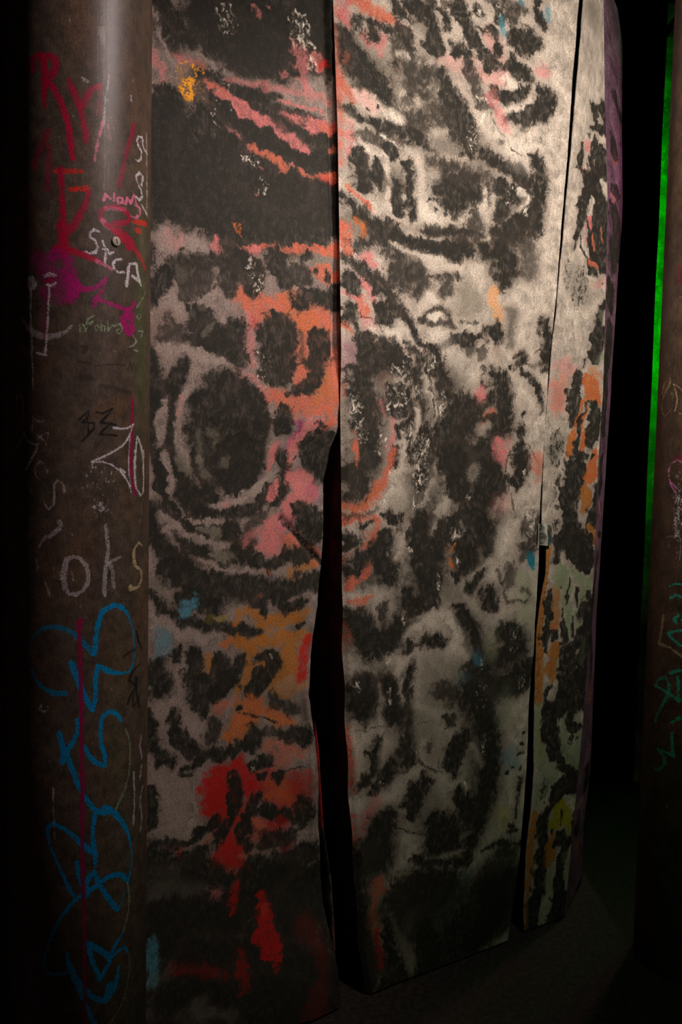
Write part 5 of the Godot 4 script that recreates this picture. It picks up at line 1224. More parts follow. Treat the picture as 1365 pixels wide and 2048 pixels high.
	c.s("K", 1, 3.1, [386.3, 196.6, 8], 1.13)
	c.s("K", 0.7, 4.1, [283.7, 228.9, 5.9, 323.5, 221, 6, 357.8, 218.2, 7.9], 1.12)
	c.s("K", 1, 4.8, [343.6, 328.8, 15.1, 358.3, 336.4, 18.3, 373.1, 341.2, 12.2], 1.16)
	c.s("K", 1, 3, [285.3, 345.7, 4.7, 290.7, 349.9, 3.6], 1.14)
	c.s("Z", 0.8, 3.6, [313.2, 250.6, 4.2, 315.5, 275.9, 6], 1.13)
	c.s("Z", 0.8, 3.6, [353.9, 210.7, 5.4], 1.13)
	c.s("Z", 0.8, 3.7, [410.2, 203.4, 4.9, 413.4, 220.5, 4.3], 1.15)
	c.s("W", 0.8, 5.4, [327.7, 359.8, 9, 349.2, 362.7, 8.5, 377.6, 353.4, 3.7], 1.16)
	c.s("W", 0.8, 5.4, [334.4, 414, 7.9, 366.2, 399.9, 11.6, 383.3, 380.5, 8], 1.18)
	c.s("K", 1, 3.6, [300.9, 384.7, 7.2, 322.3, 390.6, 10.8, 350.5, 383.2, 12.2, 378.1, 359.3, 4.3], 1.17)
	c.s("K", 1, 5, [419.5, 364.7, 18.7, 410.3, 391.6, 18.6, 385.4, 410.1, 14.2, 360.3, 422.4, 7.9, 338.8, 427.7, 4.8], 1.19)
	c.s("P", 0.6, 4.8, [297.9, 394.2, 10.7, 313.2, 419.4, 12, 332.7, 447, 9.1], 1.17)
	c.s("K", 0.6, 1.2, [292.4, 424.6, 1.2, 307.3, 441.3, 1.2, 330, 462.4, 1.5], 1.17)
	c.s("K", 0.7, 2.4, [325.2, 473.8, 4.2], 1.19)
	c.s("K", 0.6, 3.7, [372.3, 434.4, 6.1, 382.6, 422.9, 4.3], 1.19)
	c.s("K", 0.6, 1.2, [410.7, 443.4, 1.9, 411.5, 452.4, 1.9], 1.21)
	c.s("W", 0.5, 15.3, [356.2, 471.2, 24.4, 384.2, 495.1, 18.5], 1.22)
	c.s("K", 0.8, 1.2, [349, 474.3, 0.9, 368.5, 488, 0.9, 380, 490, 0.6], 1.21)
	c.s("K", 1, 6.2, [406.8, 490.2, 10.6, 416.9, 518.8, 14.4, 416, 555.9, 15.6, 400.5, 608, 24.9], 1.24)
	c.s("K", 1, 5.4, [324.2, 552.6, 15.1, 347, 560, 18.3, 369.9, 561.7, 9.2], 1.22)
	c.s("K", 1, 4.9, [334.1, 592.4, 15.2, 342.8, 611.8, 12.2, 323.7, 606.2, 9.1], 1.22)
	c.s("K", 0.6, 3.6, [299, 560.5, 7.2, 304.2, 589, 6], 1.21)
	c.s("C", 1, 3, [284.4, 557.5, 2.4, 295.7, 567, 3.6, 293.8, 599.7, 3.6], 1.20)
	c.s("W", 0.9, 3.1, [377, 554.2, 6.2, 393.1, 563.3, 6.2, 375.4, 584.9, 6.2, 346.8, 614.2, 4.3, 322, 639.3, 4.2, 296.8, 655.3, 3], 1.23)
	c.s("C", 0.7, 3, [314.6, 578.1, 6, 309, 608.8, 6], 1.21)
	c.s("K", 1, 4.2, [314.4, 637.6, 4.8, 336.1, 625, 4.9], 1.23)
	c.s("K", 1, 6.2, [384.3, 601.6, 15.5, 359.5, 633.2, 21.5, 330.9, 661.9, 15.2], 1.24)
	c.s("K", 1, 4.6, [170, 661.3, 6.3, 217.9, 656.4, 8.8, 260.2, 652.4, 8.3], 1.19)
	c.s("K", 0.8, 4.8, [273, 618.1, 11.9, 278, 646.5, 13.7], 1.21)
	c.s("W", 0.9, 3.4, [104.3, 666.6, 2.8, 143.5, 672.6, 5.1, 183.9, 674.6, 6.4, 229.1, 674.7, 5.3], 1.18)
	c.s("K", 1, 5, [104.4, 680.3, 9.5, 143.8, 690.7, 9.7, 198.1, 689.5, 12.8, 254.1, 676.6, 14.8], 1.19)
	c.flecks("W", 279, 436.7, 5.9, 5.9, 10, 0.6, 1.1)
	c.flecks("W", 260, 481.6, 11.8, 26.5, 26, 0.6, 1.3)
	c.flecks("W", 281, 404.4, 17.8, 5.9, 12, 0.6, 1.1)
	c.flecks("W", 389, 585.5, 9.3, 12.4, 16, 0.6, 1.1)
	c.flecks("W", 264.8, 249.4, 5.8, 11.7, 8, 0.6, 1.3)
	c.flecks("W", 304.3, 242, 5.9, 17.8, 10, 0.6, 1.3)
	c.flecks("W", 347.2, 563, 12.2, 24.4, 10, 0.6, 1.1)
	c.s("S", 0.6, 5.3, [0.8, 338.2, 4.2, 0.1, 398.5, 4.8, 3.7, 478.4, 5.3, 4.8, 529.4, 5.3, 1.1, 576.7, 4.3], 1.07)
	c.s("W", 0.9, 4.9, [41.4, 461.1, 9.7, 67.5, 472.8, 12, 85.4, 478.9, 11, 109.7, 483.7, 9.5], 1.10)
	c.s("P", 0.35, 8.1, [44.2, 463, 10.8, 73.4, 476.6, 8.2], 1.10)
	c.s("K", 1, 1.6, [57, 479.3, 2.7], 1.09)
	c.s("K", 1, 1.6, [73.5, 471.3, 2.2], 1.10)
	c.s("W", 0.5, 10.8, [28.2, 513.6, 5.4, 17.1, 500.7, 5.4], 1.09)
	c.s("C", 0.8, 4.5, [154.3, 547.1, 7.4, 155.2, 594.1, 8.5, 166, 633.9, 11.5, 196.6, 639.9, 11.6], 1.16)
	c.s("W", 0.6, 5.8, [183, 642.2, 12.7, 158.9, 612.8, 5.7], 1.17)
	c.s("J", 0.8, 16.7, [49.8, 888.6, 30.5, 73, 942.3, 39.3, 52.2, 1012.8, 39.2, 58.9, 1077, 33.8], 1.22)
	c.s("J", 0.8, 17.7, [222, 904.2, 23.6, 239.9, 976.9, 44.7, 258.4, 1050.9, 48.1], 1.29)
	c.s("J", 0.7, 17, [131.5, 736, 34.1, 159.4, 760.5, 20.1], 1.19)
	c.s("J", 0.8, 18.4, [344.7, 697.7, 36.7], 1.25)
	c.s("J", 0.7, 18.5, [353.2, 941.2, 27.8, 361.9, 1005.6, 31.1], 1.35)
	c.s("J", 0.8, 18.4, [315.4, 1065.2, 36.8], 1.34)
	c.s("J", 0.6, 14.5, [164.1, 937, 17.4, 173.9, 1052.5, 20.5], 1.28)
	c.s("S", 1, 5.4, [8.1, 684, 10.8, 13.8, 704.2, 11.4, 16.5, 725, 6.5], 1.12)
	c.s("O", 0.9, 4.4, [38.5, 671, 8.2, 41.4, 686.5, 7.1], 1.13)
	c.s("P", 0.9, 5.5, [50.6, 722.7, 11, 60, 737.6, 9.4], 1.15)
	c.s("P", 0.9, 4.4, [47.3, 763.6, 9.4, 56.8, 784.2, 11.1, 66.5, 799.4, 5.6], 1.16)
	c.s("S", 1, 4.4, [34.4, 797.6, 8.2, 43.8, 815.5, 11, 47, 828.8, 3.9], 1.17)
	c.s("P", 0.9, 3.8, [6.3, 787.5, 4.3, 24.9, 796, 6, 40.7, 802.3, 3.9], 1.15)
	c.s("S", 1, 4.4, [8.5, 840.7, 9.3, 14.6, 853.6, 6], 1.17)
	c.s("P", 0.6, 8.3, [53.4, 839, 13.9], 1.18)
	c.s("M", 0.3, 13.7, [14.2, 880.6, 16.4, 17, 907.5, 16.5], 1.18)
	c.s("S", 0.6, 5.5, [3.5, 940.9, 4.9, 6.3, 962.5, 3.8], 1.19)
	c.s("K", 0.9, 5.5, [38.2, 703.1, 12.6, 56.8, 700.2, 8.3], 1.13)
	c.s("Z", 0.3, 2.2, [25.9, 705, 4.4], 1.12)
	c.s("K", 1, 3.8, [4.2, 733.4, 4.3, 25.6, 738.3, 6.5, 50.5, 749.7, 8.3, 76.1, 765.4, 12.8, 99.3, 792.9, 12.9, 116.3, 810.5, 11.9, 137.2, 828, 9.1, 151.7, 849.3, 6.3, 173.4, 867.4, 2.9], 1.18)
	c.s("K", 0.7, 2.2, [72.8, 754.9, 2.2, 105.8, 783.8, 2.8, 133.3, 808.7, 2.9], 1.18)
	c.s("K", 1, 3.8, [16, 759.6, 12, 22, 774.9, 12, 31.4, 781.8, 5.5], 1.14)
	c.s("K", 1, 3.8, [15.3, 813.2, 10.9, 18.2, 829, 9.8], 1.16)
	c.s("K", 1, 4.5, [79.5, 803.4, 11.2, 86.3, 822, 15.7, 93.1, 835.1, 6.8], 1.18)
	c.s("K", 1, 3.8, [24.4, 839.2, 2.7, 25.9, 849.8, 2.2], 1.17)
	c.s("W", 0.9, 3.9, [56.7, 844.2, 8.3, 73.2, 850.9, 4.5], 1.19)
	c.s("W", 0.9, 3.9, [93.2, 849, 7.3, 113.6, 852.7, 6.8, 127.5, 865.6, 4.6], 1.21)
	c.s("K", 0.7, 0.8, [37.3, 826.5, 0.8, 56.7, 830.5, 0.8, 73.2, 839.9, 0.8, 86.5, 852.4, 0.8], 1.19)
	c.s("K", 1, 5.5, [37, 862.4, 12.1, 56.5, 877.1, 19.5, 63, 904.1, 25.1, 100.2, 890.2, 19.8], 1.20)
	c.s("K", 1, 3.3, [63.2, 854.5, 5, 83.2, 861, 5.6], 1.20)
	c.s("K", 1, 4.5, [96.7, 873.8, 14.1, 114, 897.6, 17.1, 135, 907.4, 13.2, 142.4, 926.8, 8.6], 1.23)
	c.s("N", 0.7, 5.6, [83.2, 925, 11.3, 97, 943.7, 11.3, 104, 957.4, 5.7], 1.22)
	c.s("K", 1, 6.9, [32.9, 930.9, 19.4, 39.2, 960.8, 22.2, 38.9, 993.9, 22.3, 48.7, 1032.4, 19.6, 55.5, 1065.9, 16.9], 1.21)
	c.s("K", 1, 5.1, [118, 953.8, 20, 125.3, 976.2, 20.1, 104, 963, 14.2, 136.1, 984.3, 11.5], 1.24)
	c.s("K", 0.7, 5.1, [72.9, 964.6, 11.2, 69.4, 1003.9, 9.6], 1.22)
	c.s("P", 0.6, 2.8, [76.4, 964.4, 2.3, 86.7, 992, 2.8], 1.23)
	c.s("S", 1, 2.2, [23.5, 1022.1, 2.8, 26.6, 1044.1, 4.4, 28.1, 1069, 3.3, 28, 1082.9, 1.4], 1.22)
	c.s("C", 1, 2.8, [114.9, 824.6, 4.5, 130.7, 842.7, 6.8, 144.8, 855.6, 4, 152.1, 869.1, 2.3], 1.22)
	c.s("C", 0.9, 2.9, [162.7, 871.1, 4.6, 172.2, 893.3, 5.8, 181.7, 915.7, 6.4, 187.8, 938.5, 6.4, 194.1, 964.3, 7, 210.1, 998.8, 7.7, 226.3, 1027.8, 7.1], 1.26)
	c.s("K", 0.9, 4, [130.9, 859.6, 4, 152.3, 880.5, 7.5, 158.1, 908.6, 9.8, 155.1, 937.5, 6.9, 164.5, 960, 5.2, 176, 979.7, 4.7, 172.7, 997.2, 4.7], 1.24)
	c.s("K", 0.8, 1.4, [161.1, 877, 1.7, 174.1, 901.8, 1.7, 185.7, 927, 2, 193.7, 952.7, 2.6, 198.6, 990.4, 2.6], 1.25)
	c.s("C", 1, 2.9, [159.5, 980.4, 4.6, 160.1, 1012.1, 7.6, 157, 1044.1, 5.2], 1.26)
	c.s("C", 1, 3.4, [125.5, 1001.8, 5.7, 125.8, 1030.4, 8.6, 129.9, 1064.8, 9.8, 123, 1093.6, 8.6], 1.26)
	c.s("P", 0.8, 3.4, [104.2, 999.8, 4, 104.4, 1025.3, 5.1, 97.5, 1053.9, 6.3, 94.1, 1093.8, 5.7], 1.25)
	c.s("K", 1, 2.9, [127.4, 1004.6, 2.9, 114.9, 1016.5, 3.4, 118.7, 1030.6, 2.3], 1.25)
	c.s("K", 1, 3.4, [108.1, 1050.8, 6.3, 104.8, 1076.6, 7.4], 1.25)
	c.s("K", 1, 4, [143.3, 989.7, 4.6, 142.2, 1032.9, 4.6, 144.7, 1076.1, 4.6], 1.26)
	c.s("K", 1, 4.7, [180.5, 1014.4, 11.7, 181.4, 1052.3, 17.6, 178.5, 1090.4, 17.6], 1.28)
	c.s("K", 0.8, 4.1, [195.9, 1031.5, 7.1, 197.1, 1075.6, 7.1], 1.29)
	c.s("C", 0.7, 4.1, [204.7, 1075.5, 5.9, 193.9, 1099.2, 7.1], 1.30)
	c.s("K", 0.85, 7, [114.6, 716.2, 14.1, 118.4, 743.4, 17, 122.2, 767.9, 12.5], 1.17)
	c.s("K", 0.85, 7.2, [151.7, 733.3, 17.2, 159.1, 752.1, 14.4, 149.5, 775.8, 5.7], 1.19)
	c.s("K", 0.8, 4, [154.2, 761.2, 4, 153.1, 781.1, 4], 1.20)
	c.s("K", 0.8, 6.4, [214.5, 742, 11.7, 219, 758.8, 10.6, 205.2, 769.2, 5.8], 1.21)
	c.s("W", 0.8, 4.6, [180.7, 775, 8.7, 191.6, 782.3, 7.6], 1.21)
	c.s("C", 0.8, 4.6, [174.3, 790, 8.7], 1.21)
	c.s("K", 0.8, 2.9, [168.3, 817.8, 5.2, 181.9, 804.9, 4.1, 202.8, 794, 3.5, 217.4, 796.8, 4.1, 223.6, 810.6, 4.1, 229.7, 821.7, 5.3], 1.23)
	c.s("K", 0.8, 2.9, [164.9, 822.4, 4.6, 189.7, 821.3, 3.5, 218.7, 822.8, 3.5], 1.23)
	c.s("W", 0.9, 2.9, [182.2, 812, 4.1, 203.4, 806.9, 6.4], 1.23)
	c.s("G", 0.75, 8.9, [262.7, 759.3, 20.9, 271.5, 779, 23.9, 250.3, 796.1, 11.9], 1.24)
	c.s("G", 0.4, 4.2, [247.7, 814, 4.2, 296.5, 809.1, 2.4], 1.26)
	c.s("K", 0.7, 1.8, [292.8, 811, 2.4, 247.9, 817, 1.8], 1.26)
	c.s("K", 1, 3.9, [110.8, 678.1, 9.6, 143.7, 684, 9.7, 184.2, 686.2, 12.7, 233.1, 687.4, 15.9, 261.8, 686, 11.9], 1.18)
	c.s("K", 0.8, 4.6, [170, 660.2, 6.9, 217.8, 655.2, 7, 260, 648.3, 7.7], 1.19)
	c.s("W", 0.7, 2.8, [101.2, 696.1, 3.4, 130.7, 699.9, 4, 164.4, 707.5, 5.2, 198.9, 709.7, 3.5], 1.18)
	c.s("C", 0.8, 4, [178.4, 715.4, 11.5, 227.5, 717.1, 8.8], 1.20)
	c.s("K", 0.8, 2.9, [186.2, 738.6, 2.3, 249.8, 730.1, 3], 1.22)
	c.s("C", 0.8, 3.6, [289.2, 714.5, 12], 1.23)
	c.s("K", 1, 6.6, [298, 677.6, 12, 335.5, 674.9, 21.4, 352.1, 693.7, 21.5, 346.9, 721.7, 15.3, 341.2, 743.7, 4.3], 1.25)
	c.s("K", 0.6, 7.7, [379, 634.8, 12.4, 401.3, 668.1, 15.6, 408.5, 704.2, 12.5], 1.26)
	c.s("U", 1, 6.1, [322.1, 746.1, 10.9, 323.9, 767, 10.4, 337.6, 789.7, 11.6, 342.9, 804.4, 6.1], 1.27)
	c.s("N", 0.5, 6.1, [341.5, 831.9, 6.1, 344.1, 865.3, 6.1], 1.30)
	c.s("K", 1, 4.1, [207.7, 863, 4.1, 231.3, 852.3, 7.7, 264.9, 846.4, 10.8, 287.4, 839.9, 6.6, 298.5, 834.4, 4.2], 1.26)
	c.s("K", 1, 4.3, [324.7, 821.4, 12.2, 339.3, 829.1, 13.5, 332.3, 817.6, 12.2], 1.28)
	c.s("K", 0.8, 2.4, [314.9, 843.5, 4.9], 1.28)
	c.s("K", 0.6, 3, [306.4, 865.3, 8.5, 308.8, 874.1, 7.3], 1.29)
	c.s("K", 0.6, 4.2, [277.1, 861.7, 10.8], 1.28)
	c.s("W", 0.5, 11.7, [205.1, 841.5, 11.7, 232.4, 883, 14.8], 1.26)
	c.s("K", 0.5, 7.7, [372.7, 782.9, 9.3, 371.9, 813.8, 8.1, 375.1, 844.3, 7.4], 1.29)
	c.s("K", 1, 3.1, [409.2, 856.9, 3.8, 414.4, 869, 6.9, 402.4, 876.2, 5, 401.3, 888.7, 4.4, 416.9, 898.6, 5.7, 439.1, 908.1, 7, 451.6, 926.4, 7.7, 464.7, 948, 3.2, 468.7, 967, 1.6], 1.34)
	c.s("K", 1, 1.9, [399.1, 860.9, 1.9, 393.5, 869.1, 1.9], 1.33)
	c.s("K", 1, 2.5, [379.1, 886.6, 2.5], 1.32)
	c.s("K", 0.4, 3.2, [440.9, 879.6, 6.3], 1.35)
	c.s("K", 1, 4.5, [456.6, 792.8, 8.3, 465, 823.8, 10.9, 473.3, 854.9, 12.8, 471.4, 880.6, 6.4], 1.35)
	c.s("K", 1, 3.2, [424.3, 975.2, 2.5], 1.37)
	c.s("K", 1, 5.5, [334.4, 902.6, 12.3, 355.5, 913.4, 15.4, 365.8, 943.6, 13.7, 372.6, 980.4, 13.7, 361.9, 1005.6, 21.7, 345.9, 1018.5, 15.5], 1.34)
	c.s("K", 1, 4.3, [333.1, 945.3, 7.4, 317.9, 961.4, 10.4, 286.3, 968.9, 10.9], 1.32)
	c.s("K", 1, 3, [309.7, 923.9, 4.9, 315.9, 928, 3.1], 1.31)
	c.s("P", 1, 4.9, [304.3, 934.8, 9.1, 305.3, 952.9, 10.3], 1.31)
	c.s("S", 1, 3.7, [334.8, 972.8, 8, 319.3, 985.7, 8, 308.1, 1001.3, 4.9], 1.32)
	c.s("K", 0.8, 3.1, [335.8, 988.1, 9.2], 1.33)
	c.s("K", 1, 5.8, [191.6, 874.5, 10.5, 199.4, 894.2, 14.6, 207.5, 916.9, 12.9, 226.9, 936.2, 11.8], 1.26)
	c.s("K", 1, 6.5, [223.6, 951.1, 11.8, 254.4, 955.4, 13.2, 267, 975.7, 27.1, 248.4, 997.4, 29.9, 241.9, 1030.3, 26.9, 258.8, 1062.9, 30.1], 1.30)
	c.s("K", 0.9, 6.1, [295.2, 986.6, 15.2, 280.4, 1008.3, 18.1], 1.31)
	c.s("K", 1, 4.9, [321.9, 1031.4, 9.2, 327.3, 1055.8, 24.6, 345.2, 1077.1, 18.6], 1.34)
	c.s("P", 1, 5.6, [364.5, 1049, 11.2, 355, 1030.6, 8.1, 365.9, 1070.7, 8.1], 1.36)
	c.s("C", 0.5, 6.1, [308.4, 1007.4, 9.2, 321.1, 1016.1, 4.9], 1.33)
	c.s("P", 0.5, 6.3, [380.5, 1033.1, 9.4, 374.6, 1073.7, 9.4], 1.37)
	c.s("K", 1, 4.4, [416.9, 1000.7, 5.1, 418.8, 1025.9, 5.1, 416.1, 1048, 13.9, 422.8, 1079.6, 15.9], 1.38)
	c.s("K", 0.7, 1, [423.4, 1028.9, 1, 451.3, 1047.4, 1, 472, 1079.2, 0.6], 1.40)
	c.s("K", 0.7, 0.9, [398, 1038.9, 0.9, 382.6, 1064.3, 0.9, 380.1, 1092.5, 0.6], 1.37)
	c.s("S", 0.6, 6.4, [465.8, 1059.9, 9.6, 472.5, 1085.6, 8.4], 1.41)
	c.flecks("W", 20.7, 980.9, 16.6, 24.9, 70, 0.6, 1.1)  # white clusters from here paint in glints off the glossy surface
	c.flecks("W", 36.9, 1021.7, 13.9, 19.5, 35, 0.6, 1.1)
	c.flecks("W", 121.1, 911.2, 22.8, 17.1, 26, 0.7, 1.4)
	c.flecks("W", 114.5, 956.8, 25.7, 37.1, 44, 0.8, 1.7)
	c.flecks("W", 192.1, 891.8, 8.8, 17.5, 18, 0.8, 1.7)
	c.flecks("W", 216.6, 966.2, 7.1, 29.6, 26, 0.7, 1.4)
	c.flecks("W", 143.9, 1024.2, 7.5, 26, 26, 0.7, 1.4)
	c.flecks("W", 173.9, 1052.5, 17.5, 35.1, 60, 0.7, 1.4)
	c.flecks("W", 79.8, 1048.6, 14.2, 25.5, 20, 0.6, 1.1)
	c.flecks("W", 157, 943.1, 11.6, 17.4, 12, 0.8, 1.7)
	c.s("Q", 0.92, 19.5, [27.9, 1095.7, 33.4, 27.6, 1132, 16.8], 1.23)
	c.s("Q", 0.92, 20.5, [175.2, 1109.8, 29.3, 184.4, 1183.6, 35.4, 185.5, 1273, 44.5], 1.31)
	c.s("Q", 0.92, 21.2, [280.2, 1094.7, 45.5, 304.1, 1171.3, 39.9, 289.4, 1247.8, 39.8], 1.36)
	c.s("Q", 0.92, 20, [72.7, 1223.8, 31.4, 80.1, 1276, 31.5], 1.27)
	c.s("Q", 0.92, 19.8, [29.8, 1370.2, 42.5, 91.9, 1384.6, 34.7, 147.8, 1324.3, 32.3], 1.29)
	c.s("Q", 0.92, 21.6, [289.9, 1371.7, 27.7, 326.6, 1437.9, 25, 317.9, 1500.1, 43.7], 1.41)
	c.s("Q", 0.92, 22.5, [429.5, 1425.5, 25.7, 408.4, 1494.6, 44.9, 465.4, 1494.4, 22.8], 1.48)
	c.s("Q", 0.92, 20, [41.8, 1467.3, 40, 117.4, 1476.3, 23.5], 1.33)
	c.s("J", 0.6, 18.1, [234.2, 1315.2, 27.2, 352.4, 1329.4, 21.9], 1.40)
	c.s("Q", 0.92, 16.9, [23, 1267, 28.1], 1.25)
	c.s("S", 1, 4.6, [104.6, 1055.4, 5.7, 92.3, 1086.9, 6.8, 76.4, 1115.4, 9.6, 51.8, 1140.7, 12.4, 23.9, 1151.5, 12.3, 3.4, 1151.2, 9.4], 1.25)
	c.s("O", 0.5, 4.5, [72.9, 1121, 4.5, 37.8, 1148.9, 6.7, 6.8, 1154.1, 5.6], 1.24)
	c.s("S", 1, 3.9, [3.1, 1173.5, 11.1, 37.6, 1171.5, 7.3, 62.2, 1172, 7.4, 69.3, 1189.3, 7.4, 54.9, 1208.8, 9.6, 33.6, 1225, 6.8, 9.2, 1235.3, 3.3, -1.2, 1246, 3.3], 1.25)
	c.s("K", 0.5, 2.8, [6.6, 1166.6, 3.9, 37.6, 1168.7, 2.8, 69.4, 1155.1, 2.8], 1.24)
	c.s("K", 1, 2.8, [30.5, 1186.8, 3.9, 44.5, 1182.9, 3.9, 56.9, 1179, 2.3], 1.25)
	c.s("K", 1, 3.9, [9.6, 1204.4, 8.4, 19.8, 1213.2, 11.2, 5.9, 1223.9, 6.7], 1.23)
	c.s("K", 1, 4.5, [23, 1241.6, 14, 37, 1256.4, 14.1, 12.5, 1266.5, 8.4], 1.24)
	c.s("S", 1, 2.8, [58.3, 1248.9, 5.1, 47.7, 1268.4, 5.7, 30, 1281.6, 4.5, 5.5, 1291.5, 3.4], 1.26)
	c.s("S", 1, 2.8, [16, 1275.1, 4.5, 12.4, 1291.9, 5.6], 1.24)
	c.s("S", 1, 3.4, [8.8, 1318.6, 3.9, 29.9, 1318.7, 7.3, 54.9, 1310.4, 5.7], 1.25)
	c.s("K", 1, 4.5, [24.5, 1090.2, 19.5, 31.1, 1118, 16.8, 27.5, 1134.8, 11.2], 1.23)
	c.s("K", 0.6, 6.9, [11.1, 1081.9, 11.1, 13.9, 1131.9, 8.3], 1.22)
	c.s("S", 1, 2.2, [26.6, 1048.5, 3.9, 28.1, 1070.7, 2.8, 28, 1084.6, 1.1], 1.22)
	c.s("C", 0.85, 7.2, [108.8, 1127, 14.4, 119.9, 1144.4, 12.7, 101.7, 1152.8, 8.6], 1.27)
	c.s("G", 0.5, 8.6, [116.2, 1147.2, 17.3, 138.7, 1176.6, 11.6], 1.29)
	c.s("K", 1, 4.6, [87.2, 1204.2, 14.3, 72.6, 1229.5, 17.1, 87.2, 1259, 20.1, 91.1, 1285.3, 14.4], 1.27)
	c.s("K", 1, 4, [109.1, 1176, 13.2, 94.5, 1167, 6.9], 1.27)
	c.s("K", 0.6, 4.1, [124, 1196.6, 5.8], 1.28)
	c.s("C", 0.8, 5.2, [138.9, 1191.2, 4.1, 131.4, 1214.4, 7, 116.5, 1237.2, 7.5, 105.5, 1245.4, 4.6], 1.29)
	c.s("K", 1, 5.9, [171, 1089.3, 11.7, 167.8, 1115.6, 11.7], 1.29)
	c.s("K", 1, 5.3, [168.9, 1174.4, 14.7, 169.2, 1209.8, 17.7, 185.2, 1258.1, 20.8, 193.7, 1288.4, 20.8, 186.5, 1318, 17.8, 202.7, 1337.3, 12], 1.32)
	c.s("K", 1, 4.8, [215.2, 1169.4, 8.9, 219.8, 1205.5, 15, 208.3, 1241.2, 14.9], 1.32)
	c.s("C", 0.8, 4.2, [237.9, 1136.8, 7.2, 222.7, 1157.6, 10.2, 207.6, 1181.2, 3.6, 196.2, 1201.8, 2.4], 1.32)
	c.s("C", 0.7, 5.3, [198, 1106.8, 5.9, 183.4, 1136.3, 4.1, 168.5, 1153.8, 4.7], 1.30)
	c.s("K", 1, 6.6, [243.3, 1067.9, 27, 260.5, 1103.8, 24.1, 269.8, 1134.1, 18.2], 1.33)
	c.s("K", 1, 6.8, [324.9, 1088.4, 24.6, 342.9, 1109.9, 31, 323.4, 1137.7, 24.7, 315.8, 1153, 18.5], 1.36)
	c.s("K", 1, 5.5, [279.3, 1170.8, 18.3, 325.8, 1187.2, 18.5, 330.7, 1215.3, 18.6, 339.8, 1240.6, 9.3], 1.37)
	c.s("K", 1, 5.4, [255.7, 1194.5, 21.2, 280.9, 1238.2, 21.4, 285.8, 1263, 15.3, 257.5, 1280, 12.1], 1.35)
	c.s("C", 0.6, 4.2, [269.7, 1185.8, 3, 274.1, 1201.2, 2.4, 264.2, 1219.2, 2.4], 1.35)
	c.s("C", 0.5, 4.9, [296.9, 1103.8, 6.1, 299.9, 1082.4, 9.2], 1.34)
	c.s("O", 1, 2.4, [250.1, 1227.8, 2.4, 238.1, 1236.4, 1.8], 1.34)
	c.s("O", 1, 3, [240.5, 1254.7, 3.6, 242.9, 1267, 6], 1.34)
	c.s("P", 0.4, 15.7, [371.2, 1156.9, 15.7, 379, 1141.3, 12.5], 1.38)
	c.s("W", 0.3, 15.7, [382.7, 1223.4, 18.9], 1.40)
	c.s("K", 0.4, 9.4, [368.1, 1178.8, 9.4], 1.39)
	c.s("K", 1, 4.4, [417.3, 1065.7, 14.6, 419.7, 1097.3, 12.7, 412.7, 1122.7, 4.4], 1.39)
	c.s("K", 0.6, 0.9, [379.6, 1084.9, 0.9, 395.6, 1128.9, 0.9, 409.7, 1176.6, 1.3], 1.39)
	c.s("K", 0.8, 6.5, [466.5, 1181, 12.9, 454, 1206.5, 14.8, 463.8, 1226.3, 12.9, 432.1, 1234.8, 6.4], 1.43)
	c.s("S", 0.5, 6.4, [466.8, 1071.5, 6.4, 474.1, 1103.6, 6.5], 1.42)
	c.s("K", 0.7, 6.4, [433.1, 1257.4, 9.6, 459.9, 1245.6, 9.7], 1.43)
	c.s("T", 1, 5.2, [456.3, 1261.7, 8.4, 464, 1275.1, 5.2], 1.44)
	c.s("C", 0.7, 3.1, [349.3, 1263, 5.6, 315.7, 1276.9, 3.7, 299.1, 1285.4, 3.1], 1.37)
	c.s("K", 1, 3.7, [328.6, 1280.8, 3.7, 312.2, 1295.4, 6.8, 292, 1319, 6.1], 1.38)
	c.s("K", 1, 5.6, [343.2, 1319.3, 10.6, 348.3, 1335.4, 14.4, 358, 1355.1, 9.4], 1.40)
	c.s("K", 0.6, 1.3, [367.5, 1279.7, 2.5, 382.1, 1309.1, 1.9, 397.1, 1338.8, 1.6], 1.41)
	c.s("K", 0.6, 4.4, [403.1, 1284.8, 12.7, 400, 1310.2, 8.3], 1.42)
	c.s("K", 0.6, 1.9, [401.9, 1345.6, 1.9, 452.5, 1349.2, 1.9], 1.44)
	c.s("C", 0.7, 6.1, [279.8, 1327.5, 4.9, 301.4, 1344.6, 7.4, 319.7, 1371, 7.5], 1.38)
	c.s("A", 0.6, 16.1, [440.4, 1303, 16.1, 457.4, 1352.9, 16.2, 446.2, 1394.4, 16.2], 1.45)
	c.s("K", 0.5, 1.9, [439.2, 1320.7, 3.2, 460.8, 1333.5, 1.9, 443.2, 1348.6, 2.6], 1.44)
	c.s("K", 1, 4.3, [267.9, 1345.2, 9.2, 290, 1374.8, 10.5, 312.6, 1405, 10.6, 322, 1431.1, 9.4], 1.39)
	c.s("C", 1, 4.7, [129.8, 1400, 4.1, 141.1, 1383.2, 5.9, 171.9, 1371, 7.7, 207.2, 1355.8, 10.2, 235.5, 1358, 7.9, 256.8, 1381.3, 7.3, 270.2, 1407.3, 9.2, 257.9, 1424.7, 12.2, 287.9, 1443.4, 7.4, 300.4, 1472.9, 4.3], 1.36)
	c.s("W", 0.4, 3, [244.1, 1371, 3.6, 265.8, 1400.7, 4.3, 257.9, 1421.6, 7.9], 1.37)
	c.s("K", 1, 4.8, [180.5, 1401.8, 10.7, 208.5, 1404.5, 13.8, 228.8, 1409.5, 9.1], 1.34)
	c.s("K", 1, 4.1, [145.2, 1410.5, 7.7, 137.5, 1403.7, 4.7], 1.32)
	c.s("K", 0.6, 3.5, [126, 1402.6, 2.3, 141.1, 1425.1, 2.9, 156.5, 1441.7, 2.4], 1.32)
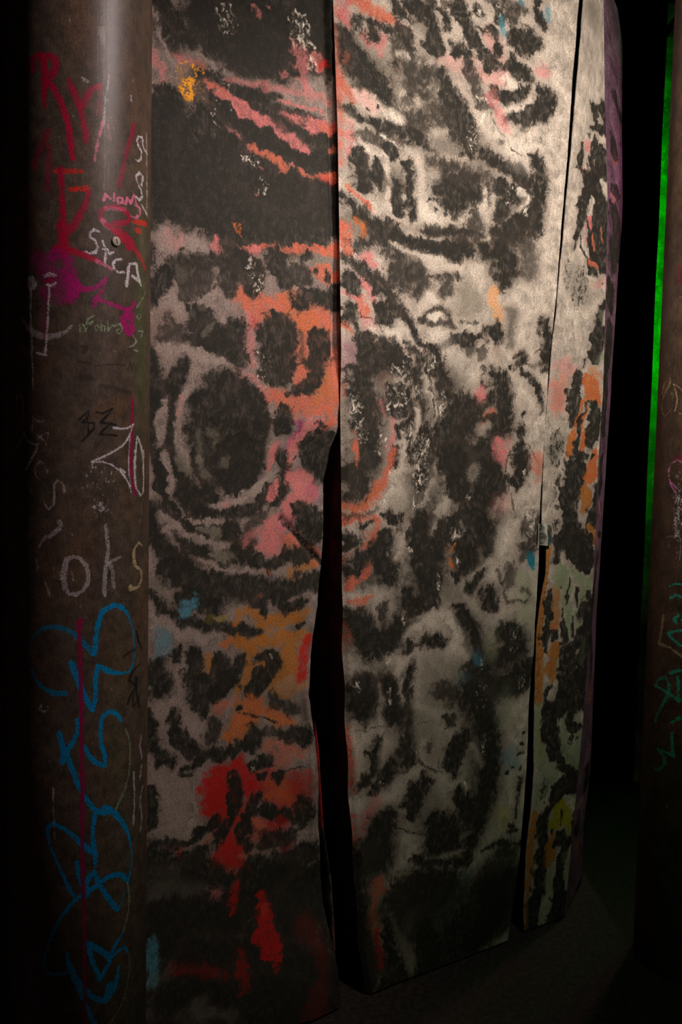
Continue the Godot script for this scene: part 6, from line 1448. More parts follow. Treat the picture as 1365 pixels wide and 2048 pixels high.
	c.s("G", 0.6, 15, [204.5, 1450, 24.1, 222.3, 1485.7, 33.3, 254.6, 1458.5, 18.3], 1.38)
	c.s("K", 1, 4.7, [140.1, 1317.8, 14.6, 163.3, 1331.3, 14.8, 148.2, 1351.1, 8.8], 1.31)
	c.s("C", 0.6, 5.7, [65.7, 1306.8, 11.4, 87.6, 1305.4, 11.5], 1.28)
	c.s("C", 0.7, 5.7, [62.2, 1335.5, 4.6, 69.6, 1362.2, 4.6, 73.3, 1377.1, 2.9], 1.28)
	c.s("C", 0.6, 4.6, [102.6, 1332.7, 6.9, 99.1, 1355.9, 4.6], 1.29)
	c.s("K", 0.8, 4.6, [84, 1328.4, 7.5, 80.5, 1351.5, 7.5], 1.28)
	c.s("K", 1, 6.2, [19.2, 1346.4, 16.9, 37, 1373.8, 22.7, 73.4, 1403.3, 23, 103.1, 1385.6, 17.4, 121.7, 1366.7, 14.6], 1.28)
	c.s("S", 0.7, 4.5, [1.6, 1359.2, 3.4, 6.8, 1379.6, 6.2, -0.4, 1401.7, 3.4], 1.25)
	c.s("C", 1, 3.5, [148.9, 1425.9, 3.5, 125.4, 1441.4, 5.9, 113.6, 1460.9, 5.9, 121.3, 1485.8, 4.7, 129.3, 1510.8, 4.1], 1.32)
	c.s("K", 1, 4.1, [148.6, 1452.9, 5.9, 141, 1482.2, 5.9], 1.34)
	c.s("K", 1, 5.7, [34.7, 1460.6, 17.1, 37.4, 1487.2, 17.2], 1.29)
	c.s("K", 1, 4.7, [98.2, 1471, 10.5, 105.7, 1495.8, 11.7], 1.33)
	c.s("C", 0.6, 4, [9.9, 1446, 5.1, 17.7, 1432.4, 4.5, 64.5, 1449.4, 5.8], 1.26)
	c.s("K", 1, 8, [401, 1406.7, 22.3, 430.3, 1438.6, 19.3, 394.6, 1454.4, 19.1], 1.45)
	c.s("K", 1, 7.8, [327.8, 1460.2, 21.9, 326.6, 1498, 25, 365, 1521.6, 25.3], 1.44)
	c.s("K", 1, 6.5, [467.9, 1478.3, 16.3, 447.7, 1505.5, 25.9, 406, 1513.6, 19.2], 1.50)
	c.s("A", 0.5, 9.4, [356.7, 1418.6, 15.7, 357.9, 1447.5, 12.6], 1.42)
	c.s("Z", 0.7, 7.8, [313.7, 1442.9, 9.3, 327.6, 1457, 8.1], 1.42)
	c.s("Z", 0.5, 9.3, [286.4, 1490.1, 12.4, 292.3, 1512.8, 9.3], 1.43)
	c.s("K", 0.6, 1.3, [381.8, 1462.7, 1.3, 394.2, 1451.2, 1], 1.45)
	c.flecks("W", 171.2, 1101, 20.5, 35.1, 60, 0.7, 1.4)
	c.flecks("W", 101.4, 1104, 5.7, 17.2, 18, 0.8, 1.7)
	c.flecks("W", 87.2, 1138.2, 11.4, 17.1, 14, 0.7, 1.4)
	c.flecks("W", 153.3, 1147.7, 8.8, 17.5, 14, 0.7, 1.4)
	c.flecks("W", 457.5, 1184, 14.2, 35.4, 70, 0.9, 2.2)
	c.flecks("W", 255.9, 1206.7, 15.1, 15.1, 16, 0.8, 1.7)
	c.flecks("W", 286.2, 1137.3, 6.1, 6.1, 8, 0.8, 2.2)
	c.flecks("W", 146.5, 1232.6, 8.8, 5.8, 8, 0.8, 1.7)
	c.flecks("W", 213.5, 1292.6, 6, 18, 14, 0.8, 1.7)
	c.flecks("W", 95.2, 1426.2, 8.7, 14.5, 18, 0.7, 1.7)
	c.flecks("W", 332.6, 1463.8, 5, 12.5, 8, 0.8, 1.7)
	c.flecks("W", 453, 1509.4, 13, 16.2, 16, 0.6, 1.3)
	c.flecks("W", 430.3, 1090.9, 3.8, 7.6, 8, 1.1, 2.2)
	c.flecks("W", 264.9, 1255.9, 6.1, 9.1, 6, 0.8, 1.7)
	c.flecks("W", 424.3, 1415.2, 12.8, 38.5, 12, 0.7, 1.3)
	c.flecks("W", 133, 1355.8, 5.9, 17.6, 8, 0.7, 1.7)
	c.s("Q", 0.92, 20, [40.9, 1495.3, 37.2, 101.6, 1518, 32.2, 140.6, 1583.9, 17.8, 85.7, 1642.3, 23.5], 1.36)
	c.s("Q", 0.92, 21.9, [320.4, 1530.7, 37.5, 350.9, 1631.3, 34.8, 349.8, 1728.7, 31.8, 310.2, 1809.1, 28.4], 1.53)
	c.s("Q", 0.92, 20.5, [60.2, 1738.4, 38.1, 48.5, 1791.3, 41], 1.41)
	c.s("Q", 0.95, 21.2, [141.1, 1873.5, 42.3, 236, 1890.7, 43.4, 169.3, 1924, 48.9], 1.58)
	c.s("Q", 0.95, 22.8, [425.5, 1923.4, 42.4, 437, 1984.8, 42.5], 1.84)
	c.s("J", 0.6, 21.1, [171.5, 1697.2, 33.2, 224.1, 1779.6, 36.9, 279.2, 1748.4, 28.1], 1.50)
	c.s("J", 0.5, 21.3, [232.2, 1519.6, 33.5], 1.41)
	c.s("J", 0.5, 20.2, [40, 1604.7, 20.2], 1.33)
	c.s("K", 1, 7.1, [30.6, 1470.6, 17.1, 40.8, 1498.2, 20.1, 36, 1527, 12.6], 1.30)
	c.s("K", 1, 6.4, [98.1, 1481.7, 13.4, 101.7, 1506, 14.6, 113.4, 1534.5, 17.6], 1.33)
	c.s("C", 0.6, 2.9, [75.3, 1473, 2.9, 78.5, 1503.1, 2.9, 74, 1538.1, 4.6, 77.2, 1559.5, 4.1], 1.34)
	c.s("C", 1, 3.5, [125.2, 1470, 4.1, 125.3, 1500, 3.5, 133.3, 1519.1, 2.4], 1.34)
	c.s("K", 0.9, 5.3, [141, 1480.9, 5.9, 145.4, 1523.7, 7.1, 145.2, 1566.3, 6.5, 140, 1602.2, 11.9, 143.5, 1624.3, 14.9], 1.38)
	c.s("G", 0.7, 18.1, [198.9, 1530.8, 24.1, 191, 1560.5, 24.1, 224.6, 1602.7, 18.3, 206.9, 1631.3, 18.2], 1.42)
	c.s("C", 0.5, 6, [165.6, 1520.3, 8.9, 233.6, 1550.8, 9.1], 1.42)
	c.s("K", 0.7, 6.1, [231.3, 1497.9, 12.2, 257.9, 1519.7, 12.3], 1.42)
	c.s("K", 0.8, 3.1, [248.8, 1559.1, 6.1, 257.5, 1572.9, 7.4, 264.1, 1554.9, 4.3], 1.43)
	c.s("G", 0.6, 3.1, [266.3, 1566.2, 3.7], 1.43)
	c.s("K", 0.6, 0.9, [141.5, 1549.9, 0.6, 207.9, 1559.7, 0.6], 1.40)
	c.s("K", 0.6, 0.9, [16.1, 1550.6, 0.9, 81.5, 1551.1, 0.9], 1.35)
	c.s("K", 0.6, 3, [198.8, 1598.8, 4.2, 196.4, 1617.1, 2.4], 1.41)
	c.s("G", 0.4, 6, [178.1, 1577.2, 12], 1.39)
	c.s("K", 1, 7.8, [305.6, 1513.1, 18.7, 340.5, 1555.5, 20.8, 359.8, 1603.4, 19, 370.2, 1650.6, 17.8, 367.6, 1695.8, 17.9, 355.2, 1739.4, 17.8, 337.6, 1775.3, 15.9, 315.1, 1810, 15.8, 301.9, 1839.9, 12.6], 1.52)
	c.s("K", 1, 6.8, [290.8, 1590.3, 9.3, 277.4, 1617, 17.4, 259.5, 1646, 15.4, 264.2, 1669, 9.3], 1.45)
	c.s("C", 0.6, 3.8, [313.7, 1622.5, 5, 337.2, 1651.9, 5.7, 344.7, 1666.1, 3.2], 1.48)
	c.s("S", 1, 4, [-1.9, 1539.2, 3.4, -0.1, 1571.7, 6.3, 3.2, 1610.6, 7.4, 3, 1646.1, 5.7, 6, 1661.5, 2.9], 1.32)
	c.s("R", 0.6, 4, [-3.7, 1568.3, 3.4, 1.3, 1610.3, 4], 1.32)
	c.s("S", 1, 3.4, [2.5, 1705.9, 1.7, 0.5, 1729.6, 2.9, 1.8, 1760.2, 4, 0.2, 1778.1, 2.3], 1.37)
	c.s("C", 0.4, 8.6, [21.5, 1589.8, 11.5, 12, 1623.9, 11.5], 1.33)
	c.s("K", 1, 6.4, [64.9, 1572.7, 8.7, 56, 1595.3, 9.8, 54.6, 1625, 8.7, 29.8, 1650.8, 8.7], 1.34)
	c.s("K", 1, 5.9, [94.4, 1625.5, 10.6, 81.4, 1647.7, 14.6, 48.7, 1666.2, 7], 1.36)
	c.s("C", 0.5, 5.8, [79.5, 1598.9, 4.1, 70.6, 1621.6, 2.9], 1.35)
	c.s("P", 0.7, 8.8, [59.3, 1689.3, 11.7, 33.3, 1717.9, 11.6, 15.1, 1744.7, 6.9], 1.36)
	c.s("C", 0.5, 5.9, [75.3, 1692.2, 8.8, 117.7, 1656.9, 7.1, 112.5, 1689.8, 5.9], 1.39)
	c.s("K", 1, 7.4, [81.9, 1721, 17.7, 59.6, 1747.4, 23.4, 53.4, 1780, 26.4, 64.2, 1810, 11.8], 1.40)
	c.s("K", 0.8, 1.5, [164.3, 1627.6, 2.4, 189.5, 1644.1, 2.4, 228.4, 1659.9, 2.4], 1.41)
	c.s("K", 1, 6.7, [184.9, 1671.4, 13.9, 163.2, 1686.4, 18.1, 149.7, 1708.9, 16.8, 149, 1730.6, 10.8], 1.42)
	c.s("K", 1, 6.2, [278.6, 1713, 12.5, 292.9, 1734.8, 16.9, 307.9, 1763.4, 9.4], 1.51)
	c.s("K", 1, 6.1, [210.3, 1757.9, 21.4, 242.6, 1783.2, 27.8, 215.1, 1800.1, 21.5, 262.1, 1809.4, 15.6], 1.51)
	c.s("C", 0.6, 6, [130.5, 1767.6, 7.2, 151.8, 1793.8, 7.8, 124.7, 1813.4, 7.8], 1.46)
	c.s("C", 0.6, 3.1, [215.3, 1828.8, 3.1, 253, 1826.9, 4.4, 301.4, 1828.4, 2.5], 1.54)
	c.s("C", 0.4, 3.2, [319, 1791.3, 4.4, 290.4, 1798.8, 3.1], 1.56)
	c.s("K", 1, 6.1, [160.2, 1820.7, 7.9, 206, 1834.9, 9.2, 263.1, 1845, 8.1, 307.7, 1857.3, 9.5], 1.56)
	c.s("K", 0.6, 0.9, [97.9, 1824.9, 0.9, 178.2, 1845, 0.9], 1.51)
	c.s("K", 1, 1.5, [97.6, 1739.5, 1.2, 135.2, 1756.1, 1.2, 187.7, 1775.7, 1.5], 1.43)
	c.s("K", 1, 7.5, [104.8, 1871.9, 20.9, 150.3, 1862.9, 18.2, 235.2, 1874.6, 18.6, 256.1, 1898.2, 15.6, 197.9, 1908.1, 21.5, 112.8, 1914.5, 24.1], 1.58)
	c.s("K", 0.6, 6.7, [174.1, 1918.7, 12.2, 189.3, 1950.8, 15.4], 1.62)
	c.s("G", 0.4, 6, [119, 1849.8, 7.2], 1.48)
	c.s("T", 1, 6.3, [273.2, 1927.5, 10.7, 254, 1942.7, 13.7, 260.5, 1970, 12.5], 1.65)
	c.s("Z", 0.7, 5.1, [309.3, 1877, 5.1, 290.9, 1895.8, 4.4, 258, 1927.5, 7.5], 1.63)
	c.s("K", 1, 8.1, [389.5, 1899.8, 22.6, 436.3, 1922.3, 22.9, 419.8, 1955.1, 39.1], 1.75)
	c.s("C", 0.7, 2.5, [313.3, 1866.5, 1.9, 342.9, 1857.9, 2.9, 373.2, 1854, 1.9], 1.62)
	c.s("A", 0.4, 16, [408.2, 1531.9, 16, 416.4, 1585.2, 16.1], 1.51)
	c.s("Z", 0.45, 9.7, [423.7, 1658.9, 16.2, 440, 1677.9, 13], 1.55)
	c.s("Y", 0.35, 13, [412.3, 1775.8, 13, 425.4, 1804.7, 9.8], 1.62)
	c.s("K", 1, 1.6, [466.7, 1618.8, 2.9], 1.54)
	c.s("K", 1, 1.6, [462.5, 1638.2, 3.9], 1.54)
	c.s("K", 1, 1.6, [453.5, 1660.2, 3.9, 468.5, 1659.1, 2.6], 1.56)
	c.s("K", 1, 1.6, [435.4, 1683.8, 3.9], 1.55)
	c.s("K", 1, 1.6, [461.2, 1691.3, 3.3], 1.57)
	c.s("K", 1, 1.3, [426.4, 1695.6, 2.6], 1.55)
	c.s("K", 0.9, 2, [462.9, 1711.5, 5.2, 460, 1737.7, 2.6, 457.2, 1764, 1.6, 455.4, 1793.6, 0.7], 1.61)
	c.s("K", 1, 2.6, [445.9, 1801.8, 3.9, 445.1, 1818.3, 5.9, 458.6, 1820.8, 3.9], 1.64)
	c.s("K", 1, 2, [483, 1845.4, 1.7, 445.3, 1843.2, 3.9, 407.6, 1834.4, 4.5, 361.8, 1838.7, 1.9], 1.66)
	c.s("K", 0.5, 3.9, [424.9, 1851, 9.8, 453.4, 1866.4, 5.2], 1.70)
	c.s("O", 0.7, 7.1, [53.6, 1841.9, 10, 56.9, 1858.1, 10], 1.45)
	c.s("O", 0.5, 8.8, [18.4, 1855.7, 11.7, 12, 1882.1, 9.9, 22.8, 1909.5, 11.7], 1.44)
	c.flecks("W", 97.9, 1496.6, 11.7, 11.7, 10, 0.8, 2.2)
	c.flecks("W", 296.7, 1696.8, 6.3, 25, 14, 0.7, 1.7)
	c.flecks("W", 350.8, 1624.8, 9.5, 34.8, 20, 0.6, 1.3)
	c.flecks("W", 337.8, 1523.3, 18.8, 31.4, 14, 0.6, 1.3)
	c.flecks("W", 69.2, 1651.6, 11.7, 11.7, 8, 0.6, 1.3)
	c.flecks("W", 23.5, 1466.8, 8.5, 11.4, 8, 0.6, 1.3)
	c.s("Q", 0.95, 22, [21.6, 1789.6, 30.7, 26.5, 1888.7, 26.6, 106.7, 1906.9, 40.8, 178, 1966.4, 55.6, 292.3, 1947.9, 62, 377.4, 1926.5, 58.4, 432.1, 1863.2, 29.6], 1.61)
	c.s("K", 1, 19.5, [384.9, 1977.4, 58.5, 258.2, 2038.4, 42.7, 445.7, 1940.5, 44.5], 1.79)  # ink, also darkened to paint in the dim light at the foot
	c.s("K", 0.9, 13.3, [8.1, 1950.3, 17.7, 95.9, 2049.8, 27.4], 1.68)
	c.s("K", 1, 7, [-3.1, 1789, 17.5, -1.1, 1835.7, 13.1, -1.6, 1910.3, 17.6, 4.9, 2007.7, 26.7], 1.46)
	c.s("S", 0.8, 4.5, [56.4, 1834.4, 6.2, 48.1, 1860.7, 11.6, 33.7, 1880.9, 6.2], 1.45)
	c.s("O", 0.5, 6.2, [33, 1890.2, 7.1, 43.3, 1935, 8.9], 1.51)
	c.s("R", 0.9, 5.4, [43.6, 1930.4, 4.5, 47, 1969.4, 7.2, 49, 2004, 4.5], 1.51)
	c.s("L", 0.6, 5.4, [82.3, 1910.9, 4.5, 105.3, 1954.3, 4.5, 131.9, 1989.8, 9.2, 144.5, 2031.9, 6.5], 1.61)
	c.s("K", 1, 5.4, [71.7, 1918, 3.6, 80.4, 1987.2, 10.9, 112.6, 2039.1, 6.4], 1.57)
	c.s("K", 1, 7.4, [178.2, 1961.5, 18.5, 200.5, 2015.5, 23.4, 175.8, 2049.1, 14], 1.70)
	c.s("K", 0.7, 9.2, [148.9, 1878.2, 13.7, 198.1, 1869.6, 23.2, 134.6, 1913.2, 9.1], 1.55)
	c.s("G", 0.3, 9.2, [134.2, 1946.6, 13.7, 148.8, 1916.4, 9.2], 1.58)
	c.s("K", 1, 7.8, [376, 1916.4, 24.3, 414.5, 1954, 24.6, 388.6, 1997.9, 29.3, 340.5, 2017.2, 19.3, 440.1, 1909.5, 14.8], 1.76)
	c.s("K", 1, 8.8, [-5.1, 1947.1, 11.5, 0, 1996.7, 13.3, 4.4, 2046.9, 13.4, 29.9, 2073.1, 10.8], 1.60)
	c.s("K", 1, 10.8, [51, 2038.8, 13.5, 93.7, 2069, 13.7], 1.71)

func ops_strip(c: Surface) -> void:
	c.s("G", 0.7, 9.2, [62.2, 158.7, 13.9, 84.4, 183.2, 13.9, 95.1, 200, 5.6], 3.00)
	c.s("G", 0.3, 11.6, [59.2, 235.3, 13.9, 64.8, 270.7, 13.9], 3.00)
	c.s("K", 1, 1.9, [86.1, 340.4, 2.8, 102.7, 354.2, 7.5, 106.2, 367.4, 5.6, 100.3, 374.9, 1.9], 2.68)
	c.s("K", 1, 1.9, [158.1, 334.2, 5.7, 167, 346.6, 11.3, 162.4, 362.9, 8], 2.80)
	c.s("K", 1, 1.9, [89.3, 392.1, 4.7, 124.5, 387.8, 8.5, 160.7, 385.7, 9.5, 216.1, 383.6, 3.3], 2.58)
	c.s("K", 1, 1.4, [75.5, 402.8, 2.8, 78.7, 407, 1.9], 2.42)
	c.s("P", 0.7, 2.3, [74.2, 421.2, 5.1, 75.2, 434.7, 6.1], 2.34)
	c.s("K", 1, 1.9, [124.3, 419.5, 10.8, 124.2, 435.4, 14.2, 118.8, 458.9, 15.6, 103.5, 479.1, 11.8, 89, 494.6, 9.4, 85.2, 513.4, 11.8], 2.24)
	c.s("K", 1, 1.9, [145, 467.1, 11.9, 134, 489, 9.5, 99.9, 523, 14.2], 2.15)
	c.s("K", 1, 1.9, [47.7, 429.1, 1.9, 45.1, 452.2, 4.2, 43.1, 477.5, 3.3], 2.20)
	c.s("C", 1, 1.4, [124.4, 412.7, 5.2, 153.5, 404.6, 6.6], 2.49)
	c.s("P", 0.8, 1.4, [62.4, 470.5, 2.3, 74.1, 491.9, 2.8], 2.15)
	c.s("C", 0.6, 0.9, [108.1, 452.2, 1.2, 105.7, 460.5, 0.9], 2.25)
	c.s("C", 0.8, 1.2, [95.3, 525.9, 2.8], 1.98)
	c.s("K", 1, 2, [91.3, 492.1, 17.9, 80, 512.9, 11.9, 73.5, 531.2, 7.9, 64.5, 553.9, 7.9, 59.8, 577.9, 5.9, 51.5, 600.4, 4, 42.9, 619, 2, 38.4, 639.1, 1], 1.91)
	c.s("K", 1, 2, [121.3, 531.2, 18.1, 134.8, 553.1, 20.2, 124.7, 578, 22.1, 122.5, 601.9, 22.2, 127.9, 625.1, 20.2, 136.5, 645.9, 14.2, 148.6, 666.5, 12.2], 1.87)
	c.s("K", 1, 1.6, [96.4, 605, 8, 106.1, 631.5, 8, 116.5, 673.9, 10.1, 124.2, 681, 4], 1.82)
	c.s("K", 1, 1.2, [60.3, 613.1, 2, 66.1, 632, 2, 86.3, 653.4, 2.4, 102.1, 671.4, 2.8], 1.79)
	c.s("C", 1, 1.2, [142.3, 489.7, 4.8, 150.2, 504.2, 8.1, 170.9, 511.4, 6.1], 2.11)
	c.s("C", 1, 1, [104.9, 527.3, 3.6, 96.5, 544, 4, 92.6, 564.1, 4], 1.95)
	c.s("P", 1, 1, [91.1, 568.2, 3.6, 94.3, 589.5, 3.6], 1.91)
	c.s("S", 1, 1, [101.5, 598.5, 2.4, 106.7, 615.6, 3.2, 116.9, 628.3, 1.6], 1.84)
	c.s("P", 0.9, 0.8, [72.6, 584.2, 1.2, 76.7, 601.4, 2, 84.4, 626, 1], 1.84)
	c.s("S", 1, 0.8, [137.6, 586.3, 1.4, 139.6, 600, 1.6, 145.3, 613.2, 1], 1.88)
	c.s("C", 1, 1, [70.4, 621.7, 1.2, 79.6, 640.3, 1.8, 89.6, 651.1, 2.4], 1.79)
	c.s("S", 1, 1, [89.8, 653, 2, 104.7, 659.3, 3.2, 123, 663.3, 4.4], 1.78)
	c.s("S", 1, 0.6, [158.9, 648.5, 1.6], 1.82)
	c.s("G", 0.5, 11.9, [47.2, 681.2, 17.8, 64.8, 712.9, 21.9, 87.2, 732.5, 16], 1.67)
	c.flecks("K", 71.5, 712.2, 29.9, 45.9, 240, 0.6, 1.1)
	c.flecks("K", 27.5, 687.2, 11.8, 31.6, 60, 0.6, 1.1)
	c.s("P", 0.5, 6.1, [132.4, 700.1, 8.1, 146.1, 690.7, 8.1], 1.75)
	c.s("K", 1, 1.2, [150, 696.3, 1.6], 1.75)
	c.s("K", 1, 2, [162.1, 733.3, 4.9, 149.3, 750.6, 4.1, 137.5, 775.8, 8.1, 139, 799.8, 12.2, 137.3, 824.1, 12.2, 132.4, 844.7, 10.2, 130, 856.9, 8.1], 1.58)
	c.s("A", 0.5, 2.9, [146.2, 754.9, 4.9, 143.8, 771.2, 3.3], 1.65)
	c.s("A", 0.5, 3.3, [154.2, 843.1, 6.1, 136.1, 856.5, 4.9], 1.53)
	c.s("W", 0.3, 12, [74.4, 791.3, 16, 45.6, 764.1, 9.9], 1.58)
	c.s("P", 0.5, 9.9, [35.5, 873.5, 17.8, 59.8, 883.7, 18], 1.46)
	c.s("P", 0.6, 11.9, [28.9, 921.5, 17.8, 32.3, 952.9, 15.9], 1.42)
	c.s("O", 0.25, 11.9, [33.1, 907.4, 15.9, 27.5, 961.1, 11.9], 1.43)
	c.s("K", 1, 2, [101.1, 859.2, 1.6, 97.4, 871.5, 1.6], 1.50)
	c.s("K", 1, 1.6, [84.7, 882.4, 7.2, 84.3, 896.4, 10.1, 74, 915, 12, 73.2, 935, 13.3, 78, 952.8, 12.9, 74.5, 975, 10.1, 73.5, 993.1, 6.8], 1.44)
	c.s("C", 0.4, 1.2, [88.1, 938.3, 1.6, 80.9, 952.7, 1.2], 1.44)
	c.s("O", 1, 2, [126.3, 899.9, 16.3, 133.2, 915.7, 16.3, 116.4, 926.7, 10.2, 111.3, 935.1, 6.1, 140.9, 931.5, 10.2, 151.5, 947.4, 4.1], 1.47)
	c.s("C", 0.7, 2.9, [131, 875.3, 6.1, 140.8, 886.8, 9, 153.9, 904.3, 7.4, 157.7, 918.4, 3.3], 1.49)
	c.s("O", 0.5, 2.9, [128.2, 879.5, 8.1, 159.6, 893.8, 5.3], 1.50)
	c.s("O", 1, 1.2, [103.1, 941.6, 3.2, 96.4, 962, 3.2, 89.8, 982.5, 2.8, 82.8, 998.8, 3.2, 78.4, 1015, 6, 74.2, 1035.2, 7.2, 72.8, 1055.3, 5.2], 1.44)
	c.s("H", 0.5, 2, [75.9, 1019.1, 6, 72.3, 1049.3, 6], 1.44)
	c.s("K", 1, 1.4, [115.5, 947, 3.3, 108.5, 965.6, 4.5, 98.9, 986.2, 4.9, 95.5, 1010.5, 4.9, 91.3, 1030.8, 5.3, 89.8, 1049, 4.9], 1.45)
	c.s("O", 1, 1, [116.1, 953.1, 2.4, 109.8, 977.7, 2, 106.4, 1002.1, 1.8], 1.44)
	c.s("O", 1, 1.2, [118.1, 1001.7, 2.4, 113.5, 1016.1, 7.3, 111.4, 1026.3, 8.1, 107.1, 1044.7, 5.3], 1.45)
	c.s("K", 1, 1.6, [136.5, 948.1, 10.2, 141.5, 968.3, 14.4, 141, 992.8, 14.4, 140.4, 1017.4, 12.3, 127.1, 1036.1, 6.1, 133.3, 1038, 6.1], 1.46)
	c.s("K", 1, 1.6, [95.8, 1050.9, 5.3, 122.8, 1054.6, 6.1], 1.46)
	c.s("K", 1, 2, [99.7, 1063, 12.2, 98.2, 1083.3, 18.3, 87.7, 1105.7, 20.3, 82.9, 1123.9, 22.3, 78.3, 1144.1, 18.2, 76.3, 1168.4, 16.2, 83.3, 1197.1, 16.2, 96.3, 1222, 22.4, 92.8, 1244.6, 24.5], 1.45)
	c.s("O", 1, 1.6, [150.4, 1043.9, 5.4, 150, 1056.2, 7, 142.7, 1074.8, 9.5, 143.8, 1093.3, 11.5, 138.4, 1105.6, 10.3], 1.47)
	c.s("K", 1, 1.2, [146.4, 1050.1, 2.9, 135.5, 1062.6, 2.9], 1.47)
	c.s("H", 1, 1.6, [121.2, 1120, 7, 131, 1132.4, 10.3, 132.2, 1152.9, 12.3, 120.9, 1169.2, 8.2, 117, 1181.5, 3.3], 1.47)
	c.s("O", 0.4, 2.1, [132.7, 1109.8, 6.2], 1.47)
	c.s("K", 1, 2.1, [157.8, 1124.3, 7, 161.9, 1140.9, 7, 154.2, 1165.7, 8.3, 149, 1182.2, 8.3, 150, 1198.8, 10.4], 1.48)
	c.s("H", 1, 1.4, [143.9, 1200.7, 3.7, 154.1, 1217.6, 5.4, 161.5, 1236.7, 4.6], 1.50)
	c.s("S", 0.7, 1.5, [169.8, 1218.1, 2.9, 171.4, 1237, 3.3], 1.60)
	c.s("G", 0.8, 10, [39.1, 1024, 15.9, 26.3, 1044.2, 15.9, 25, 1068, 9.9], 1.42)
	c.flecks("K", 34.5, 1040, 21.9, 37.8, 200, 0.6, 1.1)
	c.flecks("K", 65.1, 1069.5, 12.1, 24.1, 40, 0.6, 1.1)
	c.s("K", 0.9, 1.6, [46.5, 1095.7, 4, 41.4, 1105.7, 3.2, 44.9, 1117.7, 2.8], 1.43)
	c.s("K", 0.8, 1.6, [41.3, 1161.8, 4.4], 1.43)
	c.flecks("K", 31.9, 1139.6, 12, 51.9, 40, 0.6, 1.3)
	c.s("C", 0.7, 1, [56, 1109.7, 4, 50.5, 1115.7, 1.6], 1.44)
	c.s("C", 0.5, 0.8, [97.8, 1152.5, 1.4, 97, 1168.8, 1.2], 1.46)
	c.flecks("K", 39.3, 1193.9, 12, 14, 50, 0.6, 1.1)
	c.s("K", 0.5, 6, [40.1, 1224.2, 8, 41.6, 1240.7, 8.1], 1.56)
	c.s("S", 0.7, 1.2, [57, 971.7, 0.8], 1.42)
	c.s("H", 1, 2.4, [9.2, 1237.2, 4, 5.7, 1261.2, 4.4, 0.2, 1289.2, 5.6, -0.9, 1317.1, 6.8, 2.7, 1347.1, 7.2, 4.6, 1377.2, 8.8, 5.7, 1407.4, 8.8, 5.4, 1437.7, 10, 9, 1478.5, 10, 11.7, 1519.5, 8.8, 12.9, 1560.6, 8.9], 1.48)
	c.s("H", 0.8, 4, [39, 1323.4, 6.9, 45.1, 1350, 8.1, 49.2, 1380.7, 10.1, 51.9, 1401.3, 10.1], 1.51)
	c.s("A", 1, 4, [34.2, 1303, 6, 45.5, 1279.2, 4, 52.6, 1299.9, 12.2, 61.1, 1324.7, 12.2, 81.7, 1334.1, 10.2, 73.4, 1358.1, 8.1, 87.7, 1375.5, 8.2, 91.2, 1404.6, 6.1, 93.9, 1433.8, 3.3, 95.8, 1454.7, 1.2], 1.55)
	c.s("A", 1, 3.3, [81, 1285, 2.9, 81.6, 1297.3, 6.1, 108, 1300.7, 6.2, 110.2, 1315.3, 10.3, 137, 1320.9, 10.4, 149.2, 1313.3, 5, 136.5, 1341.7, 12.4, 129, 1357.9, 8.3, 127.5, 1372.3, 3.3], 1.59)
	c.s("A", 0.7, 2.9, [116.6, 1386, 5, 118.8, 1407, 6.2, 120.9, 1428, 3.3], 1.51)
	c.s("O", 0.7, 2.8, [46.5, 1406.9, 6.1, 56.4, 1418, 6.1, 60.9, 1402, 4.1], 1.48)
	c.s("H", 1, 2.8, [56, 1446.7, 10.2, 52.3, 1470.9, 12.2, 48.7, 1495.1, 12.2, 56.2, 1516.5, 8.1, 48, 1532, 2], 1.48)
	c.s("A", 0.5, 2.9, [65.1, 1480.4, 2.9, 68.4, 1517.9, 2.9], 1.50)
	c.s("K", 1, 2.4, [39.5, 1223.9, 6, 31.9, 1254.3, 8.8, 26.3, 1274.3, 6], 1.56)
	c.s("K", 1, 3.2, [76.9, 1202.8, 12.2, 88.5, 1231.8, 22.4, 105.9, 1261.4, 22.6, 133.5, 1283.3, 14.5, 152.6, 1267.5, 10.4], 1.60)
	c.s("K", 1, 2.5, [125.8, 1231, 16.5, 141, 1296.2, 8.3], 1.63)
	c.s("K", 1, 1.6, [20.8, 1330.3, 4.8, 24.9, 1354.6, 7.2, 25.3, 1378.8, 8.8, 25.6, 1403.1, 6.8, 27.4, 1423.5, 8.1, 26.3, 1443.7, 6.8, 32, 1458.6, 2.8], 1.47)
	c.s("K", 1, 1.2, [37.5, 1381.8, 4.8, 41.6, 1390.3, 3.2], 1.48)
	c.s("K", 1, 1.2, [38.5, 1416.4, 3.2, 53.8, 1421.9, 6.1, 57.7, 1432.5, 6.1, 46.5, 1439.6, 4.9], 1.48)
	c.s("K", 1, 1, [81.2, 1311.6, 2.4, 83.2, 1334.2, 2, 82.1, 1354.6, 2.9, 81.8, 1364.8, 2], 1.55)
	c.s("K", 1, 1, [55.1, 1330.4, 2.8], 1.55)
	c.s("K", 1, 1, [76.3, 1347, 2.9], 1.53)
	c.s("K", 1, 1.4, [109.6, 1331.7, 3.7, 109.6, 1352.4, 4.1, 114.9, 1371.4, 2.9], 1.53)
	c.s("K", 1, 1, [69.1, 1372.1, 0.8, 71.7, 1392.7, 2.4, 78.8, 1418, 6.9, 85.7, 1443.4, 8.2], 1.49)
	c.s("K", 1, 1, [104.6, 1389.2, 1.2, 105.3, 1410, 2.9, 106.2, 1435, 4.1], 1.50)
	c.s("K", 1, 2.5, [136.2, 1366.7, 4.1, 135.4, 1387.5, 9.1, 144.3, 1413.3, 9.2, 131.4, 1441.5, 10.4, 114.2, 1454.4, 12.4], 1.51)
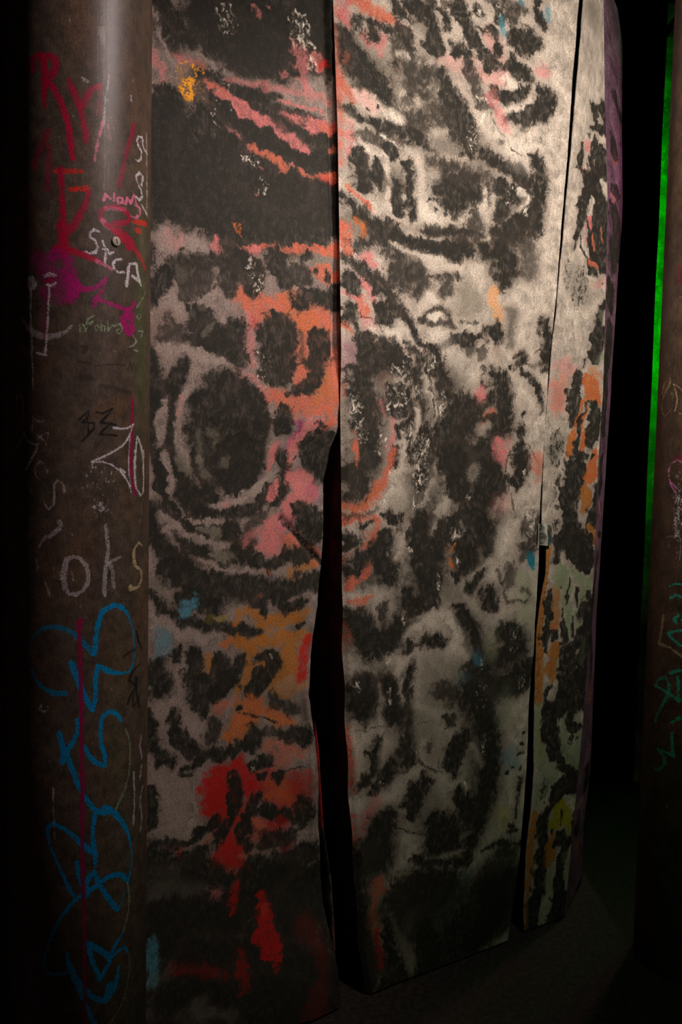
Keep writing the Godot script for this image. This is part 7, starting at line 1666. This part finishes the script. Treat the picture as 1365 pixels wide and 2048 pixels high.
	c.s("K", 1, 2.9, [97.4, 1471.5, 14.4, 100.1, 1496.7, 16.5, 96.2, 1521.2, 12.3, 115.8, 1531.8, 22.8, 93.1, 1560.4, 18.5, 82.4, 1586.2, 20.5, 139.6, 1576.8, 20.9], 1.54)
	c.s("K", 1, 2.5, [139.2, 1456.9, 12.5, 143.1, 1493, 14.6, 154.4, 1536.4, 16.7, 147.2, 1350.8, 4.2, 156.6, 1380.8, 6.3, 160.7, 1421.1, 8.4, 166.1, 1474.4, 6.3], 1.53)
	c.s("A", 0.3, 2.9, [144, 1442.7, 4.2, 140.6, 1471.8, 5, 140.9, 1501.2, 4.2], 1.52)
	c.s("K", 1, 1.4, [39.2, 1537.2, 6.1, 30.5, 1546.4, 5.3, 32, 1583.7, 5.3], 1.50)
	c.s("K", 1, 1, [48.2, 1536.2, 5.3], 1.50)
	c.flecks("K", 9.5, 1417.8, 8, 140.1, 60, 0.6, 1)
	c.s("A", 0.8, 6, [12.5, 1571.6, 6, 13.1, 1600.5, 7.3, 13.9, 1633.7, 8.1, 24.4, 1664.3, 11.4, 35.4, 1690.9, 16.3, 50.3, 1714.1, 18.4, 60.4, 1736.3, 16.4, 34.4, 1748.8, 16.3], 1.67)
	c.s("Y", 0.25, 6.1, [16.7, 1621.7, 8.1, 21.4, 1672.2, 8.1], 1.63)
	c.s("A", 0.6, 5.1, [23.4, 1767.6, 12.2, 19.4, 1787.5, 10.2], 1.73)
	c.s("H", 1, 3.7, [15.9, 1803.2, 9.3, 14.5, 1827.2, 9.3, 14.5, 1857.6, 8.9, 14.9, 1880.2, 9.3, 13.4, 1904.9, 8.9, 15.2, 1930.4, 8.1, 10.2, 1954.4, 6.9, 11.4, 1971.4, 4.9], 1.72)
	c.flecks("K", 38, 1749.3, 18.4, 22.5, 90, 0.7, 1.4)
	c.s("K", 1, 2, [49.6, 1576.4, 12.2, 47.6, 1601.1, 12.2, 55.2, 1627.1, 14.3, 63.5, 1655.4, 14.3, 78.7, 1678.5, 14.4, 105.2, 1701.3, 14.5, 134, 1728.7, 16.7, 133.7, 1749.7, 18.8, 106.5, 1760.2, 16.6, 87.9, 1778.1, 12.4, 66.5, 1797.4, 9.5, 52.4, 1813.5, 8.2, 51, 1839.9, 9.4, 57.5, 1871.9, 11.5, 53.5, 1900.5, 10.3, 52.8, 1929.7, 11.1, 51.8, 1954.8, 12.3, 46.8, 1976.9, 12.3], 1.73)
	c.s("K", 1, 2.1, [144.8, 1728.2, 14.7, 151.1, 1767.2, 12.6], 1.79)
	c.s("K", 1, 1.2, [33.7, 1568.2, 1.2, 37.4, 1581, 1], 1.54)
	c.s("A", 1, 2.1, [105.4, 1602.6, 7, 97.1, 1620.3, 5, 105.4, 1638.2, 6.2], 1.61)
	c.s("A", 1, 2.1, [99.4, 1645.8, 5.4, 111.5, 1664.3, 10.4, 124.1, 1682.9, 12.5, 140.9, 1702.2, 14.6, 154.3, 1719, 6.3], 1.72)
	c.s("A", 1, 2.1, [144.1, 1649.9, 6.3, 160.2, 1664.8, 8.4, 159.6, 1683.8, 8.4], 1.71)
	c.s("A", 0.5, 2.1, [141.5, 1601, 4.2, 130.3, 1620.6, 2.1], 1.63)
	c.s("K", 1, 1.7, [127.4, 1653.9, 5, 125.5, 1666.3, 3.3], 1.69)
	c.s("K", 1, 1.7, [145.3, 1658.5, 2.9], 1.69)
	c.s("K", 1, 2.5, [122, 1604.7, 6.2, 117.6, 1627.3, 7.1, 145.5, 1635.3, 8.4], 1.63)
	c.s("Y", 1, 2.5, [112.9, 1798.9, 10.4, 108.3, 1812.8, 18.7, 104.5, 1830.9, 18.7, 92.5, 1841.2, 8.3, 132.2, 1827.4, 12.5, 147.2, 1853.3, 7.1], 1.76)
	c.s("Y", 0.8, 1.1, [150.8, 1864.5, 2.1, 153.7, 1894.8, 1.3], 1.75)
	c.s("K", 1, 1.2, [114.8, 1809.7, 2.9, 113.4, 1840.8, 2.1], 1.77)
	c.s("H", 1, 2.1, [89.4, 1861.4, 8.3, 89.1, 1882.3, 11.6, 91.6, 1903.9, 10.4, 86.8, 1921.9, 7, 84.4, 1932, 2.1], 1.72)
	c.s("A", 0.7, 2.5, [85.7, 1942.8, 6.2, 83.8, 1957.2, 8.3, 103.8, 1974, 6.2, 82.7, 1978.1, 4.1], 1.78)
	c.s("K", 1, 1.7, [87, 1848.5, 5], 1.73)
	c.s("K", 1, 2.1, [120.4, 1861, 8.3, 127.4, 1883.4, 12.5, 140.8, 1879.6, 10.5, 131.3, 1911.7, 8.4, 124, 1935.7, 8.4, 124.2, 1963.3, 10.5, 135.7, 1993.4, 12.6], 1.75)
	c.s("K", 1, 1.7, [160.7, 1826, 4.2, 169.6, 1859.5, 8.4, 166.7, 1886.7, 7.2], 1.75)
	c.s("A", 0.5, 2.9, [152.1, 1907.3, 8.4, 156.2, 1933.6, 8.4, 166.6, 1952.7, 4.2], 1.79)
	c.s("H", 0.5, 4.2, [181.9, 1955.8, 12.7, 187.6, 1986.8, 12.7, 175.9, 2005.8, 12.7], 1.89)
	c.s("A", 0.5, 2.5, [169, 1787, 6.3, 171.8, 1804.5, 5.1], 1.81)
	c.s("K", 1, 2.9, [47, 1979, 12.3, 36.6, 1998.2, 12.3, 29.3, 2028.8, 12.3, 33.2, 2072.8, 12.3], 1.83)
	c.s("H", 0.7, 2.8, [8.4, 1981.3, 4.9, 7.4, 2013.3, 4.9, 2.3, 2055.3, 4.9], 1.77)
	c.s("K", 1, 4.2, [136.3, 1997.8, 12.6, 132.8, 2029.1, 16.8, 120.8, 2058.8, 16.7, 143.8, 2102, 18.9], 1.99)
	c.s("H", 0.5, 4.2, [184, 2007.4, 10.6, 181.5, 2034.7, 8.4], 2.00)
	c.s("K", 1, 4.2, [195.9, 2063.1, 14.8, 188.1, 2104.3, 16.9], 2.20)

func ops_ret(c: Surface) -> void:
	c.s("K", 1, 1, [28.5, 135.7, 2.5, 25.5, 145.5, 3.7, 34.9, 147.8, 5.6, 38.2, 155.3, 2.6], 2.51)
	c.s("K", 1, 1.2, [17.6, 189.8, 4.2, 23.6, 196.5, 3.7, 19.7, 209.9, 2.5], 2.69)
	c.s("K", 1, 1, [28.5, 236.3, 3.8, 24.9, 248.3, 3.8], 2.82)
	c.s("P", 0.6, 1, [16.5, 210.7, 2.9, 26.2, 210.6, 2], 2.74)
	c.s("P", 0.8, 0.8, [17.7, 251, 3.1, 17.6, 256.3, 1.7], 2.88)
	c.s("K", 1, 1.3, [23.6, 261.7, 5.3, 25.5, 275.8, 6.4, 24.7, 292.2, 6.3, 23.8, 308.6, 6.3, 22.8, 324.8, 5.3], 3.00)
	c.s("K", 1, 1.3, [21.3, 341, 3.6, 18.8, 352.1, 5.2, 17.6, 371.2, 4.2], 3.00)
	c.s("K", 1, 1.5, [20.7, 387.3, 5.2, 24.2, 403.6, 5.3, 18.9, 425.3, 5.2], 3.00)
	c.s("L", 0.5, 0.6, [26.4, 335.4, 0.5, 36.8, 347.7, 0.5], 3.00)
	c.s("K", 1, 1.5, [13.2, 422.9, 4.2, 12, 445.8, 4.2, 15.4, 462.1, 3.1, 12.6, 485.2, 4.2, 13.4, 502.9, 4.2], 3.00)
	c.s("K", 1, 1.1, [21.3, 524.7, 2.1, 15.1, 539.5, 3.1, 18.4, 553.1, 3.2, 10.7, 567.7, 2.5], 3.00)
	c.s("P", 0.9, 0.8, [16.3, 577.3, 1.5, 22.3, 587, 1.7, 32, 597, 0.6], 3.00)
	c.s("K", 1, 0.9, [30.6, 611.8, 2.6], 3.00)
	c.s("S", 0.8, 0.6, [10.4, 611.7, 1.5, 20.4, 621.8, 1.5], 3.00)
	c.s("K", 1, 1.5, [22.5, 633.4, 2.1, 13.2, 649.7, 2.1, 9.9, 674.7, 2.7, 4.8, 695.3, 3.1, 8.9, 722.4, 2.5, 17.4, 745.2, 3.2, 26.9, 774.6, 2.1], 3.00)
	c.s("L", 0.6, 0.5, [20.4, 626.9, 0.5, 29.1, 642.4, 0.6, 26.1, 655, 0.5], 3.00)
	c.s("L", 0.5, 0.5, [25.9, 676.2, 0.5, 33.8, 698.3, 0.5, 27.4, 715.1, 0.5], 3.00)
	c.s("O", 0.6, 0.6, [34.1, 760.5, 0.6, 29.8, 775.3, 1.5, 27.9, 797.2, 1.7], 3.00)
	c.s("O", 0.6, 0.9, [27, 798.5, 1.5, 19.2, 805.2, 1.7], 3.00)
	c.s("L", 0.4, 1.5, [28, 842.1, 2.8, 28, 860.6, 3.3, 26, 886.3, 3.3], 3.00)
	c.s("K", 1, 1.1, [31.1, 877.3, 3.3, 32.7, 900, 3.8], 3.00)
	c.s("L", 0.5, 1.5, [18.4, 905.2, 2.6, 27.9, 922.9, 2.2, 31.8, 941.8, 1.5], 3.00)
	c.s("K", 1, 0.9, [13.2, 928.9, 2.6, 17.7, 941.8, 2.6], 3.00)
	c.s("O", 0.5, 1.3, [24.8, 954.6, 1.5, 27.4, 972, 1.5], 3.00)
	c.s("K", 1, 1.6, [46.2, 1018.5, 4.6, 47, 1040, 4.6], 2.52)
